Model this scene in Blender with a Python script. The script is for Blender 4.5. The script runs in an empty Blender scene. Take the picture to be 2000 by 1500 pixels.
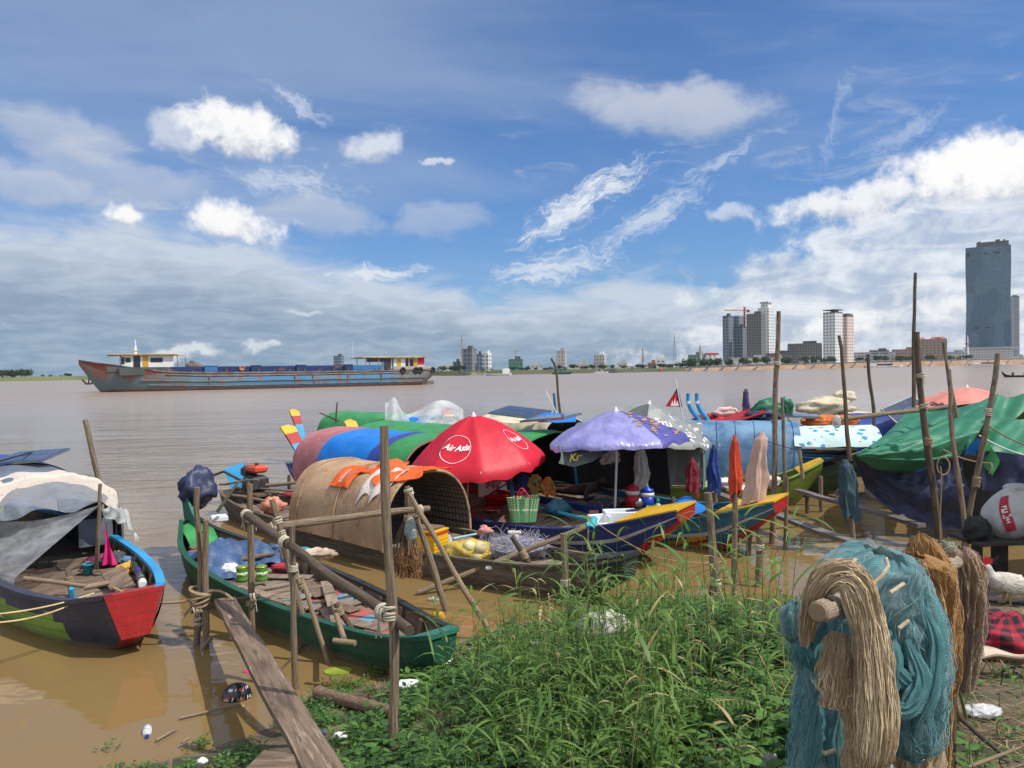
import bpy, math, random
from mathutils import Vector, Matrix, Euler, noise as mnoise
SC = bpy.context.scene
COL = SC.collection
R = math.radians
V = Vector
# ------------------------------------------------------------------ camera
CH = 2.9                                   # eye height above the river
PITCH, ROLL = 0.0186, 0.0145
FW = V((0, math.cos(PITCH), -math.sin(PITCH)))
_r, _u = V((1, 0, 0)), V((0, math.sin(PITCH), math.cos(PITCH)))
RT = _r * math.cos(ROLL) - _u * math.sin(ROLL)
UP = _u * math.cos(ROLL) + _r * math.sin(ROLL)
cd = bpy.data.cameras.new('camera')
cd.sensor_width = 36
cd.lens = 27
cd.clip_start = 0.1
cd.clip_end = 20000
cam = bpy.data.objects.new('camera', cd)
COL.objects.link(cam)
m = Matrix.Identity(4)
for i in range(3):
    m[i][0], m[i][1], m[i][2] = RT[i], UP[i], -FW[i]
m[2][3] = CH
cam.matrix_world = m
SC.camera = cam
# ------------------------------------------------------------------ light
SUN_EL, SUN_AZ = R(54), R(112)             # azimuth clockwise from +Y: to the right, a little behind
sd = V((math.sin(SUN_AZ) * math.cos(SUN_EL), math.cos(SUN_AZ) * math.cos(SUN_EL), math.sin(SUN_EL)))
sl = bpy.data.lights.new('sun', 'SUN')
sl.energy = 3.9
sl.angle = R(0.5)
sl.color = (1, .95, .87)
so = bpy.data.objects.new('sun', sl)
COL.objects.link(so)
so.rotation_euler = (-sd).to_track_quat('-Z', 'Y').to_euler()
SC.view_settings.view_transform = 'Standard'
SC.view_settings.look = 'None'
SC.view_settings.exposure = 0.22
SC.view_settings.gamma = 1
W = bpy.data.worlds.new('World')
SC.world = W
W.use_nodes = True
nt = W.node_tree
nt.nodes.clear()


class NB:
    """tiny node builder"""
    def __init__(s, t): s.t = t
    def n(s, typ, **k):
        x = s.t.nodes.new(typ)
        for a, b in k.items(): setattr(x, a, b)
        return x
    def put(s, sock, val):
        if isinstance(val, bpy.types.NodeSocket): s.t.links.new(val, sock)
        elif val is not None: sock.default_value = val
    def math(s, op, a, b=None, c=None, clamp=False):
        x = s.n('ShaderNodeMath', operation=op, use_clamp=clamp)
        s.put(x.inputs[0], a); s.put(x.inputs[1], b)
        if c is not None: s.put(x.inputs[2], c)
        return x.outputs[0]
    def add(s, a, b): return s.math('ADD', a, b)
    def sub(s, a, b): return s.math('SUBTRACT', a, b)
    def mul(s, a, b): return s.math('MULTIPLY', a, b)
    def mx(s, a, b): return s.math('MAXIMUM', a, b)
    def ss(s, x, lo, hi, a=0.0, b=1.0):
        q = s.n('ShaderNodeMapRange', interpolation_type='SMOOTHSTEP')
        s.put(q.inputs[0], x); s.put(q.inputs[1], lo); s.put(q.inputs[2], hi); s.put(q.inputs[3], a); s.put(q.inputs[4], b)
        return q.outputs[0]
    def mix(s, f, a, b, mode='MIX'):
        q = s.n('ShaderNodeMix', data_type='RGBA', blend_type=mode)
        s.put(q.inputs[0], f); s.put(q.inputs[6], a); s.put(q.inputs[7], b)
        return q.outputs[2]
    def noise(s, vec, sc, det=5, rough=.55, dist=0.0):
        q = s.n('ShaderNodeTexNoise')
        s.put(q.inputs['Vector'], vec); q.inputs['Scale'].default_value = sc
        q.inputs['Detail'].default_value = det; q.inputs['Roughness'].default_value = rough
        q.inputs['Distortion'].default_value = dist
        return q.outputs[0]
    def mapping(s, vec, sc=(1, 1, 1), loc=(0, 0, 0), rot=(0, 0, 0)):
        q = s.n('ShaderNodeMapping')
        s.put(q.inputs[0], vec); q.inputs[1].default_value = loc; q.inputs[2].default_value = rot; q.inputs[3].default_value = sc
        return q.outputs[0]
    def comb(s, x, y, z=0.0):
        q = s.n('ShaderNodeCombineXYZ')
        s.put(q.inputs[0], x); s.put(q.inputs[1], y); s.put(q.inputs[2], z)
        return q.outputs[0]


# sky: Nishita air with clouds fixed to compass bearing (az) and height above the horizon (el)
B = NB(nt)
sky = B.n('ShaderNodeTexSky', sky_type='NISHITA', sun_disc=False)
sky.sun_elevation = SUN_EL
sky.sun_rotation = SUN_AZ
sky.air_density = 1.0
sky.dust_density = 0.6
sky.ozone_density = 2.2
tc = B.n('ShaderNodeTexCoord')
sp = B.n('ShaderNodeSeparateXYZ')
nt.links.new(tc.outputs['Generated'], sp.inputs[0])
dx, dy, dz = sp.outputs
AZ = B.math('ARCTAN2', dx, dy)
EL = B.math('ARCSINE', dz)
AE = B.comb(AZ, EL, 0.0)
den = B.add(B.mx(dz, 0.0), 0.045)
PL = B.comb(B.math('DIVIDE', dx, den), B.math('DIVIDE', dy, den), 0.0)   # a flat cloud sheet overhead
nP1 = B.noise(B.mapping(PL, (.55, 1.0, 1), (3.1, .4, 0)), 0.75, 7, .6, .4)
nP2 = B.noise(B.mapping(PL, (.5, 1.5, 1), (7.7, 2.4, 0), (0, 0, .5)), 2.1, 7, .62, .6)
nA1 = B.noise(AE, 11, 8, .6, .3)
nA2 = B.noise(AE, 38, 6, .62, .2)
nA3 = B.noise(B.mapping(AE, (1, 3.6, 1)), 9, 8, .62, .8)
nA4 = B.noise(B.mapping(AE, (1, 4.5, 1), (2, 5, 0)), 22, 6, .6, .6)
nbig = B.noise(B.mapping(AE, (1, 1.5, 1), (4, 1, 0)), 3.2, 4, .5)
wn = B.noise(B.mapping(AE, (1, 1, 1), (9, 3, 0)), 14, 5, .6)
wn2 = B.noise(B.mapping(AE, (1, 1, 1), (1, 8, 0)), 14, 5, .6)
WAZ = B.add(AZ, B.mul(B.sub(wn, .5), .085))     # ragged outlines
WEL = B.add(EL, B.mul(B.sub(wn2, .5), .055))
def ae(px, py):
    d = (FW + RT * ((px - 1000) / 1500) + UP * ((750 - py) / 1500)).normalized()
    return math.atan2(d.x, d.y), math.asin(d.z)
def ell(px, py, rx, ry, rot=0.0, full=False):
    """signed ellipse field: 1 at the centre, 0 on the rim; also the local v coordinate"""
    a0, e0 = ae(px, py)
    c, s_ = math.cos(R(rot)), math.sin(R(rot))
    da, de = B.sub(WAZ, a0), B.sub(WEL, e0)
    u = B.add(B.mul(da, c / (rx / 1500)), B.mul(de, s_ / (rx / 1500)))
    v = B.sub(B.mul(de, c / (ry / 1500)), B.mul(da, s_ / (ry / 1500)))
    r2 = B.add(B.mul(u, u), B.mul(v, v))
    return B.sub(1.0, B.math('SQRT', r2)), (v if not full else (u, v))
col = B.mix(1.0, sky.outputs[0], (.32, .52, .76, 1), 'MULTIPLY')
# veil of high cirrus, thicker to the upper left
aL, eL = ae(250, 150)
fv, _ = ell(330, 120, 900, 330, -4)
veil = B.mul(B.ss(B.add(nP1, B.mul(fv, .22)), .40, .78), .52)
fv2, _ = ell(1750, 60, 500, 200, 14)
veil = B.mx(veil, B.mul(B.ss(B.add(nP2, B.mul(fv2, .22)), .48, .85), .25))
col = B.mix(veil, col, (2.38, 3.02, 4.07, 1))
# thin flat clouds scattered over the middle
thin = B.mul(B.ss(B.add(nA3, B.mul(nbig, .45)), .78, .98), B.ss(EL, .10, .16))
thin = B.mul(thin, B.ss(EL, .26, .36, 1, .15))
col = B.mix(B.mul(thin, .6), col, (3.01, 3.41, 4.14, 1))
# stratus deck near the horizon: high on the left, lower in the middle
top = B.add(.176, B.mul(B.ss(AZ, -.50, .05), -.066))
lay = B.ss(B.sub(B.add(B.add(top, B.mul(B.sub(nA3, .5), .10)), B.add(B.mul(B.sub(nA1, .5), .05), B.mul(B.sub(nbig, .5), .13))), EL), -.012, .035)
bright = B.ss(B.add(B.mul(nA4, .6), B.mul(nA3, .5)), .42, .72)
edge = B.ss(B.sub(B.add(top, B.mul(B.sub(nA1, .5), .06)), EL), .095, .015)
gray = B.mix(B.ss(EL, .0, .12), (1.30, 2.00, 2.79, 1), (1.57, 2.03, 2.73, 1))
lcol = B.mix(B.math('MULTIPLY', B.add(B.mul(bright, .42), B.mul(edge, .85)), 1.0, clamp=True), gray, (3.78, 4.23, 4.82, 1))
col = B.mix(B.mul(lay, .93), col, lcol)
# the bank of piled clouds on the right
fr, vr = ell(1930, 560, 640, 210, 12)
bank = B.ss(B.add(fr, B.add(B.mul(B.sub(nA1, .5), 1.0), B.mul(B.sub(nA2, .5), .5))), .02, .26)
bshade = B.ss(B.add(B.mul(nA3, .7), B.mul(nA2, .35)), .40, .66)
bcol = B.mix(bshade, (2.88, 3.39, 4.22, 1), (5.89, 6.01, 6.08, 1))
col = B.mix(B.mul(bank, .85), col, bcol)
# wisps: (px, py, rx, ry, rot, strength)
for px, py, rx, ry, ro, st in ((1130, 400, 190, 38, 27, .95), (1270, 425, 150, 34, 30, .6), (1400, 320, 110, 16, 16, .4), (1080, 520, 150, 32, 10, .75), (1760, 255, 110, 24, 22, .3),
                               (730, 535, 120, 20, 3, .85), (600, 605, 60, 9, 0, .6), (585, 205, 80, 22, -24, .5), (560, 355, 140, 34, -6, .5), (1640, 240, 16, 110, -16, .22)):
    f, (u, v) = ell(px, py, rx, ry, ro, True)
    fib = B.noise(B.comb(B.mul(u, .9 * rx / 60), B.add(B.mul(v, 1.6 * ry / 30), B.mul(u, .8)), px * .013), 1.6, 8, .66, 1.1)
    k = B.ss(B.add(f, B.add(B.mul(B.sub(fib, .5), 2.3), B.mul(B.sub(nA2, .5), .5))), .05, 1.0)
    col = B.mix(B.mul(k, st), col, (5.24, 5.43, 5.74, 1))
# lens-shaped grey clouds
for px, py, rx, ry, ro, st in ((1320, 212, 235, 58, -7, .75), (850, 430, 120, 42, 0, .45), (120, 270, 130, 55, -10, .5), (230, 345, 180, 40, -6, .45), (60, 360, 130, 35, -5, .6),
                               (620, 420, 120, 45, -8, .5)):
    f, v = ell(px, py, rx, ry, ro)
    k = B.ss(B.add(f, B.add(B.mul(B.sub(nA3, .5), .7), B.mul(B.sub(nA2, .5), .3))), -.02, .55)
    col = B.mix(B.mul(k, st), col, B.mix(B.ss(v, -.9, .7), (2.80, 3.22, 4.02, 1), (4.02, 4.20, 4.63, 1)))
# cumulus: (px, py, rx, ry, rot, flat base level, strength)
for px, py, rx, ry, ro, st in ((470, 256, 112, 52, -10, .95), (472, 430, 106, 42, -9, .97), (355, 258, 60, 40, 0, .45), (548, 272, 60, 30, 0, .65), (245, 408, 50, 22, -8, .95), (725, 283, 76, 36, 12, .6), (862, 318, 36, 10, 6, .5),
                               (1885, 322, 140, 74, 0, 1), (1990, 340, 120, 74, 0, .95), (1690, 390, 190, 40, 6, .85), (1415, 420, 58, 20, 2, .45), (1640, 640, 90, 36, 4, .9), (1900, 600, 110, 24, 0, .7), (350, 690, 80, 16, 0, .6), (505, 680, 60, 12, 0, .55)):
    f, v = ell(px, py, rx, ry, ro)
    k = B.ss(B.add(f, B.add(B.mul(B.sub(nA2, .5), 1.0), B.mul(B.sub(nA1, .5), 1.25))), .0, .58)
    sh = B.ss(B.add(v, B.add(B.mul(B.sub(nA2, .5), 2.6), B.mul(B.sub(nA1, .5), 1.2))), -.95, .15)
    col = B.mix(B.mul(k, st), col, B.mix(sh, (3.56, 3.81, 4.30, 1), (6.37, 6.30, 6.18, 1)))
# bright broken clouds added out of view, overhead and behind, to lift the fill light
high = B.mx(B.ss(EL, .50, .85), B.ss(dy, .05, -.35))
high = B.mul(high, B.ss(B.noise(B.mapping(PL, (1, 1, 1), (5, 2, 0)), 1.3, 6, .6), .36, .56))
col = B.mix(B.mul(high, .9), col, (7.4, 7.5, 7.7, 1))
bg = B.n('ShaderNodeBackground')
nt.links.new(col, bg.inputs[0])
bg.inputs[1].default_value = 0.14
wo = B.n('ShaderNodeOutputWorld')
nt.links.new(bg.outputs[0], wo.inputs[0])
# ------------------------------------------------------------------ helpers
def ray(px, py): return FW + RT * ((px - 1000) / 1500) + UP * ((750 - py) / 1500)
def at(px, py, z=None, Y=None):
    """the point of the place seen at (px, py) of the photograph, on the level z or at the distance Y"""
    d = ray(px, py)
    t = (z - CH) / d.z if Y is None else Y / d.y
    return V((0, 0, CH)) + d * t
def hor(px): return 736.4 - .0145 * px
def lin(c): return tuple((x / 12.92 if x <= .04045 else ((x + .055) / 1.055) ** 2.4) for x in c)
def rgb(r, g, b): return lin((r / 255, g / 255, b / 255)) + (1,)

MATS = {}
def M(name, c1, c2=None, s=4, st=(1, 1, 1), rough=.7, bump=.2, metal=0, spec=.4, c3=None, k3=.5, s3=None, det=5, lo=.38, hi=.62,
      alpha=None, trans=0, uv=False, bs=None, bd=.01, sub=0, coat=0):
    """painted, worn or woven surface: two colours by noise, a third as patches, fine bump"""
    if name in MATS: return MATS[name]
    mt = bpy.data.materials.new(name); mt.use_nodes = True
    t = mt.node_tree; b = NB(t); p = t.nodes['Principled BSDF']
    tcn = b.n('ShaderNodeTexCoord')
    vec = b.mapping(tcn.outputs['UV' if uv else 'Object'], st)
    c2 = c2 or tuple(x * .72 for x in c1[:3]) + (1,)
    n1 = b.noise(vec, s, det, .6)
    c = b.mix(b.ss(n1, lo, hi), c1, c2)
    if c3:
        n3 = b.noise(vec, s3 or s * 3.1, det, .65)
        c = b.mix(b.ss(n3, k3, k3 + .12), c, c3)
    b.put(p.inputs['Base Color'], c)
    p.inputs['Roughness'].default_value = rough
    p.inputs['Metallic'].default_value = metal
    p.inputs['Specular IOR Level'].default_value = spec
    if coat: p.inputs['Coat Weight'].default_value = coat
    if trans: p.inputs['Transmission Weight'].default_value = trans
    if alpha is not None: p.inputs['Alpha'].default_value = alpha
    if bump:
        q = b.n('ShaderNodeBump'); q.inputs['Strength'].default_value = bump; q.inputs['Distance'].default_value = bd
        b.put(q.inputs['Height'], b.noise(vec, bs or s * 5, 4, .6)); b.put(p.inputs['Normal'], q.outputs[0])
    if sub:                                   # thin cloth and leaves let light through
        tr = b.n('ShaderNodeBsdfTranslucent'); b.put(tr.inputs[0], c)
        mx = b.n('ShaderNodeMixShader'); mx.inputs[0].default_value = sub
        out = t.nodes['Material Output']
        b.put(mx.inputs[1], p.outputs[0]); b.put(mx.inputs[2], tr.outputs[0]); b.put(out.inputs[0], mx.outputs[0])
    MATS[name] = mt
    return mt


class MB:
    """collects shapes into one mesh"""
    def __init__(s): s.v = []; s.f = []; s.m = []; s.sm = []; s.uv = []
    def add(s, vs, fs, mi=0, smooth=False, T=None, uvs=None):
        o = len(s.v)
        s.v += [tuple(T @ V(v)) if T is not None else tuple(v) for v in vs]
        for k, f in enumerate(fs):
            s.f.append([o + i for i in f]); s.m.append(mi[k] if isinstance(mi, list) else mi); s.sm.append(smooth)
            s.uv.append([uvs[i] for i in f] if uvs else None)
        return s
    def box(s, c, d, mi=0, T=None, rz=0, bev=0):
        x, y, z = d[0] / 2, d[1] / 2, d[2] / 2
        L = Matrix.Translation(V(c)) @ Matrix.Rotation(rz, 4, 'Z')
        if T is not None: L = T @ L
        if bev:
            b = min(bev, x * .6, y * .6, z * .6)
            vs = []; 
            for sz in (-1, 1):
                for q in (0, 1):
                    zz = sz * (z - b) if q == 0 else sz * z
                    xi, yi = (x, y) if q == 0 else (x - b, y - b)
                    for a, e in ((-1, -1), (1, -1), (1, 1), (-1, 1)): vs.append((a * xi, e * yi, zz))
            order = [4, 0, 8, 12]
            fs = [(7, 6, 5, 4), (12, 13, 14, 15)]
            for a, e in zip(order, order[1:]):
                for k in range(4): fs.append((a + k, a + (k + 1) % 4, e + (k + 1) % 4, e + k))
            return s.add(vs, fs, mi, False, L)
        vs = [(a * x, e * y, g * z) for g in (-1, 1) for a, e in ((-1, -1), (1, -1), (1, 1), (-1, 1))]
        fs = [(3, 2, 1, 0), (4, 5, 6, 7)] + [(k, (k + 1) % 4, (k + 1) % 4 + 4, k + 4) for k in range(4)]
        return s.add(vs, fs, mi, False, L)
    def beam(s, a, b, w, h, mi=0, tw=0):
        a, b = V(a), V(b); d = b - a
        q = d.to_track_quat('X', 'Z').to_matrix().to_4x4()
        return s.box((0, 0, 0), (d.length, w, h), mi, Matrix.Translation((a + b) / 2) @ q @ Matrix.Rotation(tw, 4, 'X'), bev=min(w, h) * .12)
    def tube(s, pts, r, n=8, mi=0, cap=True, smooth=True):
        pts = [V(p) for p in pts]; k = len(pts)
        rs = r if isinstance(r, (list, tuple)) else [r] * k
        vs = []; uvs = []; L = 0; prev = None
        for i, p in enumerate(pts):
            d = (pts[min(i + 1, k - 1)] - pts[max(i - 1, 0)]).normalized()
            if prev is None: a = d.orthogonal().normalized()
            else:
                a = prev - d * prev.dot(d)
                a = a.normalized() if a.length > 1e-6 else d.orthogonal().normalized()
            prev = a; b = d.cross(a)
            if i: L += (p - pts[i - 1]).length
            for j in range(n):
                th = 2 * math.pi * j / n
                vs.append(p + (a * math.cos(th) + b * math.sin(th)) * rs[i]); uvs.append((abs(j / n - .5) * 2 * .3, L))
        fs = [(i * n + j, i * n + (j + 1) % n, (i + 1) * n + (j + 1) % n, (i + 1) * n + j) for i in range(k - 1) for j in range(n)]
        s.add(vs, fs, mi, smooth, None, uvs)
        if cap: s.add([vs[j] for j in range(n)] + [vs[(k - 1) * n + j] for j in range(n)], [tuple(range(n))[::-1], tuple(range(n, 2 * n))], mi, False, None, [(j / n, .05) for j in range(2 * n)])
        return s
    def lathe(s, prof, n=16, mi=0, c=(0, 0, 0), T=None, smooth=True, sx=1, sy=1):
        vs = [(c[0] + r * sx * math.cos(2 * math.pi * j / n), c[1] + r * sy * math.sin(2 * math.pi * j / n), c[2] + z) for r, z in prof for j in range(n)]
        fs = [(i * n + j, i * n + (j + 1) % n, (i + 1) * n + (j + 1) % n, (i + 1) * n + j) for i in range(len(prof) - 1) for j in range(n)]
        if prof[0][0] > 1e-4: fs.append(tuple(range(n))[::-1])
        if prof[-1][0] > 1e-4: fs.append(tuple((len(prof) - 1) * n + j for j in range(n)))
        return s.add(vs, fs, mi, smooth, T)
    def grid(s, fn, nu, nv, mi=0, closed=False, smooth=True, us=1, vs_=1, T=None, flip=False):
        """fn(u, v) with u, v in 0..1"""
        a = nu if closed else nu + 1
        vs = [fn(i / nu, j / nv) for j in range(nv + 1) for i in range(a)]
        uvs = [(i / nu * us, j / nv * vs_) for j in range(nv + 1) for i in range(a)]
        fs = []; ms = []
        for j in range(nv):
            for i in range(nu):
                i2 = (i + 1) % a
                q = (j * a + i, j * a + i2, (j + 1) * a + i2, (j + 1) * a + i)
                fs.append(q[::-1] if flip else q)
                ms.append(mi((i + .5) / nu, (j + .5) / nv) if callable(mi) else mi)
        return s.add(vs, fs, ms, smooth, T, uvs)
    def prism(s, poly, z0, z1, mi=0, T=None):
        n = len(poly)
        vs = [(p[0], p[1], z0) for p in poly] + [(p[0], p[1], z1) for p in poly]
        return s.add(vs, [tuple(range(n))[::-1], tuple(range(n, 2 * n))] + [(k, (k + 1) % n, n + (k + 1) % n, n + k) for k in range(n)], mi, False, T)
    def blob(s, c, r, seed=0, amp=.25, freq=2, nu=18, nv=12, mi=0, T=None, flat=None):
        c = V(c); r = r if isinstance(r, (tuple, list)) else (r, r, r)
        def fn(u, v):
            th, ph = 2 * math.pi * u, math.pi * (v - .5)
            d = V((math.cos(th) * math.cos(ph), math.sin(th) * math.cos(ph), math.sin(ph)))
            k = 1 + amp * mnoise.noise(d * freq + V((seed * 7.3, seed * 1.7, seed))) + amp * .5 * mnoise.noise(d * freq * 2.7 + V((seed, seed * 3.1, 0)))
            p = V((d.x * r[0] * k, d.y * r[1] * k, d.z * r[2] * k))
            if flat is not None: p.z = max(p.z, flat)
            return c + p
        return s.grid(fn, nu, nv, mi, True, True, 6, 3, T)
    def mesh(s, name, mats, inv=None):
        me = bpy.data.meshes.new(name)
        me.from_pydata([tuple(inv @ V(v)) for v in s.v] if inv is not None else s.v, [], s.f)
        for mt in (mats if isinstance(mats, (list, tuple)) else [mats]): me.materials.append(mt)
        me.polygons.foreach_set('material_index', s.m); me.polygons.foreach_set('use_smooth', s.sm)
        if any(s.uv):
            l = me.uv_layers.new(name='uv'); d = []
            for f, u in zip(s.f, s.uv):
                for k in range(len(f)): d += list(u[k]) if u else [0, 0]
            l.data.foreach_set('uv', d)
        me.update()
        return me


WM = {}
def meta(o, label=None, cat=None, group=None, kind=None):
    if label: o['label'] = label
    if cat: o['category'] = cat
    if group: o['group'] = group
    if kind: o['kind'] = kind
    return o
def thing(name, label, cat, loc=(0, 0, 0), rz=0, group=None):
    """an Empty at the base of a thing; its parts hang under it"""
    o = bpy.data.objects.new(name, None); COL.objects.link(o)
    o.empty_display_size = .1
    o.location = loc; o.rotation_euler = (0, 0, rz)
    WM[o.name] = Matrix.Translation(V(loc)) @ Matrix.Rotation(rz, 4, 'Z')
    return meta(o, label, cat, group)
def part(parent, name, mb, mats, local=True, label=None, kind=None):
    w = WM[parent.name]
    o = bpy.data.objects.new(name, mb.mesh(name, mats, None if local else w.inverted())); COL.objects.link(o)
    o.parent = parent; WM[o.name] = w
    if label: o['label'] = label
    if kind: o['kind'] = kind
    return o
def solo(name, mb, mats, label, cat, loc=(0, 0, 0), group=None, kind=None, rz=0, local=False):
    """a thing that is one mesh; vertices given in world space, or in its own when local"""
    w = Matrix.Translation(V(loc)) @ Matrix.Rotation(rz, 4, 'Z')
    o = bpy.data.objects.new(name, mb.mesh(name, mats, None if local else w.inverted())); COL.objects.link(o)
    o.location = loc; o.rotation_euler = (0, 0, rz); WM[o.name] = w
    return meta(o, label, cat, group, kind)
def setting(name, mb, mats, kind='structure'):
    o = bpy.data.objects.new(name, mb.mesh(name, mats)); COL.objects.link(o); o['kind'] = kind; WM[o.name] = Matrix.Identity(4)
    return o
def dup(root, loc, rz=0, label=None, scale=None):
    r = root.copy(); COL.objects.link(r); r.location = loc; r.rotation_euler = (0, 0, rz)
    if scale: r.scale = scale if isinstance(scale, tuple) else (scale,) * 3
    if label: r['label'] = label
    for ch in list(root.children):
        c = ch.copy(); COL.objects.link(c); c.parent = r
        for g in list(ch.children):
            d = g.copy(); COL.objects.link(d); d.parent = c
    return r
def text_mb(txt, size, fn, mi=0, shear=0, mb=None, bold=0, spacing=1):
    """flat lettering whose outline points are carried onto a surface by fn(x, y)"""
    cu = bpy.data.curves.new('t', 'FONT'); cu.body = txt; cu.size = size; cu.align_x = 'CENTER'; cu.align_y = 'CENTER'; cu.shear = shear; cu.offset = bold
    cu.space_character = spacing; cu.resolution_u = 3
    ob = bpy.data.objects.new('t', cu); COL.objects.link(ob)
    bpy.context.view_layer.update()
    dg = bpy.context.evaluated_depsgraph_get()
    me = bpy.data.meshes.new_from_object(ob.evaluated_get(dg))
    mb = mb or MB()
    mb.add([fn(v.co.x, v.co.y) for v in me.vertices], [tuple(p.vertices) for p in me.polygons], mi)
    bpy.data.objects.remove(ob); bpy.data.curves.remove(cu); bpy.data.meshes.remove(me)
    return mb
def lerp(a, b, t): return a + (b - a) * t
def interp(tab, t):
    """smooth table lookup, rows (t, a, b, ...)"""
    n = len(tab)
    if t <= tab[0][0]: return list(tab[0][1:])
    for i in range(n - 1):
        if t <= tab[i + 1][0]:
            p0, p1, p2, p3 = tab[max(i - 1, 0)], tab[i], tab[i + 1], tab[min(i + 2, n - 1)]
            w = p2[0] - p1[0]; k = (t - p1[0]) / w; out = []
            for c in range(1, len(p1)):
                m1 = (p2[c] - p0[c]) / max(p2[0] - p0[0], 1e-6) * w; m2 = (p3[c] - p1[c]) / max(p3[0] - p1[0], 1e-6) * w
                out.append((2 * k ** 3 - 3 * k * k + 1) * p1[c] + (k ** 3 - 2 * k * k + k) * m1 + (3 * k * k - 2 * k ** 3) * p2[c] + (k ** 3 - k * k) * m2)
            return out
    return list(tab[-1][1:])
def sag(a, b, drop, n=14):
    a, b = V(a), V(b)
    return [a.lerp(b, i / n) - V((0, 0, drop * 4 * (i / n) * (1 - i / n))) for i in range(n + 1)]
def wob(a, b, n=8, amp=.02, seed=0):
    """a slightly crooked line"""
    a, b = V(a), V(b); rnd = random.Random(seed); ph = rnd.random() * 9
    d = (b - a).normalized(); o1 = d.orthogonal().normalized(); o2 = d.cross(o1)
    L = (b - a).length
    return [a.lerp(b, i / n) + (o1 * mnoise.noise(V((i / n * L * .9 + ph, seed, 0))) + o2 * mnoise.noise(V((i / n * L * .9 + ph, seed + 5.5, 3)))) * amp * (1 if 0 < i < n else .3) for i in range(n + 1)]
# ------------------------------------------------------------------ river
def water_mat():
    mt = bpy.data.materials.new('muddy_water'); mt.use_nodes = True
    t = mt.node_tree; b = NB(t); p = t.nodes['Principled BSDF']
    g = b.n('ShaderNodeNewGeometry'); pos = g.outputs['Position']
    s = b.n('ShaderNodeSeparateXYZ'); b.put(s.inputs[0], pos)
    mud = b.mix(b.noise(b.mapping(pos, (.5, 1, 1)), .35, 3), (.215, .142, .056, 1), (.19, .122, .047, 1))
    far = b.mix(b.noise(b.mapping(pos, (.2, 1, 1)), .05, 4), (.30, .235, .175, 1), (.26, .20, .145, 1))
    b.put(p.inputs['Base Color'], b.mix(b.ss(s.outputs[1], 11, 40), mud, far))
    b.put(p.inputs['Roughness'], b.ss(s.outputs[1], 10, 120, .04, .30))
    p.inputs['IOR'].default_value = 1.33
    # wind ripples on the open river, nearly calm in the shelter of the boats
    open_ = b.ss(b.add(s.outputs[1], b.mul(b.sub(b.noise(pos, .25, 2), .5), 8)), 9.5, 26)
    w1 = b.noise(b.mapping(pos, (.55, 1.5, 1), (0, 0, 0), (0, 0, .12)), 1.9, 4, .55, .5)
    w2 = b.noise(b.mapping(pos, (.35, 1, 1)), .42, 4, .55, .6)
    w3 = b.noise(b.mapping(pos, (.8, 1.5, 1)), 2.2, 2, .5)
    gust = b.ss(b.noise(b.mapping(pos, (.35, 1.4, 1)), .09, 4), .32, .68, .45, 1.15)
    h = b.add(b.mul(b.add(b.mul(w1, .75), b.mul(w2, 1.9)), b.mul(open_, gust)), b.mul(w3, .075))
    q = b.n('ShaderNodeBump'); q.inputs['Strength'].default_value = .8; q.inputs['Distance'].default_value = .13
    b.put(q.inputs['Height'], h); b.put(p.inputs['Normal'], q.outputs[0])
    return mt
wb = MB()
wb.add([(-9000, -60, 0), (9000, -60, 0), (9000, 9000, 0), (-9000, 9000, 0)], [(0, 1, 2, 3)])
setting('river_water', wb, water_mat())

# ------------------------------------------------------------------ near bank
SHORE = [(-9, 2.6), (-5, 4.6), (-3.05, 5.55), (-2.6, 6.0), (-1.9, 6.45), (-1.65, 6.95), (-1.15, 7.35), (-.55, 8.3), (0, 8.85), (1.5, 9.15), (3.4, 9.3), (5.3, 9.75), (6.6, 9.9), (9, 10.2), (14, 10.5)]
def shore(x):
    for (x0, y0), (x1, y1) in zip(SHORE, SHORE[1:]):
        if x <= x1: return lerp(y0, y1, max(0, (x - x0) / (x1 - x0)))
    return SHORE[-1][1]
def bank_z(x, y):
    d = shore(x) - y
    n = mnoise.noise(V((x * .9, y * .9, 0))) * .10 + mnoise.noise(V((x * 3.1, y * 3.1, 4))) * .035
    if d < 0: return max(-.9, d * .28) + n * .5 - .02
    k = min(1, max(0, (x + 1.3) / 3.2)); L = lerp(10.0, 3.7, k * k * (3 - 2 * k))
    return 1.38 * (1 - math.exp(-d / L)) + n * min(1, d / .8) - .02
gb = MB()
NX, NY = 150, 120
gb.grid(lambda u, v: (lerp(-9, 12, u), lerp(-4, 13, v), bank_z(lerp(-9, 12, u), lerp(-4, 13, v))), NX, NY)
def soil_mat():
    mt = bpy.data.materials.new('bank_soil'); mt.use_nodes = True
    t = mt.node_tree; b = NB(t); p = t.nodes['Principled BSDF']
    g = b.n('ShaderNodeNewGeometry'); pos = g.outputs['Position']
    c = b.mix(b.ss(b.noise(pos, 2.2, 6, .65), .35, .65), (.085, .058, .034, 1), (.17, .125, .075, 1))
    c = b.mix(b.ss(b.noise(pos, 16, 5, .7), .5, .68), c, (.20, .155, .09, 1))
    c = b.mix(b.ss(b.noise(pos, 1.3, 4), .52, .62), c, (.045, .050, .020, 1))
    b.put(p.inputs['Base Color'], c); p.inputs['Roughness'].default_value = .95
    q = b.n('ShaderNodeBump'); q.inputs['Strength'].default_value = .8; q.inputs['Distance'].default_value = .03
    b.put(q.inputs['Height'], b.noise(pos, 22, 6, .7)); b.put(p.inputs['Normal'], q.outputs[0])
    return mt
setting('river_bank', gb, soil_mat())

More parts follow.
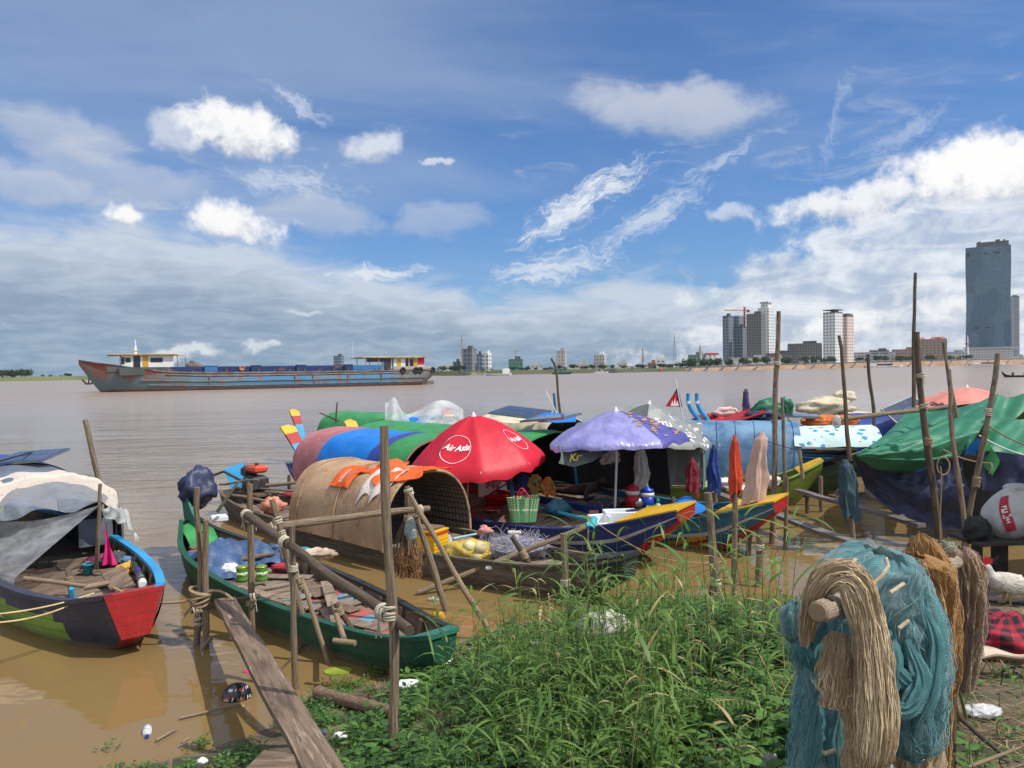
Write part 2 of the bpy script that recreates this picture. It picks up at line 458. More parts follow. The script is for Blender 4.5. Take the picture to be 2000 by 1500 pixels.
# ------------------------------------------------------------------ far shores
MEAD = M('meadow', (.05, .065, .028, 1), (.085, .085, .045, 1), s=.02, rough=.95, bump=0, c3=(.24, .19, .12, 1), k3=.58)
MEADL = M('riverside_grass', (.09, .125, .035, 1), (.14, .15, .06, 1), s=.02, rough=.95, bump=0)
CONC = M('pale_concrete', (.42, .40, .37, 1), (.30, .29, .27, 1), s=.2, rough=.85, bump=0)
DKCONC = M('dark_concrete', (.12, .12, .12, 1), (.08, .085, .09, 1), s=.2, rough=.85, bump=0)
TERR = M('terracotta_slope', (.36, .235, .145, 1), (.27, .17, .105, 1), s=.05, rough=.9, bump=0, c3=(.20, .13, .09, 1), k3=.6)
def strip(pts, back, zt, zb=0.0, rise=0.0):
    """low land behind a shoreline"""
    b = MB(); n = len(pts)
    vs = []
    for p in pts:
        d = V((p.x, p.y, 0)).normalized()
        vs += [(p.x, p.y, -1), (p.x + d.x * 6, p.y + d.y * 6, zt), (p.x + d.x * back, p.y + d.y * back, zt + rise)]
    fs = []
    for i in range(n - 1):
        for k in range(2): fs.append((i * 3 + k, (i + 1) * 3 + k, (i + 1) * 3 + k + 1, i * 3 + k + 1))
    return b.add(vs, fs, 0, True)
def sh(px, py): return at(px, py, 0)
def shY(px, Y): return at(px, 700, Y=Y).xy.to_3d()
# left spit of land, far middle shore, right shore
setting('meadow_shore', strip([shY(-900, 620), shY(-300, 560), shY(0, 520), shY(90, 530), shY(150, 560), shY(260, 620), shY(330, 760)], 900, 2.6, rise=.6), MEADL)
setting('far_shore', strip([shY(250, 1500), shY(600, 900), shY(800, 560), shY(870, 430), shY(960, 440), shY(1080, 470), shY(1200, 490), shY(1330, 540), shY(1420, 640)], 900, 2.2, rise=1.2), MEAD)
EMB = [shY(1325, 545), shY(1450, 600), shY(1600, 680), shY(1750, 790), shY(1900, 940), shY(2050, 1080), shY(2300, 1400)]
eb = MB(); top = []
for i, p in enumerate(EMB):
    d = p.normalized(); h = [1.9, 2.8, 4.0, 5.0, 6.4, 7.2, 9][i]
    top.append((p, d, h))
for i in range(len(top) - 1):
    a, b2 = top[i], top[i + 1]
    q = []
    for (p, d, h) in (a, b2): q.append([(p.x, p.y, -1), (p.x + d.x * h * 1.3, p.y + d.y * h * 1.3, h), (p.x + d.x * 700, p.y + d.y * 700, h + .5)])
    eb.add(q[0][:2] + q[1][:2], [(0, 2, 3, 1)], 0)
    eb.add([q[0][1], q[0][2], q[1][1], q[1][2]], [(0, 2, 3, 1)], 1)
    # ramps and stairs down the slope
    for k in range(4):
        t = (k + .5) / 4
        bot = V(q[0][0]).lerp(V(q[1][0]), t); up = V(q[0][1]).lerp(V(q[1][1]), min(1, t + .06))
        up.z += .05; bot.z = .1
        off = V((-.25, -.25, .1))
        eb.beam(bot + off, up + off, 2.2, .3, 2)
setting('embankment', eb, [TERR, CONC, DKCONC])
# promenade balustrade along the top of the embankment
pb = MB()
for i in range(len(top) - 1):
    (p, d, h), (p2, d2, h2) = top[i], top[i + 1]
    a = V((p.x + d.x * (h * 1.3 + .6), p.y + d.y * (h * 1.3 + .6), h + .6)); c = V((p2.x + d2.x * (h2 * 1.3 + .6), p2.y + d2.y * (h2 * 1.3 + .6), h2 + .6))
    pb.beam(a, c, .4, 1.2, 0)
solo('promenade_railing', pb, DKCONC, 'long dark railing running along the top of the sloped embankment', 'railing', (EMB[0].x, EMB[0].y, 2))

# ------------------------------------------------------------------ city
def facade(name, wall, glass, fw, fh, mortar=.3, rough=.35, off=.5, vary=.3, band=None):
    """storeys and windows by brick pattern on object x+y / z"""
    if name in MATS: return MATS[name]
    mt = bpy.data.materials.new(name); mt.use_nodes = True
    t = mt.node_tree; b = NB(t); p = t.nodes['Principled BSDF']
    tcn = b.n('ShaderNodeTexCoord'); s = b.n('ShaderNodeSeparateXYZ'); b.put(s.inputs[0], tcn.outputs['Object'])
    u = b.add(s.outputs[0], b.mul(s.outputs[1], 1.0))
    br = b.n('ShaderNodeTexBrick'); br.offset = 0; br.squash = 1
    b.put(br.inputs['Vector'], b.comb(u, s.outputs[2], 0.0))
    br.inputs['Color1'].default_value = glass; br.inputs['Color2'].default_value = tuple(x * (1 - vary) for x in glass[:3]) + (1,)
    br.inputs['Mortar'].default_value = wall; br.inputs['Scale'].default_value = 1
    br.inputs['Mortar Size'].default_value = mortar; br.inputs['Mortar Smooth'].default_value = 0
    br.inputs['Brick Width'].default_value = fw; br.inputs['Row Height'].default_value = fh
    c = br.outputs[0]
    if band:
        c = b.mix(b.ss(b.noise(b.mapping(tcn.outputs['Object'], (.5, .5, .35), (0, 0, 0), (0, .6, 0)), .045, 1), .47, .5), c, band, 'MULTIPLY')
    b.put(p.inputs['Base Color'], c)
    b.put(p.inputs['Roughness'], b.ss(br.outputs['Fac'], 0, 1, rough, .8))
    MATS[name] = mt
    return mt
F_GLASS = facade('blue_curtain_wall', (.13, .20, .25, 1), (.055, .125, .18, 1), 2.6, 3.6, .16, .22, vary=.3, band=(.62, .72, .78, 1))
F_DARK = facade('grey_tower_front', (.21, .235, .26, 1), (.085, .115, .15, 1), 3.4, 3.1, .45, .3)
F_CONS = facade('scaffolded_front', (.16, .16, .145, 1), (.055, .062, .062, 1), 2.4, 2.6, .5, .8)
F_WHITE = facade('white_apartment_front', (.62, .62, .60, 1), (.10, .13, .16, 1), 3.6, 3.2, .95, .4)
F_PINK = facade('pink_apartment_front', (.62, .50, .43, 1), (.10, .11, .13, 1), 4.0, 3.2, 1.0, .4)
F_HOTEL = facade('brown_hotel_front', (.27, .19, .14, 1), (.06, .06, .065, 1), 4.2, 3.4, 1.1, .5)
F_BLUE = facade('blue_glass_front', (.20, .25, .29, 1), (.07, .12, .18, 1), 3.0, 3.4, .4, .2)
F_GREEN = facade('green_netting_front', (.08, .22, .16, 1), (.05, .14, .11, 1), 3.0, 3.0, .35, .8)
F_BEIGE = facade('beige_block_front', (.50, .46, .41, 1), (.16, .16, .17, 1), 2.6, 3.0, .8, .5)
F_GREY = facade('grey_slatted_front', (.34, .35, .36, 1), (.10, .12, .13, 1), 9, 3.2, .9, .5)
F_LOW = facade('low_building_front', (.48, .46, .43, 1), (.10, .11, .12, 1), 3.6, 3.4, 1.0, .5)
REDW = M('red_paint_far', (.45, .04, .035, 1), bump=0)
WHITE = M('white_paint_far', (.72, .72, .70, 1), (.6, .6, .58, 1), s=.3, bump=0)
ROOFRED = M('clay_roof', (.38, .16, .10, 1), (.28, .11, .07, 1), s=.4, bump=0)
STEELY = M('yellow_crane_steel', (.50, .33, .12, 1), bump=0)
STEELG = M('grey_steel', (.30, .31, .32, 1), (.22, .23, .24, 1), bump=0, rough=.5)
DARKG = M('dark_gap', (.02, .022, .025, 1), bump=0)
def block(px0, px1, pyt, Y, depth=None, rot=0.0):
    """ground frame of a building seen between px0 and px1 with its top at pyt"""
    a, b = at(px0, pyt, Y=Y), at(px1, pyt, Y=Y)
    w = (b - a).length; c = (a + b) / 2
    return V((c.x, Y, 0)), w, c.z, depth or w * .8
def building(name, label, px0, px1, pyt, Y, mat, depth=None, rz=0.0, crown=None, cat='building', group=None, base=0):
    c, w, h, d = block(px0, px1, pyt, Y, depth)
    t = thing(name, label, cat, c, rz - math.atan2(c.x, c.y), group)
    k = abs(math.cos(rz)) + abs(math.sin(rz)) * d / w
    w /= k; d /= k
    part(t, 'wall', MB().box((0, d / 2, h / 2), (w, d, h)), mat)
    r = MB(); r.box((0, d / 2, h + .6), (w * .98, d * .98, 1.2)); r.box((w * .15, d / 2, h + 2.4), (w * .4, d * .4, 2.4))
    part(t, 'roof', r, crown or CONC)
    return t, w, d, h
# big glass tower on the right: tapered slab with faceted front, cut crown and plant on the roof
Y0 = 1150
c, w, h, d = block(1892, 1967, 478, Y0, 38)
t = thing('glass_tower', 'tallest blue glass skyscraper with faceted front at the right edge', 'skyscraper', c, -math.atan2(c.x, c.y))
b = MB(); nz, nx = 26, 14
def ft(u, v):
    z = h * v * .985
    x = (u - .5) * w * (1.0 + .015 * math.sin(v * 9))
    y = 1.2 * (abs(((u * 2.2 + v * 3.4) % 2) - 1) + abs(((u * 1.7 - v * 2.6) % 2) - 1))
    return (x, -y, z)
b.grid(ft, nx, nz, 0, smooth=False)
def bk(u, v): return ((.5 - u) * w, d, h * v * .985)
b.grid(bk, 1, nz, 0, smooth=False)
for s_ in (0, 1):
    b.grid(lambda u, v: (V(ft(s_, v)).lerp(V(bk(1 - s_, v)), u if s_ else 1 - u)), 2, nz, 0, smooth=False)
part(t, 'wall', b, F_GLASS)
b = MB(); b.prism([(-w / 2, -.5), (w / 2, -.5), (w / 2, d), (-w / 2, d)], h * .985, h * .987); b.box((w * .1, d / 2, h + 2), (w * .72, d * .5, 7)); b.box((-w * .2, d / 2, h + 4), (4, 4, 8)); b.box((w * .22, d / 2, h + 6), (6, 6, 6)); b.box((w * .36, d / 2, h + 5), (3, 3, 7))
part(t, 'roof', b, DKCONC)
b = MB(); b.box((-w * .44, -2.6, h * .93), (4, 1.2, 5)); b.box((-w * .05, -2.6, h * .93), (5, 1.2, 1.4)); b.box((w * .2, -2.6, h * .93), (8, 1.2, 1.6)); b.box((-w * .25, -2.6, h * .31), (6, 1.2, 2)); b.box((0, -2.6, h * .31), (6, 1.2, 2))
part(t, 'vent_panel', b, DARKG)
b = MB(); b.box((0, d / 2 - 8, 12), (w * 1.06, d + 16, 24)); b.box((w * .05, d / 2 - 10, 25.2), (w * 1.2, d + 22, 2.0)); b.box((0, d / 2 - 12, 5), (w * 1.3, d + 20, 10))
part(t, 'podium', b, F_LOW)
building('dark_tower', 'slim grey banded tower partly hidden behind the glass skyscraper', 1967, 1989, 580, 1300, F_GREY, 30, 0, DKCONC, 'skyscraper')
t, w, d, h = building('dark_tower', 'left grey twin of the dark tower pair, flat topped', 1407, 1427, 619, 760, F_DARK, 14, -.5, DKCONC, 'skyscraper')
t, w, d, h = building('dark_tower', 'stepped dark grey tower with a raised box near its top', 1424, 1455, 640, 770, F_DARK, 15, -.5, DKCONC, 'skyscraper')
part(t, 'upper_box', MB().box((-w * .12, d / 2, h + 5), (w * .5, d * .9, 14)), F_DARK)
t, w, d, h = building('unfinished_tower', 'dark unfinished tower wrapped in scaffolding under the crane', 1454, 1490, 615, 740, F_CONS, 18, -.3, DKCONC, 'skyscraper')
b = MB(); rnd = random.Random(4)
for k in range(16): b.tube([((k / 15 - .5) * w, rnd.choice((0, d)), h), ((k / 15 - .5) * w, d * .5, h + rnd.uniform(1, 3))], .12, 4)
part(t, 'rebar', b, STEELG)
t, w, d, h = building('white_tower', 'tall white apartment tower with a pavilion crown behind the scaffolded one', 1475, 1506, 603, 800, F_WHITE, 18, -.45, WHITE, 'skyscraper')
b = MB(); b.box((0, d / 2, h + 3), (w * .62, d * .62, 6)); b.box((0, d / 2, h + 6.6), (w * .8, d * .8, 1.2))
part(t, 'crown', b, F_WHITE)
def crane(px, pyt, pyb, Y, jib, label, z0=None, flip=1):
    a, e = at(px, pyt, Y=Y), at(px, pyb, Y=Y); k = Y / 800
    t = thing('tower_crane', label, 'crane', (a.x, Y, e.z))
    part(t, 'mast', MB().box((0, 0, (a.z - e.z) / 2), (1.6 * k, 1.6 * k, a.z - e.z)), REDW)
    b = MB(); zt = a.z - e.z - 3 * k
    b.box((-jib * .32 * flip, 0, zt), (jib * 1.0, 1.0 * k, 1.1 * k)); b.tube([(0, 0, zt + 4 * k), (-jib * .6 * flip, 0, zt)], .18 * k, 4); b.tube([(0, 0, zt + 4 * k), (jib * .17 * flip, 0, zt)], .18 * k, 4)
    part(t, 'jib', b, STEELY)
    part(t, 'counterweight', MB().box((jib * .15 * flip, 0, zt - 1.2 * k), (3 * k, 1.6 * k, 2.4 * k)), DKCONC)
    return t
crane(1454, 600, 640, 750, 24, 'red tower crane with long jib above the scaffolded tower')
t, w, d, h = building('white_tower', 'grey faced white tower with a wide flat cap, left of the pinkish one', 1601, 1637, 612, 790, F_WHITE, 20, -.55, DKCONC, 'skyscraper')
part(t, 'cap', MB().box((0, d / 2, h + 3.4), (w * 1.02, d * 1.02, 1)), DKCONC)
t, w, d, h = building('pink_tower', 'pale pinkish apartment tower with dark stepped roof', 1634, 1660, 619, 800, F_PINK, 18, -.55, DKCONC, 'skyscraper')
part(t, 'cap', MB().box((0, d / 2, h + 1.6), (w * .9, d * .9, 3.2)), DKCONC)
# brown hotel with red roofs
t, w, d, h = building('hotel', 'wide brown hotel block with red clay roofs', 1797, 1846, 664, 950, F_HOTEL, 20, 0, ROOFRED, 'hotel')
for x in (-.36, 0, .36):
    b = MB(); b.add([(x * w - w * .14, 0, h + 1), (x * w + w * .14, 0, h + 1), (x * w + w * .14, d, h + 1), (x * w - w * .14, d, h + 1), (x * w, d * .3, h + 4.5), (x * w, d * .7, h + 4.5)], [(0, 1, 4), (1, 2, 5, 4), (2, 3, 5), (3, 0, 4, 5)])
    part(t, 'gable_roof', b, ROOFRED)
# middle of the far shore
t, w, d, h = building('unfinished_tower', 'blue glass block under construction with two lift masts', 897, 927, 684, 640, F_BLUE, 13, -.35, DKCONC)
for q, hh in ((-.42, 12), (.5, 3)):
    part(t, 'lift_mast', MB().box((q * w, -.6, (h + hh) / 2), (.7, .7, h + hh)), STEELY)
building('office_block', 'low dark blue annexe left of the blue unfinished block', 884, 900, 709, 650, F_BLUE, 9, 0, DKCONC)
building('office_block', 'white faced block with a blue glass side, right of the unfinished block', 938, 957, 692, 640, F_WHITE, 9, -.5, WHITE)
building('office_block', 'small blue glass block between the unfinished and white blocks', 929, 942, 694, 655, F_BLUE, 9, 0, DKCONC)
t, w, d, h = building('netted_building', 'green netted building site with a small crane on top', 993, 1021, 704, 640, F_GREEN, 12, 0, DKCONC)
part(t, 'crane_mast', MB().box((0, d / 2, h + 4), (.8, .8, 8)).box((1.2, d / 2, h + 7.6), (4, .6, .6)), STEELY)
building('apartment_block', 'beige slab tower standing alone on the far shore', 1085, 1105, 688, 660, F_BEIGE, 8, -.2, CONC)
building('apartment_block', 'white ribbed slab block with a dark right flank', 1158, 1182, 694, 660, F_BEIGE, 8, -.3, WHITE)
building('apartment_block', 'stepped white building left of the radio mast', 1281, 1300, 701, 640, F_WHITE, 8, 0, WHITE)
building('apartment_block', 'green grey block behind the right bridge tower', 1344, 1378, 695, 720, F_GREEN, 12, 0, DKCONC)
building('apartment_block', 'lone grey blue tower seen over the barge deck', 649, 669, 697, 900, F_BLUE, 10, -.4, DKCONC)
# silos
t = thing('silo_tank', 'cluster of white silos with red bands beside the dark towers', 'silo', at(1390, 715, Y=690).xy.to_3d())
c, w, h, d = block(1378, 1403, 690, 690)
for k in range(3):
    b = MB(); r = w / 6
    b.lathe([(r, 0), (r, h * .88), (r * 1.0, h)], 12, 0, ((k - 1) * w / 3, 0, 0)); part(t, 'drum', b, WHITE)
b = MB(); b.box((0, 0, h * .96), (w * 1.02, w * .36, 1.6)); b.box((0, 0, h * .35), (w * 1.02, w * .36, 1.0)); part(t, 'band', b, REDW)
# bridge
t = thing('cable_stayed_bridge', 'long grey bridge with two pylons and fans of white cables', 'bridge', at(1300, 716, Y=700).xy.to_3d())
b = MB(); dp = [at(px, py, Y=700) for px, py in ((1160, 721), (1220, 716.5), (1300, 712), (1370, 711), (1420, 712))]
for a, e in zip(dp, dp[1:]): b.beam(a, e, 9, 1.6)
part(t, 'deck', b, CONC, False)
for px in (1195, 1235, 1256, 1300, 1340, 1368, 1400):
    p = at(px, 714, Y=700); part(t, 'pier', MB().box((p.x, 700, p.z / 2 - .6), (1.6, 5, p.z - .6)), CONC, False)
for px, pyt in ((1256.5, 680), (1368.5, 674)):
    p = at(px, pyt, Y=700); q = at(px, 712, Y=700)
    part(t, 'pylon', MB().tube([(p.x, 700, q.z), (p.x, 700, p.z - 1), (p.x, 700, p.z)], [1.5, 1.3, .7], 8), CONC, False)
    b = MB()
    for k in range(1, 8):
        for s_ in (-1, 1):
            x = p.x + s_ * k * 4.6; b.tube([(p.x, 700, p.z - 2 - k * .25), (x, 700, q.z + .5)], .055, 4)
    part(t, 'cables', b, WHITE, False)
p = at(1317, 651, Y=820); q = at(1317, 716, Y=820)
t = thing('radio_mast', 'thin lattice radio mast between the two bridge pylons', 'mast', (p.x, 820, 0))
b = MB()
for s_ in ((-1, -1), (1, -1), (1, 1), (-1, 1)): b.tube([(p.x + s_[0] * 1.9, 820 + s_[1] * 1.9, 0), (p.x, 820, p.z)], .16, 4)
for k in range(12):
    z0, z1 = p.z * k / 13, p.z * (k + 1) / 13; r0, r1 = 1.9 * (1 - k / 13), 1.9 * (1 - (k + 1) / 13)
    b.tube([(p.x - r0, 818, z0), (p.x + r1, 818, z1)], .1, 4); b.tube([(p.x + r0, 818, z0), (p.x - r1, 818, z1)], .1, 4)
part(t, 'lattice', b, STEELG, False)
p = at(1890, 655, Y=1000); t = thing('antenna_tower', 'short red and white antenna tower left of the glass skyscraper', 'mast', (p.x, 1000, 0))
part(t, 'lattice', MB().tube([(p.x, 1000, 0), (p.x, 1000, p.z * .7), (p.x, 1000, p.z)], [1.6, 1.0, .3], 6), WHITE, False)
part(t, 'platform', MB().box((p.x, 1000, p.z * .72), (5, 5, 1.2)), REDW, False)
# low buildings behind the promenade: (px0, px1, py top, Y, look, words)
LOW = [(1540, 1603, 673, 760, F_CONS, 'long dark open frame building beside the grey faced tower'), (1492, 1545, 692, 760, F_CONS, 'low dark framed building left of the long dark frame'), (1660, 1745, 690, 820, F_LOW, 'long cream low hall behind the riverside trees'),
       (1700, 1735, 687, 800, F_GREY, 'low grey hall with a dark pitched roof'), (1745, 1800, 684, 900, F_HOTEL, 'low brown terrace left of the wide hotel'), (1846, 1885, 689, 980, F_LOW, 'huddle of pale low houses left of the antenna tower'),
       (1500, 1530, 700, 700, F_LOW, 'pale two storey riverside house near the scaffolded tower'), (1562, 1600, 703, 720, F_LOW, 'pale riverside terrace below the dark framed building'), (1455, 1492, 701, 690, F_BEIGE, 'beige podium at the foot of the scaffolded tower'),
       (1408, 1452, 707, 680, F_LOW, 'grey podium at the foot of the dark towers'), (1110, 1155, 714, 640, F_LOW, 'row of low white sheds right of the beige slab'), (1205, 1225, 711, 640, F_LOW, 'white cottage before the bridge approach'),
       (1030, 1060, 716, 640, F_LOW, 'low white shed on the far shore by the netted site'), (865, 882, 717, 640, F_LOW, 'small white house at the left end of the far shore'), (1265, 1282, 711, 650, F_HOTEL, 'brownish roofs beside the left bridge pylon'),
       (1850, 1880, 700, 960, F_BEIGE, 'beige shophouses behind the promenade lamps'), (1975, 2000, 697, 1120, F_LOW, 'grey low building at the foot of the slim grey tower')]
for i, (a, e, py, Y, fm, words) in enumerate(LOW):
    t, w, d, h = building('low_building', words, a, e, py, Y, fm, 14, 0, ROOFRED if i in (4, 14) else (DKCONC if i in (0, 1, 3) else CONC), group='low riverside buildings')
# ------------------------------------------------------------------ paints, wood, cloth
WOODP = M('weathered_pole', (.27, .20, .13, 1), (.13, .092, .058, 1), s=3, st=(9, .9, 1), rough=.85, bump=.7, uv=True, c3=(.36, .30, .22, 1), k3=.56, s3=7, bs=9, bd=.02)
WOODD = M('dark_pole', (.13, .095, .062, 1), (.07, .05, .034, 1), s=3, st=(9, .9, 1), rough=.85, bump=.7, uv=True, c3=(.20, .16, .11, 1), k3=.58, s3=7, bs=9, bd=.02)
WOODL = M('pale_pole', (.36, .27, .17, 1), (.22, .15, .09, 1), s=3, st=(9, .9, 1), rough=.8, bump=.6, uv=True, c3=(.12, .085, .05, 1), k3=.62, s3=6, bs=9, bd=.02)
PLK1 = M('deck_plank_brown', (.19, .13, .09, 1), (.10, .068, .047, 1), s=4, st=(4, .5, 4), rough=.85, bump=.5, c3=(.27, .21, .16, 1), k3=.56, bs=14)
PLK2 = M('deck_plank_grey', (.25, .195, .15, 1), (.145, .108, .08, 1), s=4, st=(4, .5, 4), rough=.85, bump=.5, c3=(.08, .058, .04, 1), k3=.6, bs=14)
PLK3 = M('deck_plank_tan', (.31, .235, .165, 1), (.20, .145, .10, 1), s=4, st=(4, .5, 4), rough=.85, bump=.5, c3=(.13, .09, .06, 1), k3=.58, bs=14)
PLKR = M('deck_plank_red', (.42, .075, .06, 1), (.22, .16, .12, 1), s=5, st=(3, 1, 4), rough=.8, bump=.5, c3=(.12, .25, .38, 1), k3=.57, bs=14, lo=.5, hi=.56)
PLKB = M('deck_plank_blue', (.10, .27, .40, 1), (.22, .17, .13, 1), s=5, st=(3, 1, 4), rough=.8, bump=.5, c3=(.30, .34, .34, 1), k3=.56, bs=14, lo=.48, hi=.54)
def weather(mt):
    """plank seams along the hull and a mud line left by the river"""
    t = mt.node_tree; b = NB(t); p = t.nodes['Principled BSDF']
    src = p.inputs['Base Color'].links[0].from_socket; tcn = b.n('ShaderNodeTexCoord'); s = b.n('ShaderNodeSeparateXYZ'); b.put(s.inputs[0], tcn.outputs['UV'])
    w = b.noise(b.mapping(tcn.outputs['UV'], (.8, .5, 1)), 1.5, 3)
    f = b.math('FRACT', b.add(b.mul(s.outputs[1], 5.0), b.mul(b.sub(w, .5), .25)))
    seam = b.ss(b.math('ABSOLUTE', b.sub(f, .5)), .045, .015)
    g = b.n('ShaderNodeNewGeometry'); z = b.n('ShaderNodeSeparateXYZ'); b.put(z.inputs[0], g.outputs['Position'])
    n2 = b.noise(b.mapping(g.outputs['Position'], (1, 1, 2.5)), 5, 6, .7)
    mud = b.mul(b.ss(b.add(z.outputs[2], b.mul(b.sub(n2, .5), .22)), .13, .0), .75)
    streak = b.mul(b.ss(b.noise(b.mapping(tcn.outputs['UV'], (9, .7, 1)), 1.0, 5, .65), .52, .75), b.ss(s.outputs[1], .0, .1, 0, .55))
    c = b.mix(streak, src, (.14, .11, .08, 1))
    c = b.mix(b.mul(seam, .7), c, (.02, .018, .015, 1)); c = b.mix(mud, c, (.19, .14, .085, 1))
    b.put(p.inputs['Base Color'], c)
    return mt
OLDW = M('old_hull_wood', (.15, .118, .085, 1), (.08, .064, .048, 1), s=3, st=(.6, 2, 6), rough=.85, bump=.6, c3=(.24, .20, .15, 1), k3=.58, bs=12)
weather(OLDW)
INW = M('hull_inside_wood', (.17, .125, .085, 1), (.09, .065, .045, 1), s=3, st=(.7, 2, 5), rough=.9, bump=.5, c3=(.25, .20, .15, 1), k3=.6, bs=12)
def paint(name, c, wear=.62, w=(.13, .105, .08, 1), rough=.55, var=.78):
    if name in MATS: return MATS[name]
    return weather(M(name, c, tuple(x * var for x in c[:3]) + (1,), s=2.2, st=(.7, 1, 2), rough=rough, bump=.25, c3=w, k3=wear, s3=9, det=8, bs=16))
P_NAVY = paint('navy_boat_paint', (.016, .034, .155, 1), .67)
P_TEAL = paint('teal_boat_paint', (.03, .135, .21, 1), .66)
P_CHAR = paint('charcoal_boat_paint', (.040, .046, .075, 1), .68)
P_GRN = paint('green_boat_paint', (.20, .33, .06, 1), .69)
P_OLIVE = paint('olive_boat_paint', (.135, .185, .025, 1), .68)
P_LIME = paint('lime_boat_paint', (.30, .50, .12, 1), .68)
P_DGRN = paint('dark_green_boat_paint', (.012, .082, .048, 1), .60)
P_TURQ = paint('turquoise_boat_paint', (.03, .17, .12, 1), .58)
P_GGRN = paint('grey_green_boat_paint', (.08, .12, .065, 1), .64)
P_RED = paint('red_boat_paint', (.37, .018, .018, 1), .68)
P_REDB = paint('bright_red_paint', (.55, .035, .03, 1), .68)
P_YEL = paint('yellow_boat_paint', (.68, .40, .02, 1), .66)
P_SKY = paint('sky_blue_paint', (.035, .30, .58, 1), .67)
P_GREY = paint('grey_stripe_paint', (.42, .43, .42, 1), .60)
P_WHT = paint('white_stripe_paint', (.62, .62, .60, 1), .62)
P_BLK = paint('black_tar_paint', (.022, .026, .026, 1), .64, (.12, .12, .11, 1))
def cloth(name, c, c2=None, rough=.8, bump=.5, **k):
    return M(name, c, c2 or tuple(x * .8 for x in c[:3]) + (1,), s=k.pop('s', 3), rough=rough, bump=bump, bs=k.pop('bs', 9), bd=k.pop('bd', .03), **k)
TARP_B = cloth('blue_tarp', (.012, .19, .62, 1), (.009, .15, .52, 1), .42, .25, bs=5)
TARP_BG = cloth('faded_blue_vinyl', (.15, .28, .42, 1), (.055, .13, .26, 1), .5, .3, s=1.5, c3=(.24, .34, .42, 1), k3=.6, bs=5)
TARP_N = cloth('navy_tarp', (.030, .040, .095, 1), (.022, .028, .065, 1), .5, .5, c3=(.09, .10, .16, 1), k3=.63, bs=6)
TARP_G = M('green_tarp', (.026, .17, .088, 1), (.018, .13, .068, 1), s=2, rough=.5, bump=.55, bs=6, bd=.03, c3=(.16, .34, .24, 1), k3=.60, s3=5, st=(1, 1, .55), det=9)
TARP_GB = cloth('bright_green_tarp', (.045, .27, .075, 1), (.035, .21, .06, 1), .45, .4)
TARP_P = cloth('faded_pink_roofing', (.42, .16, .17, 1), (.33, .115, .125, 1), .7, .3, c3=(.5, .26, .25, 1), k3=.6)
TARP_NB = cloth('royal_blue_tarp', (.03, .055, .27, 1), None, .45, .4)
CREAM = cloth('cream_canvas', (.58, .52, .38, 1), (.46, .40, .29, 1), .85, .6)
GREYT = cloth('grey_tarp', (.13, .145, .14, 1), (.09, .10, .10, 1), .6, .4, c3=(.2, .21, .2, 1), k3=.6)
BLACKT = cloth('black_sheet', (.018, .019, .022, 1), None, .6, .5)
GREYC = cloth('grey_vinyl', (.14, .165, .20, 1), (.10, .12, .15, 1), .5, .4)
CARD = M('weathered_cardboard', (.45, .295, .175, 1), (.31, .195, .11, 1), s=1.6, rough=.9, bump=.45, bs=6, bd=.03, c3=(.19, .125, .08, 1), k3=.555, s3=4.5, det=9)
def woven(name, c1, c2, n=14, gap=(.015, .012, .01, 1)):
    mt = bpy.data.materials.new(name); mt.use_nodes = True
    t = mt.node_tree; b = NB(t); p = t.nodes['Principled BSDF']
    tcn = b.n('ShaderNodeTexCoord')
    br = b.n('ShaderNodeTexBrick'); br.offset = 0
    b.put(br.inputs['Vector'], b.mapping(tcn.outputs['UV'], (n, n, 1)))
    br.inputs['Color1'].default_value = c1; br.inputs['Color2'].default_value = c2; br.inputs['Mortar'].default_value = gap
    br.inputs['Mortar Size'].default_value = .05; br.inputs['Brick Width'].default_value = .5; br.inputs['Row Height'].default_value = .5; br.inputs['Scale'].default_value = 1
    b.put(p.inputs['Base Color'], br.outputs[0]); p.inputs['Roughness'].default_value = .85
    q = b.n('ShaderNodeBump'); q.inputs['Strength'].default_value = 1; q.inputs['Distance'].default_value = .01; q.invert = True
    b.put(q.inputs['Height'], br.outputs['Fac']); b.put(p.inputs['Normal'], q.outputs[0])
    return mt
WICK = woven('woven_bamboo', (.19, .145, .11, 1), (.13, .10, .075, 1), 6)
def pattern_cloth(name, base, spots, scale=7, rough=.8, sub=0):
    """printed cloth: base colour with scattered patches of other colours"""
    mt = bpy.data.materials.new(name); mt.use_nodes = True
    t = mt.node_tree; b = NB(t); p = t.nodes['Principled BSDF']
    tcn = b.n('ShaderNodeTexCoord'); c = base
    for i, (col_, k) in enumerate(spots):
        vv = b.n('ShaderNodeTexVoronoi'); vv.inputs['Scale'].default_value = scale * (1 + .23 * i)
        nz = b.noise(b.mapping(tcn.outputs['Object'], (1, 1, 1), (i * 3.3, i, 2)), scale * 2.2, 2)
        b.put(vv.inputs['Vector'], b.mapping(tcn.outputs['Object'], (1, 1, 1), (i * 1.7, i * 2.9, i)))
        c = b.mix(b.ss(b.add(vv.outputs['Distance'], b.mul(b.sub(nz, .5), .5)), k, k - .04), c, col_)
    b.put(p.inputs['Base Color'], c); p.inputs['Roughness'].default_value = rough
    q = b.n('ShaderNodeBump'); q.inputs['Strength'].default_value = .5; q.inputs['Distance'].default_value = .03
    b.put(q.inputs['Height'], b.noise(tcn.outputs['Object'], 8, 4)); b.put(p.inputs['Normal'], q.outputs[0])
    return mt
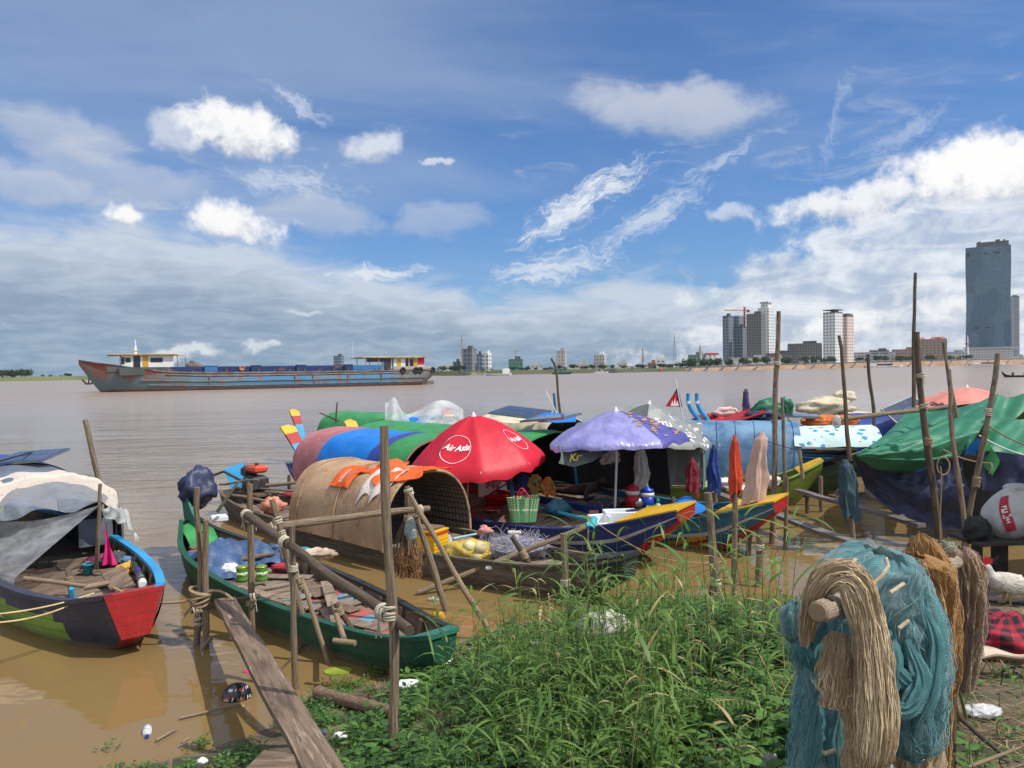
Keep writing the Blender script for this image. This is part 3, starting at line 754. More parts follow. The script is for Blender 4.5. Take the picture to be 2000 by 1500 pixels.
def film(name, c, alpha=.4, rough=.25, bump=.8):
    """clear plastic sheet: streaky, partly see-through"""
    mt = bpy.data.materials.new(name); mt.use_nodes = True
    t = mt.node_tree; b = NB(t); p = t.nodes['Principled BSDF']
    tcn = b.n('ShaderNodeTexCoord'); ob = tcn.outputs['Object']
    n1 = b.noise(b.mapping(ob, (1, 1, 2.2)), 2.6, 6, .6, .6)
    b.put(p.inputs['Base Color'], b.mix(n1, c, tuple(min(1, x * 1.25) for x in c[:3]) + (1,)))
    p.inputs['Roughness'].default_value = rough
    b.put(p.inputs['Alpha'], b.ss(n1, .25, .8, alpha - .16, alpha + .3))
    q = b.n('ShaderNodeBump'); q.inputs['Strength'].default_value = bump; q.inputs['Distance'].default_value = .04
    b.put(q.inputs['Height'], b.noise(b.mapping(ob, (1, 1, 2)), 5, 5, .6, .5)); b.put(p.inputs['Normal'], q.outputs[0])
    return mt
FILM = film('clear_plastic_film', (.30, .31, .32, 1), .46, .35)
FILM2 = film('milky_plastic_film', (.48, .50, .49, 1), .52)
ROPE = M('hemp_rope', (.42, .31, .19, 1), (.28, .20, .12, 1), s=8, st=(30, 60, 1), uv=True, rough=.95, bump=.8, bs=8)
ROPEW = M('pale_cord', (.58, .52, .40, 1), (.42, .36, .26, 1), s=8, st=(30, 60, 1), uv=True, rough=.95, bump=.6, bs=8)
RUBBER = M('black_rubber', (.02, .02, .022, 1), rough=.75, bump=.3)
TIN = M('dull_metal', (.42, .42, .41, 1), (.30, .30, .30, 1), metal=.9, rough=.35, bump=.1)
PLW = M('white_plastic', (.70, .70, .68, 1), (.62, .62, .6, 1), rough=.4, bump=.05)
FOAM = M('white_foam', (.78, .80, .80, 1), (.70, .73, .74, 1), s=3, rough=.9, bump=.4, bs=60, bd=.004)

# ------------------------------------------------------------------ hulls
TAB = [(0, .42, .05, .30, .16), (.06, .43, -.08, .45, .28), (.18, .43, -.18, .64, .46), (.4, .42, -.2, .74, .56), (.6, .42, -.2, .74, .56), (.75, .44, -.18, .65, .46),
       (.85, .52, -.10, .47, .30), (.91, .62, .0, .33, .20), (.96, .77, .36, .22, .14), (1, .95, .78, .15, .10)]
def hull_pt(tab, L, t, v, side, inset=0.0):
    zg, zk, bg, bb = interp(tab, t)
    y = lerp(bg, bb, v) + .10 * bg * math.sin(math.pi * v)
    return V((t * L, side * max(.012, y - inset), lerp(zg, zk, v ** .92)))
def half_w(tab, t, z):
    zg, zk, bg, bb = interp(tab, t); f = min(1, max(0, (zg - z) / max(.05, zg - zk)))
    f = f ** (1 / .92)
    return lerp(bg, bb, f) + .10 * bg * math.sin(math.pi * f)
def hull(root, tab, L, mats, ringmat, inner, cap, ns=56, nv=10, floor=.06, wall=.035, capw=.075, caph=.032, tipmat=None):
    b = MB(); ring = []
    for i in range(ns + 1):
        t = i / ns
        a = [hull_pt(tab, L, t, j / nv, 1) for j in range(nv + 1)]
        zk = a[-1].z
        ring.append(a + [V((t * L, 0, zk - .02))] + [V((p.x, -p.y, p.z)) for p in a[::-1]])
    n = len(ring[0]); vs = [p for r in ring for p in r]; fs = []; ms = []
    for i in range(ns):
        for j in range(n - 1):
            fs.append((i * n + j, i * n + j + 1, (i + 1) * n + j + 1, (i + 1) * n + j))
            side = 1 if j < nv else -1
            v = (j + .5) / nv if j < nv else (2.0 if j < nv + 2 else (n - 1 - j - .5) / nv)
            ms.append(ringmat((i + .5) / ns, v, side))
    uvs = [(i / ns * L, (min(j, n - 1 - j) / nv if min(j, n - 1 - j) <= nv else 1.0)) for i in range(ns + 1) for j in range(n)]
    b.add(vs, fs, ms, True, None, uvs)
    b.add(ring[0], [tuple(range(n))], ringmat(0, .3, 1)); b.add(ring[-1], [tuple(range(n))[::-1]], tipmat if tipmat is not None else ringmat(1, 2.0, 1))
    part(root, 'hull', b, mats)
    # inside lining
    b = MB(); vs = []; m2 = 6
    for i in range(ns + 1):
        t = lerp(.012, .988, i / ns); row = []
        for j in range(m2 + 1):
            p = hull_pt(tab, L, t, j / m2 * .93, 1, wall); row.append(p)
        zf = row[-1].z + .02
        vs += row + [V((t * L, 0, zf))] + [V((p.x, -p.y, p.z)) for p in row[::-1]]
    n = 2 * m2 + 3
    b.add(vs, [(i * n + j, (i + 1) * n + j, (i + 1) * n + j + 1, i * n + j + 1) for i in range(ns) for j in range(n - 1)], 0, True)
    part(root, 'lining', b, inner)
    for s in (1, -1):
        cm = cap[0] if isinstance(cap, (list, tuple)) and s > 0 else (cap[1] if isinstance(cap, (list, tuple)) else cap)
        b = MB(); vs = []
        for i in range(ns + 1):
            t = i / ns; p = hull_pt(tab, L, t, 0, s); k = min(1, .45 + p.y * s / .5)
            for dy, dz in ((-capw * .6, 0), (capw * .4, 0), (capw * .4, caph), (-capw * .6, caph)): vs.append((p.x, p.y + s * dy * k, p.z + dz - .006))
        b.add(vs, [(i * 4 + k, i * 4 + (k + 1) % 4, (i + 1) * 4 + (k + 1) % 4, (i + 1) * 4 + k) for i in range(ns) for k in range(4)] + [(0, 1, 2, 3), (ns * 4 + 3, ns * 4 + 2, ns * 4 + 1, ns * 4)], 0)
        part(root, 'gunwale', b, cm)
def deck(root, tab, L, t0, t1, z, mats, seed=0, wid=.16, ins=.07, name='deck', pick=None, slope=0.0, rough=1.0):
    """crosswise floor boards"""
    rnd = random.Random(seed); b = MB(); x = t0 * L
    while x < t1 * L - .05:
        w = wid * rnd.uniform(.7, 1.35); t = (x + w / 2) / L; zz = z(t) if callable(z) else z
        h = half_w(tab, t, zz) - ins
        mi = pick(t, rnd) if pick else rnd.randrange(len(mats))
        if h > .05:
            cuts = [-h, h] if rnd.random() < .45 else [-h, rnd.uniform(-.4, .4) * h, h]
            for a, e in zip(cuts, cuts[1:]):
                T = Matrix.Translation((x + w / 2, (a + e) / 2, zz + rnd.uniform(-.008, .008) * rough)) @ Euler((rnd.uniform(-.012, .012) * rough, rnd.uniform(-.03, .03) * rough, rnd.uniform(-.012, .012) * rough)).to_matrix().to_4x4()
                b.box((0, 0, 0), (w - .012, e - a - .012, .022), mi if not pick else pick(t, rnd), T, bev=.004)
        x += w
    return part(root, name, b, mats)
def ribs(root, tab, L, t0, t1, n, mat, z=.1):
    for i in range(n):
        t = lerp(t0, t1, i / (n - 1))
        for s in (1, -1):
            a = hull_pt(tab, L, t, .02, s, .05); c = hull_pt(tab, L, t, .62, s, .06)
            part(root, 'rib', MB().beam(a, c, .06, .05), mat)
def prow(root, tab, L, t0, mat, name='prow_deck', dz=.018, th=.03):
    b = MB(); n = 12; vs = []
    for i in range(n + 1):
        t = lerp(t0, 1, i / n); p = hull_pt(tab, L, t, 0, 1)
        for y, z in ((p.y + .01, p.z + dz), (p.y + .01, p.z + dz + th), (-p.y - .01, p.z + dz + th), (-p.y - .01, p.z + dz)): vs.append((t * L + (.02 if i == n else 0), y, z))
    b.add(vs, [(i * 4 + k, i * 4 + (k + 1) % 4, (i + 1) * 4 + (k + 1) % 4, (i + 1) * 4 + k) for i in range(n) for k in range(4)] + [(0, 1, 2, 3), (n * 4 + 3, n * 4 + 2, n * 4 + 1, n * 4)])
    return part(root, name, b, mat)
def arch_pt(u, hw, zb, ht, e=.8, yc=0.0):
    """u 0..1 from the near (-y) foot over the top to the far foot"""
    th = math.pi * (1 - u)
    c, s = math.cos(th), math.sin(th)
    return yc + hw * math.copysign(abs(c) ** e, c), zb + ht * s ** e
def arch(root, name, x0, x1, hw, zb, ht, mats, e=.8, yc=0, thick=.03, mi=None, nx=16, nu=26, wrk=.0, seed=0, u0=0.0, u1=1.0, taper=0.0, inner=None, sagx=0.0):
    """tunnel roof of bent mats or sheet"""
    def pt(u, v, off):
        x = lerp(x0, x1, v); uu = lerp(u0, u1, u)
        y, z = arch_pt(uu, hw + off - taper * v, zb, ht + off - taper * v, e, yc)
        k = wrk * mnoise.noise(V((x * 1.7, uu * 5, seed))) + wrk * .5 * mnoise.noise(V((x * 4.5, uu * 12, seed + 3)))
        z -= sagx * math.sin(math.pi * v) * math.sin(math.pi * uu)
        return V((x + wrk * .6 * mnoise.noise(V((uu * 6, seed, v))), y + k * (y - yc), z + k))
    b = MB()
    b.grid(lambda u, v: pt(u, v, thick), nu, nx, mi or 0, us=3, vs_=(x1 - x0), flip=True)
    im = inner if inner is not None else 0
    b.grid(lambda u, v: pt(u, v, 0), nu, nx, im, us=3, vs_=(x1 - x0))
    for v in (0, 1): b.grid(lambda u, w: pt(u, v, thick * w), nu, 1, 0, flip=(v == 0))
    for u in (0, 1): b.grid(lambda w, v: pt(u, v, thick * w), 1, nx, 0, flip=(u == 1))
    return part(root, name, b, mats)
def drape(fn, nu, nv, wrk=.02, seed=0, thick=.012, f1=2.2):
    """a loose sheet over fn(u, v) with wrinkles and a real thickness"""
    b = MB()
    def pt(u, v, o):
        p = V(fn(u, v)); q = p * f1
        return p + V((0, 0, wrk * (mnoise.noise(q + V((seed, 0, 0))) + .5 * mnoise.noise(q * 2.3 + V((0, seed, 0)))) + o))
    b.grid(lambda u, v: pt(u, v, thick), nu, nv, 0); b.grid(lambda u, v: pt(u, v, 0), nu, nv, 0, flip=True)
    for k in (0, 1):
        b.grid(lambda u, w: pt(u, k, thick * w), nu, 1, 0); b.grid(lambda w, v: pt(k, v, thick * w), 1, nv, 0)
    return b
def boat(name, label, tip, ang, L, group='wooden sampans moored along the bank', heel=0):
    h = V((math.cos(ang), math.sin(ang), 0)); o = V((tip.x, tip.y, 0)) - h * L
    t = thing(name, label, 'boat', o, ang, group)
    t.rotation_euler = (R(heel), 0, ang); WM[t.name] = Matrix.Translation(o) @ Euler((R(heel), 0, ang)).to_matrix().to_4x4()
    return t
def loc(root, px, py, z): return WM[root.name].inverted() @ at(px, py, z)
def wpt(root, x, y, z): return WM[root.name] @ V((x, y, z))

# ---- boat at the left edge: green with charcoal band and a wide red bow
LA = 8.5
TA = [(0, .50, .05, .35, .2), (.08, .48, -.1, .62, .4), (.25, .46, -.22, .92, .70), (.5, .46, -.24, .95, .74), (.68, .46, -.22, .88, .66), (.82, .47, -.16, .72, .50), (.92, .51, -.12, .50, .26), (.955, .56, -.02, .40, .13), (1, .64, .22, .26, .11)]
bA = boat('sampan', 'green sampan with a charcoal band and wide red bow, at the left edge', at(262, 1186, .5), R(-47), LA)
def rmA(t, v, s):
    if v > 1.5: return 2 if t > .945 else 0
    if t > .875 + .03 * math.sin(v * 3): return 1
    return 1 if v < .22 + .02 * math.sin(t * 40) else 0
hull(bA, TA, LA, [P_GRN, P_CHAR, P_RED], rmA, INW, (P_SKY, P_CHAR), nv=12, tipmat=2, capw=.10, caph=.045)
deck(bA, TA, LA, .08, .93, .20, [PLK1, PLK2, PLK1], 3, .26, rough=2)
b = MB(); b.grid(lambda u, v: (lerp(.955, 1.004, v) * LA, lerp(-1, 1, u) * (hull_pt(TA, LA, lerp(.955, 1, v), 0, 1).y + .035), hull_pt(TA, LA, lerp(.955, 1, v), 0, 1).z + .035), 6, 3)
b.grid(lambda u, v: (LA * 1.004 + .005, lerp(-1, 1, u) * lerp(.295, .14, v), lerp(.675, .20, v)), 6, 6, flip=True)
b.grid(lambda u, v: (lerp(.955, 1.004, u) * LA, hull_pt(TA, LA, lerp(.955, 1, u), v * .9, 1).y + .036, hull_pt(TA, LA, lerp(.955, 1, u), v * .9, 1).z + .034 * (1 - v)), 3, 6)
part(bA, 'bow_board', b, P_RED)
ribs(bA, TA, LA, .55, .9, 6, INW)
arch(bA, 'roof', .9, 4.55, 1.02, .44, 1.02, [GREYC, BLACKT], .78, nx=14, mi=lambda u, v: 0, wrk=.03, inner=1)
for x in (4.45, 2.6, .95):
    part(bA, 'roof_hoop', MB().tube([(x, *arch_pt(u / 16, .985, .40, 1.02, .78)) for u in range(17)], .018, 6), WOODD)
b = MB(); b.box((4.42, .70, .58), (.03, .46, .40)); part(bA, 'end_board', b, GREYC)

# ---- dark green sampan in the middle
LB = 6.65
TB = [(0, .62, .30, .14, .07), (.05, .50, .12, .26, .14), (.12, .42, -.05, .42, .26), (.25, .36, -.16, .58, .43), (.45, .34, -.19, .64, .50), (.62, .34, -.18, .60, .45), (.78, .35, -.14, .49, .34), (.9, .37, -.04, .35, .22), (.96, .42, .08, .25, .14), (1, .48, .22, .16, .08)]
bB = boat('sampan', 'open dark green sampan with patchy red and blue floor boards', at(866, 1250, .42), R(-48.4), LB)
hull(bB, TB, LB, [P_DGRN, P_TURQ], lambda t, v, s: 0, INW, (P_BLK, P_DGRN), nv=10, tipmat=0, capw=.08, caph=.03)
def pkB(t, rnd):
    if .52 < t < .86 and rnd.random() < .52: return rnd.choice((3, 4, 3))
    return rnd.choice((0, 1, 1, 2))
deck(bB, TB, LB, .30, .90, .155, [PLK1, PLK2, PLK3, PLKR, PLKB], 8, .19, pick=pkB, rough=2.2)
prow(bB, TB, LB, .968, P_TURQ, 'bow_block', -.02, .045)
ribs(bB, TB, LB, .34, .88, 8, INW)
for i, (x, w) in enumerate(((.7, .5), (.98, .7), (1.3, .9), (1.62, 1.02), (1.9, 1.08))):
    part(bB, 'thwart', MB().beam((x, -w / 2, .33), (x, w / 2, .33), .11, .03), (PLK1, PLK2)[i % 2])
b = MB(); b.add([(-.12, -.03, .45), (.55, -.03, .52), (.12, -.02, .78), (-.42, -.012, 1.22), (-.12, .03, .45), (.55, .03, .52), (.12, .02, .78), (-.42, .012, 1.22)], [(0, 1, 2, 3), (7, 6, 5, 4), (0, 4, 5, 1), (1, 5, 6, 2), (2, 6, 7, 3), (3, 7, 4, 0)])
part(bB, 'tail_fin', b, P_TURQ)

# ---- dark timber sampan under the cardboard roof
LC = 10.2
TC = [(0, .46, .1, .2, .1), (.06, .38, -.05, .38, .24), (.18, .34, -.17, .62, .46), (.4, .33, -.2, .78, .62), (.66, .33, -.2, .76, .58), (.80, .36, -.16, .60, .44), (.897, .42, -.07, .42, .28), (.953, .50, .1, .29, .18), (1, .62, .38, .17, .1)]
bC = boat('sampan', 'dark bare timber sampan carrying an arched cardboard roof', at(1250, 1094, .55) + V((-.14, -.14, 0)), R(-43.3), LC)
hull(bC, TC, LC, [OLDW, P_BLK], lambda t, v, s: 1 if t > .957 else 0, OLDW, OLDW, nv=10, tipmat=1, capw=.07, caph=.03)
deck(bC, TC, LC, .6, .945, lambda t: .25 + max(0, t - .84) * .6, [PLK2, PLK3, PLK2], 21, .15, rough=1.2)
deck(bC, TC, LC, .38, .6, .12, [PLK1], 22, .2)
deck(bC, TC, LC, .06, .36, .24, [PLK1, PLK2], 23, .3, rough=2.5)
prow(bC, TC, LC, .945, P_BLK, 'bow_block', .0, .06)
b = MB()
ribs(bC, TC, LC, .64, .90, 5, OLDW)
arch(bC, 'roof', 3.95, 6.5, .86, .30, 1.07, [CARD, WICK], .82, -.02, .03, nx=20, nu=30, wrk=.018, seed=5, inner=1)
for x in (4.2, 5.25):
    part(bC, 'roof_batten', MB().tube([(x, *arch_pt(u / 18, .902, .30, 1.112, .82, -.02)) for u in range(19)], .012, 5), CARD)
part(bC, 'front_hoop', MB().tube([(6.51, *arch_pt(u / 20, .875, .28, 1.085, .82, -.02)) for u in range(21)], .022, 6), CARD)

# ---- navy boat with the red parasol, roofed at the stern
LD = 11.8
TD = [(0, .62, .30, .16, .08), (.05, .52, .05, .34, .2), (.14, .44, -.16, .60, .44), (.35, .42, -.2, .80, .62), (.55, .41, -.2, .82, .64), (.7, .42, -.18, .76, .56), (.8, .44, -.14, .64, .44), (.87, .52, -.07, .50, .33), (.915, .63, .02, .40, .28), (.96, .77, .38, .31, .23), (1, .90, .74, .23, .18)]
bD = boat('sampan', 'navy blue sampan with yellow topped red prow and blue tarp roof', at(1366, 978, .95) + V((-.16, -.16, 0)), R(-46.6), LD, heel=8)
def rmD(t, v, s):
    if v > 1.5: return 1 if t > .885 else 0
    if t > .89 and v > .80: return 1
    if t > .7 and .30 < v < .40: return 2
    if t < .74 and t > .40:
        q = v + (t - .66) * 3.2
        if .62 < q < .78: return 1
        if .78 < q < .98: return 3
    return 0
hull(bD, TD, LD, [P_NAVY, P_RED, P_GREY, P_YEL], rmD, P_NAVY, P_NAVY, nv=20, ns=72, tipmat=1)
deck(bD, TD, LD, .05, .90, lambda t: .33 + max(0, t - .8) * .6, [PLK1, PLK2, PLK1], 31, .2)
prow(bD, TD, LD, .915, P_YEL)
def tail(root, t0, mats, h=1.0, lean=.55, w=.17, z0=.5):
    """upswept forked stern fin painted in zones"""
    zs = [0, .35, .62, .84, 1.0]; mid = ['tail_fin', 'tail_fin', 'tail_stripe', 'tail_tip']
    for k in range(4):
        b = MB(); a0, a1 = zs[k], zs[k + 1]
        for q in range(3):
            u0, u1 = lerp(a0, a1, q / 3), lerp(a0, a1, (q + 1) / 3)
            vs = []
            for u in (u0, u1):
                x = t0 - lean * u ** 1.3; z = z0 + h * u; ww = w * (.55 + .55 * u); th = .035
                vs += [(x - th, -ww, z), (x + th, -ww, z + .02), (x + th, ww, z + .02), (x - th, ww, z)]
            if k == 3 and q == 2: vs[6] = (vs[6][0], vs[6][1] * .15, vs[6][2] + .02); vs[7] = (vs[7][0], vs[7][1] * .15, vs[7][2] + .02)
            b.add(vs, [(0, 1, 5, 4), (1, 2, 6, 5), (2, 3, 7, 6), (3, 0, 4, 7), (0, 3, 2, 1), (4, 5, 6, 7)])
        part(root, mid[k], b, mats[k])
tail(bD, .85, [P_SKY, P_SKY, P_RED, P_YEL], 1.15, .85, .17, .42)
# cabin roof: faded pink sheet aft, blue tarp forward, navy and green bands at its front edge
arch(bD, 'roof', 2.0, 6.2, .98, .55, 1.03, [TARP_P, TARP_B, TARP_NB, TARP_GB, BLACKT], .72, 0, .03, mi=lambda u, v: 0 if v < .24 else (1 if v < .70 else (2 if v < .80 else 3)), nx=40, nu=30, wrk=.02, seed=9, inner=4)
for x, c in ((2.1, P_SKY), (3.4, P_SKY), (4.8, P_RED), (6.1, P_SKY)):
    for s in (-1, 1): part(bD, 'cabin_post', MB().box((x, s * .90, .72), (.05, .05, .72)), c)
b = MB(); b.box((3.7, .93, .72), (3.4, .02, .5)); part(bD, 'side_curtain', b, BLACKT)
b = MB(); b.box((2.05, 0, .85), (.03, 1.7, .75)); part(bD, 'end_curtain', b, BLACKT)

# ---- teal boat with the violet parasol
LE = 11.2
bE = boat('sampan', 'teal sampan with yellow topped red prow, under the violet parasol', at(1536, 965, .95) + V((-.05, -.05, 0)), R(-45.5), LE, heel=8)
def rmE(t, v, s):
    if v > 1.5: return 1 if t > .885 else 0
    if t > .89 and v > .80: return 1
    if t > .78 and .34 < v < .44: return 2
    q = v + (t - .84) * 4.2
    if .74 < t < .90:
        if .62 < q < .76: return 3
        if .76 < q < .88: return 1
        if .88 < q < 1.02: return 3
    return 0
hull(bE, TD, LE, [P_TEAL, P_RED, P_GREY, P_YEL], rmE, P_TEAL, P_TEAL, nv=20, ns=72, tipmat=1)
deck(bE, TD, LE, .05, .90, lambda t: .33 + max(0, t - .8) * .6, [PLK1, PLK1, PLK2], 41, .2)
prow(bE, TD, LE, .915, P_YEL)
tail(bE, .25, [P_SKY, P_SKY, P_RED, P_YEL], 1.25, .65, .15, .42)
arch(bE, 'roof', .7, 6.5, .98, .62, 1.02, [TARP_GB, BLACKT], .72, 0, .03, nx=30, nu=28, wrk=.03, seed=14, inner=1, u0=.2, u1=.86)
for x in (.9, 2.6, 4.5, 6.35):
    for s in (-1, 1): part(bE, 'cabin_post', MB().box((x, s * .92, .76), (.055, .055, .80)), P_SKY if x > 2 else P_RED)
b = MB(); b.box((5.2, -.80, .56), (2.6, .03, .30)); part(bE, 'side_board', b, P_RED)
b = MB(); b.grid(lambda u, v: (lerp(.6, 8.6, u), .93 + .03 * math.sin(u * 60), lerp(.42, 1.42 - .18 * abs(math.sin(u * 7)), v)), 60, 6); part(bE, 'side_curtain', b, BLACKT)  # far curtain, run on in black to stand for the shade under the parasol
part(bE, 'end_curtain', MB().grid(lambda u, v: (4.4 + .03 * math.sin(u * 30), lerp(-.85, .9, u), lerp(.36, 1.5, v)), 24, 4), BLACKT)  # black cloth put in to darken the cabin like deep shade
b = MB(); b.beam((4.5, -.88, .98), (6.4, -.88, .92), .03, .03); b.beam((5.6, -.88, .58), (6.3, -.88, .94), .03, .03); part(bE, 'rail', b, P_RED)

# ---- olive boat with the grey parasol
LF = 6.4
bF = boat('sampan', 'olive green sampan with a yellow prow deck and light green rim', at(1603, 893, .98), R(-13), LF)
hull(bF, TD, LF, [P_OLIVE, P_OLIVE], lambda t, v, s: 0, P_OLIVE, P_LIME, nv=10, tipmat=0)
deck(bF, TD, LF, .05, .9, lambda t: .34 + max(0, t - .8) * .6, [PLK1, PLK2, P_LIME], 51, .22, pick=lambda t, r: 2 if .62 < t < .72 else r.randrange(2))
prow(bF, TD, LF, .925, P_YEL)
tail(bF, .25, [P_SKY, P_SKY, P_WHT, P_SKY], 1.0, .5, .1, .5)
TIGER = pattern_cloth('grey_printed_tarp', (.21, .215, .21, 1), [((.72, .72, .70, 1), .26), ((.04, .04, .04, 1), .16)], 5, .5)
BEAR = pattern_cloth('grey_cloth_with_orange_print', (.125, .155, .165, 1), [((.50, .20, .06, 1), .34), ((.66, .58, .48, 1), .14)], 2.2)
arch(bF, 'roof', 1.3, 4.0, .92, .55, 1.12, [GREYT, TIGER, BLACKT], .72, 0, .03, mi=lambda u, v: 1 if u > .3 and v > .45 else 0, nx=20, nu=28, wrk=.03, seed=19, inner=2)
b = MB(); b.grid(lambda u, v: (lerp(2.7, 4.0, u), -.95 - .03 * math.sin(u * 17) , lerp(1.45, .48, v)), 24, 10); b.grid(lambda u, v: (lerp(4.0, 4.05, u), -.95 + u * .25, lerp(1.5, .45, v)), 6, 8)
part(bF, 'side_curtain', b, BEAR)
for x in (1.4, 3.98):
    for s in (-1, 1): part(bF, 'cabin_post', MB().tube([(x, s * .9, .4), (x, s * .9, 1.35)], .025, 6), P_SKY)

# ---- grey green boat with the faded blue vinyl tunnel
LG = 9.6
bG = boat('sampan', 'grey green sampan with a long faded blue vinyl roof', at(1693, 887, .88), R(-13), LG)
hull(bG, TD, LG, [P_GGRN], lambda t, v, s: 0, P_GGRN, P_GGRN, nv=10, tipmat=0)
deck(bG, TD, LG, .05, .9, .34, [PLK1, PLK2], 61, .22)
prow(bG, TD, LG, .925, PLK3)
PENG = pattern_cloth('pale_printed_awning', (.50, .66, .66, 1), [((.06, .25, .42, 1), .27), ((.62, .50, .22, 1), .18), ((.55, .10, .10, 1), .15), ((.74, .74, .72, 1), .14)], 4.2)
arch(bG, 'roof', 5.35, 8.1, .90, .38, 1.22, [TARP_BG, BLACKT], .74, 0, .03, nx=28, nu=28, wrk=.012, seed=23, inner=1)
for k in range(7):
    x = 5.5 + k * .41
    part(bG, 'roof_hoop', MB().tube([(x, *arch_pt(u / 18, .945, .38, 1.265, .74)) for u in range(19)], .009, 5), TARP_BG)
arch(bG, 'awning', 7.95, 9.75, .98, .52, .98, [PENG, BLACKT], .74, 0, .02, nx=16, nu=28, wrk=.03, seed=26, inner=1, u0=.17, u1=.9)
part(bG, 'end_panel', MB().box((5.2, -.5, .85), (.05, 1.0, .9)), BLACKT)

# ---- boat behind the big green tarp
LH = 10.5
oH = V((7.75, 16.5, 0))
bH = thing('sampan', 'boat striped blue, white, red and green, half hidden behind the green tarp', 'boat', oH, R(-2), 'wooden sampans moored along the bank')
TH = [(0, .86, .0, .55, .4), (.1, .84, -.15, .72, .5), (.5, .82, -.2, .85, .62), (.8, .84, -.16, .7, .5), (1, 1.0, .1, .3, .2)]
hull(bH, TH, LH, [P_GRN, P_SKY, P_WHT, P_RED], lambda t, v, s: 1 if v < .22 else (2 if v < .32 else (3 if v < .46 else 0)), INW, PLK3, nv=16, tipmat=0)
deck(bH, TH, LH, .05, .9, .45, [PLK1, PLK2], 71, .22)

# ---- two roofed boats moored farther out, seen over the others
bX = boat('sampan', 'roofed sampan behind the teal one, green tarp under clear plastic', V((-.5, 18.5, 0)), R(-45.5), 9.2)
hull(bX, TD, 9.2, [P_TEAL], lambda t, v, s: 0, INW, P_TEAL, tipmat=0)
tail(bX, .25, [P_SKY, P_SKY, P_RED, P_YEL], 1.25, .65, .15, .42)
arch(bX, 'roof', 2.6, 7.4, .95, .62, 1.08, [TARP_GB, TARP_B, BLACKT], .72, 0, .03, nx=30, nu=28, wrk=.04, seed=34, inner=2, mi=lambda u, v: 1 if v > .78 else 0)
bY = boat('sampan', 'outer sampan with a pale canvas roof, behind the green roofs', V((2.0, 20.0, 0)), R(-45.5), 5.6)
hull(bY, TD, 5.6, [P_TEAL], lambda t, v, s: 0, INW, P_TEAL, tipmat=0)
tail(bY, .25, [P_SKY, P_YEL, P_YEL, P_RED], 1.3, .5, .2, .42)
arch(bY, 'roof', 1.9, 4.8, .95, .62, .98, [CREAM, BLACKT], .8, 0, .03, nx=24, nu=24, wrk=.05, seed=37, inner=1)
# ------------------------------------------------------------------ river barge
def barge_paint():
    mt = bpy.data.materials.new('rusty_blue_hull'); mt.use_nodes = True
    t = mt.node_tree; b = NB(t); p = t.nodes['Principled BSDF']
    tcn = b.n('ShaderNodeTexCoord'); ob = tcn.outputs['Object']
    s = b.n('ShaderNodeSeparateXYZ'); b.put(s.inputs[0], ob)
    n = b.noise(b.mapping(ob, (.35, 1, .8)), .45, 7, .65, .3)
    n2 = b.noise(b.mapping(ob, (.6, 1, .35)), 1.1, 7, .7, .4)
    c = b.mix(b.ss(n, .46, .68), (.03, .19, .36, 1), (.08, .19, .25, 1))
    c = b.mix(b.mul(b.ss(b.add(s.outputs[0], b.mul(b.sub(n, .5), 14)), 40, 52), .85), c, (.10, .125, .115, 1))
    c = b.mix(b.mul(b.ss(b.add(s.outputs[0], b.mul(b.sub(n, .5), 8)), 13, 7), .8), c, (.15, .155, .135, 1))
    up = b.ss(b.add(s.outputs[2], b.mul(b.sub(n, .5), 2.5)), 1.6, 3.4)
    c = b.mix(b.math('MULTIPLY', b.ss(b.add(n2, b.mul(up, .12)), .51, .63), .85), c, (.19, .075, .045, 1))
    c = b.mix(b.ss(b.add(s.outputs[2], b.mul(b.sub(n2, .5), .5)), .45, .25), c, (.12, .045, .03, 1))
    b.put(p.inputs['Base Color'], c); p.inputs['Roughness'].default_value = .6
    return mt
HULLP = barge_paint()
RUSTR = M('rust_red_paint', (.22, .05, .04, 1), (.13, .035, .03, 1), s=.5, rough=.8, bump=0, c3=(.10, .12, .13, 1), k3=.62)
COAM = M('navy_coaming_paint', (.012, .035, .13, 1), (.010, .026, .09, 1), s=.4, st=(.4, 1, 1), rough=.6, bump=0, c3=(.16, .075, .06, 1), k3=.55, s3=.8)
COAMG = M('grey_green_coaming', (.07, .085, .08, 1), (.05, .06, .06, 1), s=.4, bump=0)
RAILR = M('rusty_rubbing_rail', (.17, .15, .13, 1), (.12, .08, .06, 1), s=.6, bump=0)
CABW = M('white_cabin_paint', (.72, .73, .72, 1), (.64, .64, .62, 1), s=.6, bump=0)
CABY = M('ochre_door_paint', (.62, .36, .03, 1), bump=0)
CABR = M('ochre_roof_edge', (.50, .34, .10, 1), (.30, .20, .08, 1), s=.8, bump=0)
WIN = M('dark_cabin_window', (.02, .025, .03, 1), rough=.15, bump=0)
LGTB = M('light_blue_locker', (.04, .18, .42, 1), bump=0)
bw, sw = at(193, 766, 0), at(812, 751, 0)
hv = (bw - sw); hv.z = 0; LBR = hv.length + 6; hv.normalize()
ob_ = sw - hv * 3
bar = thing('cargo_barge', 'long rusty blue river barge with a red bow and white cabins, out on the river', 'barge', ob_, math.atan2(hv.y, hv.x))
TBR = [(0, 3.3, 1.6, 3.0, 1.6), (.03, 3.25, .6, 4.2, 3.0), (.07, 3.2, -.8, 5.0, 4.2), (.2, 3.1, -1.2, 5.2, 4.8), (.5, 3.1, -1.2, 5.2, 4.8), (.76, 3.3, -1.2, 5.0, 4.5), (.86, 4.0, -1.1, 4.0, 2.9), (.93, 4.8, -.6, 2.4, 1.2), (.952, 5.0, .1, 1.7, .6), (1, 5.6, 4.9, .25, .05)]
def rmBR(t, v, s):
    if t > .80 and v < .02 + .20 * min(1, (t - .80) / .06) and v < .25: return 1
    return 0
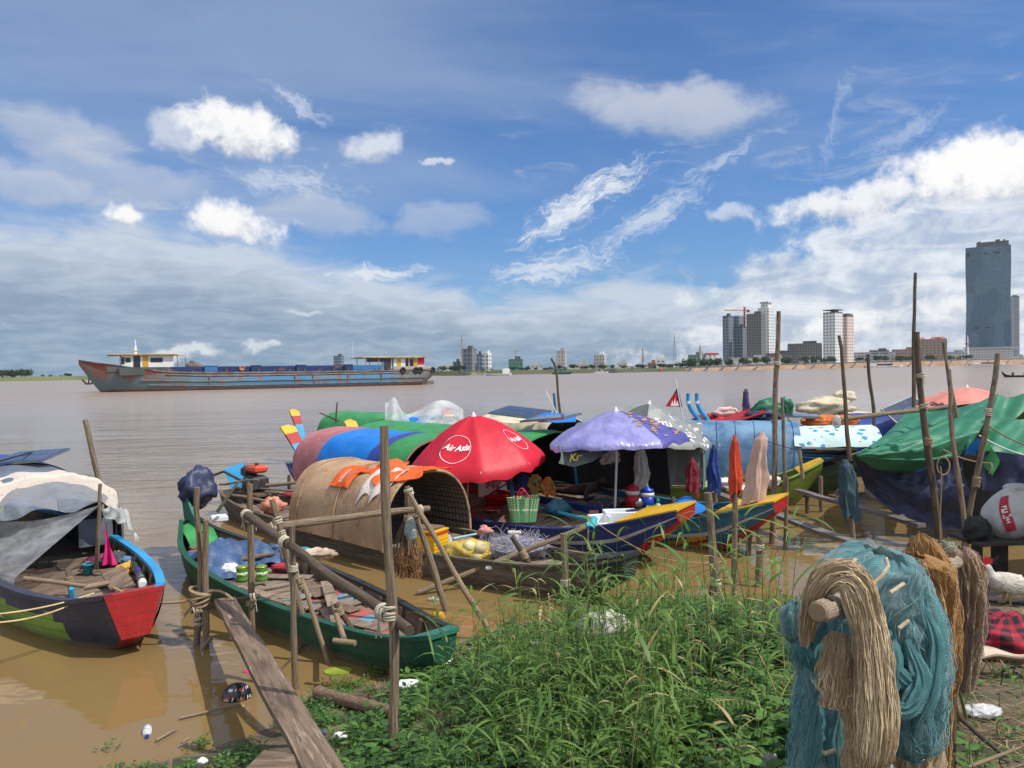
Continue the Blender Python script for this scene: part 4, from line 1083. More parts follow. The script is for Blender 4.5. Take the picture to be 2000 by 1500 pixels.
hull(bar, TBR, LBR, [HULLP, RUSTR], rmBR, DKCONC, RAILR, ns=90, nv=24, wall=.15, capw=.3, caph=.15, tipmat=1)
part(bar, 'deck', MB().grid(lambda u, v: (lerp(.02, .95, v) * LBR, (u * 2 - 1) * (half_w(TBR, lerp(.02, .95, v), 3) - .2), interp(TBR, lerp(.02, .95, v))[0] - .25), 2, 40), DKCONC)
for vv, t0, t1 in ((.22, .10, .80), (.47, .04, .86), (.66, .05, .84), (.0, .0, .83)):
    for s in (1, -1):
        b = MB(); pts = []
        for i in range(60):
            t = lerp(t0, t1, i / 59); zt = [2.55, 1.55, .75, 3.1][(.22, .47, .66, .0).index(vv)]
            if vv == 0: zt = interp(TBR, t)[0] - .1
            if t > .7 and vv: zt += (t - .7) * (2.6 if vv > .3 else 3.5)
            pts.append((t * LBR, s * (half_w(TBR, t, zt) + .04), zt))
        b.tube(pts, .13, 6); part(bar, 'rubbing_rail', b, RAILR)
for x in (13, 20, 27, 30.5, 46):
    part(bar, 'hull_strake', MB().box((x, half_w(TBR, x / LBR, 1.5) + .05, 1.4), (.16, .14, 2.2)), RAILR)
# cargo coaming in sections
x = 12.5
for ln, mt in ((6, LGTB), (2, COAM), (9, COAM), (9, COAM), (8, COAM), (6, COAM), (3.6, COAMG), (4.4, COAMG)):
    b = MB()
    for s in (1, -1): b.box((x + ln / 2, s * 4.1, 3.58), (ln - .06, .2, 1.4))
    part(bar, 'coaming', b, mt); x += ln
b = MB(); b.box((12.5, 0, 3.58), (.2, 8.2, 1.4)); b.box((x, 0, 3.58), (.2, 8.2, 1.4)); b.box(((12.5 + x) / 2, 0, 2.92), (x - 12.5, 8.2, .1)); part(bar, 'hold', b, COAM)
for q, wd in ((19.5, 1.6), (29, 1.8), (37.5, 1.8), (45.5, 2.2)):
    part(bar, 'locker', MB().box((q, 4.3, 3.65), (wd, .5, 1.4)).box((q, 4.3, 4.42), (wd * 1.1, .7, .1)), LGTB if q > 40 else COAM)
for q in range(14): part(bar, 'bollard', MB().tube([(11 + q * 2.9, 4.75, 3.0), (11 + q * 2.9, 4.75, 3.6)], .16, 6), RAILR)
part(bar, 'life_ring', MB().lathe([(.42 + .12 * math.cos(a * .785), .12 * math.sin(a * .785)) for a in range(9)], 14, 0, T=Matrix.Translation((40, 4.26, 3.9)) @ Matrix.Rotation(R(90), 4, 'X')), M('faded_orange_ring', (.5, .2, .12, 1), bump=0))
# stern cabin
def cab(name, x0, x1, hw, zb, zt, roofx):
    t = part(bar, name, MB().box(((x0 + x1) / 2, 0, (zb + zt) / 2), (x1 - x0, hw * 2, zt - zb)), CABW)
    part(t, 'roof', MB().box(((roofx[0] + roofx[1]) / 2, 0, zt + .14), (roofx[1] - roofx[0], hw * 2 + 1.4, .28), bev=.1), CABR)
    return t
s1 = cab('stern_cabin', 2.2, 9.2, 2.9, 3.0, 5.7, (1.6, 16.2))
for q, dw, mt in ((8.0, .8, CABY), (6.2, .7, WIN), (5.2, .8, WIN), (4.3, .9, CABY)): part(s1, 'door', MB().box((q, 2.92, 4.5), (dw, .1, 2.1)), mt)
part(s1, 'red_board', MB().box((3.0, 2.96, 5.0), (1.5, .08, 1.4)), M('red_sign_paint', (.55, .02, .06, 1), bump=0))
part(s1, 'window', MB().box((12.2, 2.6, 5.35), (5.6, .12, .9)), WIN)
b = MB()
for q in (9.6, 12.4, 15.2): b.box((q, -2.61, 4.6), (.15, .15, 2.4)); b.box((q, 2.6, 4.6), (.15, .15, 2.4))
part(s1, 'roof_post', b, CABW)
part(bar, 'stern_wall', MB().box((5.2, 3.6, 3.5), (8.4, .15, .9)), M('cream_bulwark', (.46, .42, .33, 1), bump=0))
for q in (8.2, 5.2, 4.2, .6):
    part(bar, 'tyre_fender', MB().lathe([(.48 + .2 * math.cos(a * .785), .2 * math.sin(a * .785)) for a in range(9)], 14, 0, T=Matrix.Translation((q, half_w(TBR, q / LBR, 3) + .25, 3.1)) @ Matrix.Rotation(R(90), 4, 'X')), RUBBER)
part(bar, 'aerial', MB().tube([(17, 0, 3.2), (17, 0, 9)], .05, 4), CABW)
part(bar, 'rudder', MB().box((-.2, 0, .3), (2.2, .15, 1.0)), RAILR)
# bow wheelhouse
s2 = cab('wheelhouse', .775 * LBR, .775 * LBR + 8.4, 2.2, 3.4, 6.4, (.775 * LBR - .8, .775 * LBR + 10.4))
xb = .775 * LBR
for q, dw, mt in ((1.0, 0, CABW), (4.6, .9, CABY), (6.0, 1.1, WIN)):
    if dw: part(s2, 'door', MB().box((xb + q, 2.22, 5.1), (dw, .1, 2.4)), mt)
for q, dw in ((7.4, .8), (2.8, 2.0)): part(s2, 'window', MB().box((xb + q, 2.22, 5.6), (dw, .1, .8)), WIN)
part(s2, 'window', MB().box((xb + 8.42, 0, 5.5), (.1, 3.4, 1.2)).box((xb + 8.2, 2.23, 5.5), (.5, .1, 1.2)), WIN)
part(bar, 'mast', MB().tube([(xb + 6, 0, 6.6), (xb + 6, 0, 7.8), (xb + 6, 0, 8.6), (xb + 6, 0, 9.4)], [.34, .22, .12, .04], 8).box((xb + 6, 0, 7.4), (.8, .8, .12)).box((xb + 6, 0, 8.5), (.1, .7, .08)), CABW)
part(bar, 'railing', MB().tube([(xb - .9, -2, 6.4), (xb - 2.6, -2, 6.4), (xb - 2.6, -2, 4)], .07, 5).tube([(xb - 1.2, -2, 4), (xb - 1.2, -2, 6.4)], .07, 5), RAILR)
part(bar, 'deck_winch', MB().blob((xb - 3.6, 1.5, 4.3), (1.5, 1, .8), 3, .35).box((xb - 3.2, 1.6, 4.9), (.7, .6, 1)), RAILR)
an = part(bar, 'anchor', MB().tube([(LBR - 1.6, -.5, 4.2), (LBR - 1.5, -.6, 1.6)], .12, 6).tube([(LBR - 2.6, -.6, 2.4), (LBR - 1.9, -.6, 1.5), (LBR - 1.1, -.6, 1.5), (LBR - .5, -.6, 2.3)], .16, 6), RAILR)
part(bar, 'hawse_plate', MB().beam((LBR - 6.4, half_w(TBR, (LBR - 6.4) / LBR, 4.0) + .02, 4.0), (LBR - 4.2, half_w(TBR, (LBR - 4.2) / LBR, 4.0) + .02, 4.0), .12, .9), DKCONC)
part(bar, 'anchor_chain', MB().tube(sag((LBR - 1.5, -.5, 3.2), (LBR - 6.2, -1.3, 1.2), 1.2, 10), .05, 4), RAILR)
# ------------------------------------------------------------------ small craft far out
def ferry(px, py, name, label, mats, L, H, Y=None, rz=0, kind='ferry'):
    p = at(px, py, 0) if Y is None else V((at(px, py, Y=Y).x, Y, 0))
    t = thing(name, label, 'boat', p, rz, 'small boats out on the river')
    tb = [(0, H * .35, 0, L * .06, L * .05), (.1, H * .32, -.4, L * .085, L * .07), (.6, H * .3, -.4, L * .09, L * .07), (.85, H * .36, -.2, L * .06, L * .03), (1, H * .5, .3, .2, .1)]
    b = MB(); ns = 16
    for i in range(ns):
        for s in (1, -1):
            q = [hull_pt(tb, L, (i + a) / ns, v, s) - V((L / 2, 0, 0)) for a, v in ((0, 0), (1, 0), (1, 1), (0, 1))]
            b.add(q, [(0, 1, 2, 3)])
        q = [hull_pt(tb, L, (i + a) / ns, 0, s) - V((L / 2, 0, .1)) for a, s in ((0, 1), (1, 1), (1, -1), (0, -1))]
        b.add(q, [(0, 1, 2, 3)])
    part(t, 'hull', b, mats[0])
    return t
t = ferry(972, 729.5, 'river_ferry', 'white ferry with a stern deckhouse near the middle of the far shore', [WHITE], 15, 3.2, 410, R(184))
part(t, 'deckhouse', MB().box((-4.6, 0, 2.1), (4.0, 2.0, 2.2)).box((-4.6, 0, 3.4), (3, 1.6, .5)), WHITE)
part(t, 'stripe', MB().box((0, 0, .12), (12.5, 2.55, .35)), DARKG)
t = ferry(1098, 727, 'work_boat', 'dark green work barge moored before the beige slab tower', [P_DGRN], 10.5, 3.2, 420, R(4))
part(t, 'deckhouse', MB().box((-1, 0, 2.0), (6.5, 1.6, 1.9)).box((-1, 0, 3.05), (7.2, 2, .2)), F_GREEN)
for i, (px, Y, w_, words) in enumerate(((1165, 470, 9, 'white floating jetty left of the bridge approach'), (1185, 480, 8, 'dark roofed floating pontoon beside the white jetty'), (1152, 500, 6, 'small blue roofed barge near the jetty'), (1270, 540, 7, 'pale moored barge under the bridge deck'), (1305, 545, 6, 'small white launch by the embankment end'), (890, 430, 7, 'grey moored launch below the blue unfinished block'))):
    t = ferry(px, 0, 'moored_barge', words, [(WHITE, DKCONC, P_SKY, CONC, WHITE, DKCONC)[i]], w_, 2.2, Y, R(3 + i))
    part(t, 'deckhouse', MB().box((0, 0, 1.3), (w_ * .6, w_ * .12, 1.2)).box((0, 0, 2.0), (w_ * .7, w_ * .16, .18)), (F_LOW, DKCONC, P_SKY, F_LOW, WHITE, DKCONC)[i])
for i, (px, Y, w_, words) in enumerate(((1722, 700, 34, 'long white tour boat moored under the embankment, by the low cream hall'), (1926, 880, 40, 'long white tour boat moored below the glass skyscraper'))):
    t = ferry(px, 0, 'tour_boat', words, [WHITE], w_, 5, Y, R(-3))
    part(t, 'canopy', MB().box((-w_ * .08, 0, 4.0), (w_ * .6, 4, .3)).box((-w_ * .3, 0, 2.9), (w_ * .2, 3.4, 2)), WHITE)
    part(t, 'windows', MB().box((-w_ * .05, 0, 2.7), (w_ * .52, 3.2, 1.5)), WIN)
p = at(1470 * 0 + 1291, 724, Y=520); solo('buoy', MB().lathe([(0, -.4), (1.1, -.3), (1.1, .8), (.3, 2.2), (0, 2.4)], 10, 0, (p.x, 520, 0)), REDW, 'small red buoy near the bridge', 'buoy', (p.x, 520, 0))
# ------------------------------------------------------------------ treeline of the far shore and promenade trees
LEAF_F = M('far_foliage', (.045, .075, .022, 1), (.022, .042, .016, 1), s=.5, rough=.9, bump=0)
BARKF = M('far_bark', (.10, .08, .06, 1), bump=0)
def far_tree(label, loc_, h, w_, seed, name='broadleaf_tree'):
    rnd = random.Random(seed); t = thing(name, label, 'tree', loc_, 0, 'trees along the far shore')
    part(t, 'trunk', MB().tube([(0, 0, -.5), (0, 0, h * .55)], [.22, .12], 6), BARKF)
    b = MB(); cl = [(V((rnd.uniform(-.5, .5) * w_, rnd.uniform(-.5, .5) * w_, h * rnd.uniform(.5, .85))), w_ * rnd.uniform(.22, .38)) for _ in range(7)]
    for c, r in cl:
        for _ in range(46):
            d = V((rnd.gauss(0, 1), rnd.gauss(0, 1), rnd.gauss(0, .8))).normalized() * r * rnd.uniform(.6, 1.05)
            a = V((rnd.gauss(0, 1), rnd.gauss(0, 1), rnd.gauss(0, 1))).normalized() * h * .085; e = d.cross(a).normalized() * h * .06
            q = c + d; b.add([q - a, q - e, q + a, q + e], [(0, 1, 2, 3)])
    part(t, 'crown', b, LEAF_F)
    return t
rnd = random.Random(77)
protos = None
spots = []
for i in range(46): 
    u = rnd.random(); k = u * (len(EMB) - 3); j = int(k); a = EMB[j].lerp(EMB[j + 1], k - j); d = a.normalized(); hh = lerp([1.9, 2.8, 4.0, 5.0, 6.4, 7.2, 9][j], [1.9, 2.8, 4.0, 5.0, 6.4, 7.2, 9][j + 1], k - j)
    spots.append((a.x + d.x * (hh * 1.3 + rnd.uniform(3, 12)), a.y + d.y * (hh * 1.3 + rnd.uniform(3, 12)), hh, rnd.uniform(4.0, 7.5)))
for i in range(40):
    px = rnd.uniform(862, 1340); Y = lerp(455, 560, (px - 862) / 480) + rnd.uniform(2, 60); p = at(px, 720, Y=Y); spots.append((p.x, Y, 2.0, rnd.uniform(1.8, 4.2)))
for i in range(34):
    px = rnd.uniform(-10, 62) if i < 26 else rnd.uniform(62, 140); p = at(px, 730, Y=600 + rnd.uniform(0, 80)); spots.append((p.x, p.y, 2.4, rnd.uniform(3, 6.5) * (1 if i < 26 else .45)))
base_ = [far_tree('bushy dark tree on the far shore', spots[i][:3], 5, 4.6, 100 + i) for i in range(4)]
TW = ['promenade tree above the embankment wall', 'low bush on the middle far shore', 'dark tree on the left meadow shore']
for i, (x, y, z, h) in enumerate(spots):
    lab = TW[0] if i < 46 else (TW[1] if i < 86 else TW[2])
    sc_ = (h / 5 * (1.5 if i >= 46 else 1), h / 5 * 1.2, h / 5)
    if i < 4: o = base_[i]; o['label'] = lab; o.scale = sc_; o.rotation_euler = (0, 0, i)
    else: dup(base_[i % 4], (x, y, z), rnd.uniform(0, 6), lab, sc_)
# lamp posts on the promenade
lp = None
for i in range(30):
    k = i / 30 * (len(EMB) - 3); j = int(k); a = EMB[j].lerp(EMB[j + 1], k - j); d = a.normalized(); hh = lerp([1.9, 2.8, 4.0, 5.0, 6.4, 7.2, 9][j], [1.9, 2.8, 4.0, 5.0, 6.4, 7.2, 9][j + 1], k - j)
    q = (a.x + d.x * (hh * 1.3 + 2), a.y + d.y * (hh * 1.3 + 2), hh)
    if lp is None:
        lp = thing('street_lamp', 'thin pale lamp post of the promenade row', 'lamp post', q, 0, 'lamp posts along the promenade')
        part(lp, 'pole', MB().tube([(0, 0, 0), (0, 0, 7)], .11, 5), STEELG); part(lp, 'lamp_head', MB().box((0, 0, 7.1), (1.4, .3, .2)), WHITE)
    else: dup(lp, q)
# small sampan with two people, near the right edge
def body(parent_or_none, name, joints, edges, radii, mats, label=None, cat=None, loc_=(0, 0, 0), sub=1, group=None):
    """one continuous figure grown round a skeleton"""
    me = bpy.data.meshes.new(name); me.from_pydata([tuple(j) for j in joints], edges, [])
    ob = bpy.data.objects.new(name, me); COL.objects.link(ob)
    sk = ob.modifiers.new('skin', 'SKIN'); sk.use_smooth_shade = True
    ss_ = ob.modifiers.new('sub', 'SUBSURF'); ss_.levels = sub; ss_.render_levels = sub
    for i, r in enumerate(radii):
        v = me.skin_vertices[0].data[i]; v.radius = r if isinstance(r, tuple) else (r, r); v.use_root = (i == 0)
    bpy.context.view_layer.update()
    m2 = bpy.data.meshes.new_from_object(ob.evaluated_get(bpy.context.evaluated_depsgraph_get()))
    bpy.data.objects.remove(ob)
    for mt in mats: m2.materials.append(mt)
    o = bpy.data.objects.new(name, m2); COL.objects.link(o)
    if parent_or_none is not None: o.parent = parent_or_none; WM[o.name] = WM[parent_or_none.name]
    else: o.location = loc_; WM[o.name] = Matrix.Translation(V(loc_))
    return meta(o, label, cat, group)
SKIN = M('brown_skin', (.22, .115, .07, 1), bump=0, rough=.55); SHIRTD = M('dark_shirt', (.05, .05, .06, 1), bump=0)
ps = at(1988, 734.5, 0); ps = V((at(1988, 734, Y=150).x, 150, 0))
t = thing('rowing_sampan', 'small dark sampan carrying two people, at the right edge of the river', 'boat', ps, R(178), 'small boats out on the river')
tb = [(0, 1.0, .7, .1, .05), (.12, .5, 0, .4, .25), (.5, .38, -.15, .55, .4), (.88, .55, .0, .35, .2), (1, 1.2, .9, .08, .04)]
b = MB(); ns = 24
for i in range(ns):
    for s in (1, -1):
        q = [hull_pt(tb, 6.2, (i + a) / ns, v, s) - V((3.1, 0, 0)) for a, v in ((0, 0), (1, 0), (1, 1), (0, 1))]; b.add(q, [(0, 1, 2, 3)])
    q = [hull_pt(tb, 6.2, (i + a) / ns, .5, s) - V((3.1, 0, 0)) for a, s in ((0, 1), (1, 1), (1, -1), (0, -1))]; b.add(q, [(0, 1, 2, 3)])
part(t, 'hull', b, P_BLK)
for xx, words in ((.9, 'person in dark clothes seated at the front of the small far sampan'), (-1.4, 'person in dark clothes seated at the back of the small far sampan')):
    w = WM[t.name] @ V((xx, 0, .3))
    J = [(0, 0, 0), (0, 0, .28), (0, 0, .5), (0, 0, .62), (0, .02, .74), (0, .02, .86), (.2, 0, .48), (.26, .18, .3), (.2, .36, .22), (-.2, 0, .48), (-.26, .18, .3), (-.2, .36, .22), (.12, .3, .06), (.14, .45, -.1), (-.12, .3, .06), (-.14, .45, -.1)]
    E_ = [(0, 1), (1, 2), (2, 3), (3, 4), (4, 5), (2, 6), (6, 7), (7, 8), (2, 9), (9, 10), (10, 11), (0, 12), (12, 13), (0, 14), (14, 15)]
    body(None, 'person', J, E_, [.15, .14, .15, .06, .09, .08, .06, .05, .04, .06, .05, .04, .08, .06, .08, .06], [SHIRTD], words, 'person', w, group='people in the small sampan')
# ------------------------------------------------------------------ parasols
def parasol(name, label, base, apex, rad, drop, mats, pickm, tilt=(0, 0), n=8, th0=0.0, sagk=.10, val=.10, group='big market parasols over the boats', pole=PLW, kink=0.0, texts=(), dome=1.75, wrk=.0, flap=0, full=True):
    t = thing(name, label, 'parasol', base, 0, group)
    w = WM[t.name]; ap = V(apex)
    Rm = Matrix.Translation(ap) @ Euler((tilt[0], tilt[1], 0)).to_matrix().to_4x4()
    def surf(th, r, off=0.0):
        k = ((th - th0) / (2 * math.pi) * n) % 1.0
        a = abs(2 * k - 1)                      # 1 on the ribs, 0 between them
        rr = rad * r * (1 - sagk * .5 * (1 - a * a) * r)
        z = -drop * (r ** dome) * (1.0) - sagk * rad * .55 * (1 - a ** 1.6) * math.sin(math.pi * min(1, r * .9)) * .55
        if wrk: z += wrk * r * mnoise.noise(V((math.cos(th) * r * 5, math.sin(th) * r * 5, rad * 3)))
        d = V((math.cos(th) * rr, math.sin(th) * rr, z))
        return Rm @ (d + V((math.cos(th) * .4, math.sin(th) * .4, 1)).normalized() * off)
    b = MB(); nu, nv = n * 10, 14
    def fn(u, v):
        th = th0 + 2 * math.pi * u
        r = v * 1.12
        if r <= 1: return surf(th, r)
        p = surf(th, 1); return p - V((0, 0, (r - 1) / .12 * val * (1 + .55 * mnoise.noise(V((math.cos(th) * 4, math.sin(th) * 4, rad * 5)))))) + (p - ap).normalized() * .01
    b.grid(fn, nu, nv, lambda u, v: pickm(u, v), True, us=8, vs_=1)
    part(t, 'canopy', b, mats, False)
    b = MB()
    for k in range(n): b.tube([surf(th0 + 2 * math.pi * k / n, q / 6, -.012) for q in range(7)], .006, 4)
    part(t, 'ribs', b, TIN, False, kind='stuff')
    top = Rm @ V((0, 0, .07)); q = ap.lerp(V(base), .5) + V((kink, 0, 0))
    part(t, 'pole', MB().tube([V(base), q, Rm @ V((0, 0, -.02))], .021, 8), pole, False)
    part(t, 'finial', MB().tube([Rm @ V((0, 0, -.01)), Rm @ V((0, 0, .03)), top], [.05, .03, .012], 8), PLW, False)
    for txt in texts: txt(t, surf)
    return t
RED = M('red_parasol_cloth', (.62, .012, .035, 1), (.52, .010, .028, 1), s=2, rough=.5, bump=.35, bs=7, bd=.03, sub=.12)
VIO = M('violet_parasol_satin', (.30, .29, .58, 1), (.20, .19, .44, 1), s=2.2, rough=.30, bump=.7, bs=5, bd=.06, sub=.05, spec=.7)
VIOD = M('deep_violet_panel', (.10, .09, .33, 1), (.06, .055, .24, 1), s=2.2, rough=.35, bump=.5, bs=5, bd=.05, spec=.6)
GOLDP = M('dull_gold_print', (.42, .27, .16, 1), rough=.6, bump=0)
WPRINT = M('white_print', (.80, .80, .78, 1), rough=.6, bump=0)
GRYL = M('light_grey_parasol', (.30, .31, .29, 1), (.22, .23, .22, 1), s=3, rough=.6, bump=.4, bs=7, bd=.03)
GRYD = M('dark_grey_parasol', (.085, .095, .09, 1), (.06, .07, .065, 1), s=3, rough=.6, bump=.4, bs=7, bd=.03)
CORAL = M('faded_coral_parasol', (.64, .25, .20, 1), (.56, .20, .16, 1), s=2, rough=.6, bump=.3, bs=7, bd=.03)
BLKP = M('black_print', (.05, .02, .02, 1), rough=.7, bump=0)
# red parasol on the navy boat
baseD = wpt(bD, 7.45, -.55, .35); apD = at(925, 812, Y=13.75)
RADD, DRD = 1.22, .80
TH = lambda px_, py_: math.atan2(py_, px_)
def logo(th, r, txt, size, ring=True):
    def go(t, surf):
        R0 = RADD * r
        f = lambda x, y: surf(th + x / R0, r - y / RADD / 1.12, .012)
        b = text_mb(txt, size, f, 0, .35, bold=.004)
        q = part(t, 'logo', b, WPRINT, False)
        if ring:
            b = MB(); rr = size * 1.72; m2 = 48
            vs = [f(math.cos(6.2832 * k / m2) * a, math.sin(6.2832 * k / m2) * a) for a in (rr, rr * 1.035) for k in range(m2)]
            b.add(vs, [(k, (k + 1) % m2, m2 + (k + 1) % m2, m2 + k) for k in range(m2)]); part(t, 'logo_ring', b, WPRINT, False)
    return go
toc = math.atan2(-apD.y, -apD.x)                 # bearing back to the camera
parasol('market_parasol', 'bright red parasol with white ringed airline lettering on the navy sampan', baseD, apD, RADD, DRD, [RED], lambda u, v: 0, (R(5), R(-4)), 8, toc + R(2), .13, .13,
        texts=(logo(toc + R(-26), .66, 'Air\u2009Asia', .155), logo(toc + R(64), .66, 'Air\u2009Asia', .14)), pole=M('pale_wooden_pole', (.42, .34, .24, 1), rough=.8), dome=1.65, wrk=.025)
# violet parasol on the teal boat
baseE = wpt(bE, 8.2, -.25, .35); apE = at(1203, 802, Y=13.35)
thE = math.atan2(-apE.y, -apE.x)
def gold(t, surf):
    rnd = random.Random(5); b = MB()
    for k in range(46):
        th = thE + R(58) + rnd.gauss(0, .26); r = rnd.gauss(.52, .16)
        a0 = rnd.uniform(0, 3); L_ = rnd.uniform(.03, .09)
        pts = [(math.cos(a0 + a) * L_ * (1 if q % 2 else .28), math.sin(a0 + a) * L_ * (1 if q % 2 else .28) * .6) for q, a in enumerate([q * .7854 for q in range(8)])]
        if .15 < r < .9: b.add([surf(th + x / r, r + y, .014) for x, y in pts], [tuple(range(8))])
    part(t, 'gold_print', b, GOLDP, False)
def pv(u, v):
    k = int(u * 8) % 8
    return 1 if k in (1, 2) else 0
parasol('market_parasol', 'shiny violet satin parasol with gold print on the teal sampan', baseE, apE, 1.22, .50, [VIO, VIOD], pv, (R(-1), R(-3)), 8, thE - R(10), .10, .08, texts=(gold,), dome=1.5, wrk=.05, kink=.02)
FLAPM = cloth('grey_green_oilcloth', (.10, .125, .115, 1), None, .5, .5)
b = MB()
fpts = [(1090, 905), (1120, 912), (1155, 902), (1185, 885)]
def flapf(u, v):
    k = u * 3; i = min(2, int(k)); a, c = fpts[i], fpts[i + 1]; q = k - i
    x, y = lerp(a[0], c[0], q), lerp(a[1], c[1], q)
    return at(x + 6 * math.sin(v * 3), y - 38 * (1 - v), Y=12.75 - .25 * v + .08 * math.sin(u * 9))
b.grid(flapf, 18, 5)
fl = solo('oilcloth_flap', b, FLAPM, 'grey green oilcloth strip hanging below the left rim of the violet parasol', 'tarp', at(1130, 900, Y=12.8))
b = text_mb('Krud', .17, lambda x, y: at(1132 + x * 118, 892 - y * 118 + x * -20, Y=12.57), 0, .2, bold=.006)
part(fl, 'lettering', b, M('yellow_print', (.62, .48, .12, 1), bump=0), False)
# grey parasol on the olive boat
apF = at(1268, 788, Y=16.0)
def khm(t, surf):
    th = math.atan2(-apF.y, -apF.x) + R(24)
    f = lambda x, y: surf(th + x / .75, .58 - y / 1.2, .012)
    b = text_mb('\u1794\u17b8\u1799', .24, f, 0, .1, bold=.006)
    b = text_mb('\u1797\u17d2\u1793\u17c6\u1796\u17c1\u1789', .17, lambda x, y: f(x + .25, y - .26), 0, .1, b, .004)
    part(t, 'lettering', b, WPRINT, False)
parasol('market_parasol', 'grey parasol with white lettering rising behind the violet one', V((apF.x + .25, apF.y + .1, .4)), apF, 1.35, .62, [GRYD, GRYL, TIGER], lambda u, v: (1, 2, 2, 0, 1, 0, 1, 0)[int(u * 8) % 8], (R(3), R(8)), 8, math.atan2(-apF.y, -apF.x), .08, .08, texts=(khm,), dome=1.4, wrk=.05)
# coral parasol beyond the green tarp
apC = at(1888, 756, Y=19.5); thC = math.atan2(-apC.y, -apC.x)
def coke(t, surf):
    f = lambda x, y: surf(thC - R(52) + x / 1.0, .80 - y / 1.4, .012)
    part(t, 'lettering', text_mb('Coca-Cola', .22, f, 0, .4, bold=.005), BLKP, False)
parasol('market_parasol', 'faded coral parasol with dark script behind the green tarp shelter', V((apC.x, apC.y, .5)), apC, 1.5, .55, [CORAL], lambda u, v: 0, (0, 0), 8, thC + R(8), .06, .1, texts=(coke,), dome=1.5)
# ------------------------------------------------------------------ poles, posts, walkways
def lash(p, d, r, n=5, w=.012, mat=None, seed=0):
    """turns of cord round a pole at p"""
    d = V(d).normalized(); a = d.orthogonal().normalized(); c = d.cross(a); b = MB(); rnd = random.Random(seed)
    for k in range(n):
        o = V(p) + d * ((k - n / 2) * w * 1.7); tl = rnd.uniform(-.35, .35); rr = r + w * .8
        b.tube([o + (a * math.cos(t) + c * math.sin(t)) * rr + d * tl * rr * math.sin(t) for t in [q * math.pi / 6 for q in range(13)]], w, 5, 0, False)
    e = V(p) + a * (r + w)
    for s in (-1, 1): b.tube(wob(e, e + V((s * .02, -.01, -.10 - .05 * rnd.random())), 4, .02, seed + s), w * .7, 4)
    return b
PGROUP = 'wooden poles driven into the river bed'
def pole(label, base, top, r, mat=WOODP, seed=0, n=10, amp=.03, taper=.85, name='mooring_pole', cat='pole', lashes=(), group=PGROUP, sink=.6, knots=True):
    base, top = V(base), V(top); d = (top - base); r *= .9
    pts = wob(base - d.normalized() * sink, top, n, amp, seed)
    rnd = random.Random(seed); rs = []
    for i in range(len(pts)): rs.append(r * lerp(1.08, taper, i / (len(pts) - 1)) * (1 + (rnd.uniform(-.07, .10) if knots else 0)))
    b = MB().tube(pts, rs, 9)
    if not lashes: return solo(name, b, mat, label, cat, base, group)
    t = thing(name, label, cat, base, 0, group); part(t, 'shaft', b, mat, False)
    for i, (f, n_) in enumerate(lashes): part(t, 'lashing', lash(base.lerp(top, f), d, r, n_, .010, None, seed + i), ROPEW if n_ < 7 else ROPE, False)
    return t
def stake(label, bpx, tpx, r, z=0.0, dY=0.0, **k):
    p = at(*bpx, z); q = at(*tpx, Y=p.y + dY)
    return pole(label, p, q, r, **k), p, q
def Yof(px, py, z=0.0): return at(px, py, z).y
stake('crooked grey stake of the bound pair holding the plank, left one', (388, 1258), (386, 952), .040, seed=1, amp=.08, lashes=((.30, 9), (.16, 5)))
stake('straight stake of the bound pair holding the plank, right one', (402, 1262), (402, 1016), .038, seed=2)
stake('short split stub leaning against the bound pair of stakes', (398, 1268), (414, 1245), .028, seed=3)
stake('upright pole piercing the near rim line of the green sampan, by the rope coil', (491, 1245), (488, 945), .042, seed=4, lashes=((.235, 4), (.78, 4)))
stake('slim straight pole standing before the green sampan, right of the plank', (577, 1345), (571, 1027), .032, seed=5, lashes=((.75, 4),))
stake('leaning pole crossing behind the long diagonal beam', (607, 1265), (531, 975), .040, seed=6, amp=.06, lashes=((.76, 5), (.86, 4)))
stake('short pale stick leaning over the near rim of the green sampan', (642, 1293), (586, 1133), .030, seed=7, mat=WOODL, amp=.08, lashes=((.97, 7),))
stake('thin dark stake behind the short pale stick', (590, 1262), (580, 1150), .028, seed=8, mat=WOODD)
p6b = at(771, 1482, .28); p6t = at(750, 832, Y=p6b.y + .1)
pole('tallest near pole with a flat sawn top, before the cardboard roof', p6b, p6t, .037, seed=9, amp=.03, taper=.95, lashes=((.44, 6),))
_, aB, aT = stake('left leg of the leaning pair of poles tied together over the yellow cooler', (872, 1192), (795, 950), .045, seed=10, amp=.05, lashes=((.80, 6), (.96, 5)))
_, cB, cT = stake('pale right leg of the leaning pair of poles, reaching down into the grass', (965, 1250), (800, 962), .034, mat=WOODL, seed=11, amp=.06)
# beams
e1 = at(478, 1003, Y=Yof(491, 1245) - .07); e2 = at(800, 1232, Y=p6b.y - .10)
pole('long crooked diagonal beam tied between the poles over the green sampan', e1, e2, .048, mat=WOODD, seed=12, amp=.05, name='beam', cat='beam', group='beams tied to the poles', sink=0, lashes=((.02, 4), (.35, 6), (.90, 6)))
e1 = at(520, 1031, Y=Yof(607, 1265) - .05); e2 = at(838, 993, Y=aB.y - .12)
pole('straight level beam reaching to the leaning pair of poles', e1, e2, .046, seed=13, amp=.025, name='beam', cat='beam', group='beams tied to the poles', sink=0, lashes=((.05, 5), (.93, 6)))
e1 = at(372, 1193, Y=Yof(390, 1262) - .07); e2 = at(508, 1164, Y=Yof(491, 1245) - .06)
pole('short crossbar holding up the far end of the plank walkway', e1, e2, .034, mat=WOODD, seed=14, name='beam', cat='beam', group='beams tied to the poles', sink=0, amp=.015, lashes=((.12, 5), (.9, 4)))
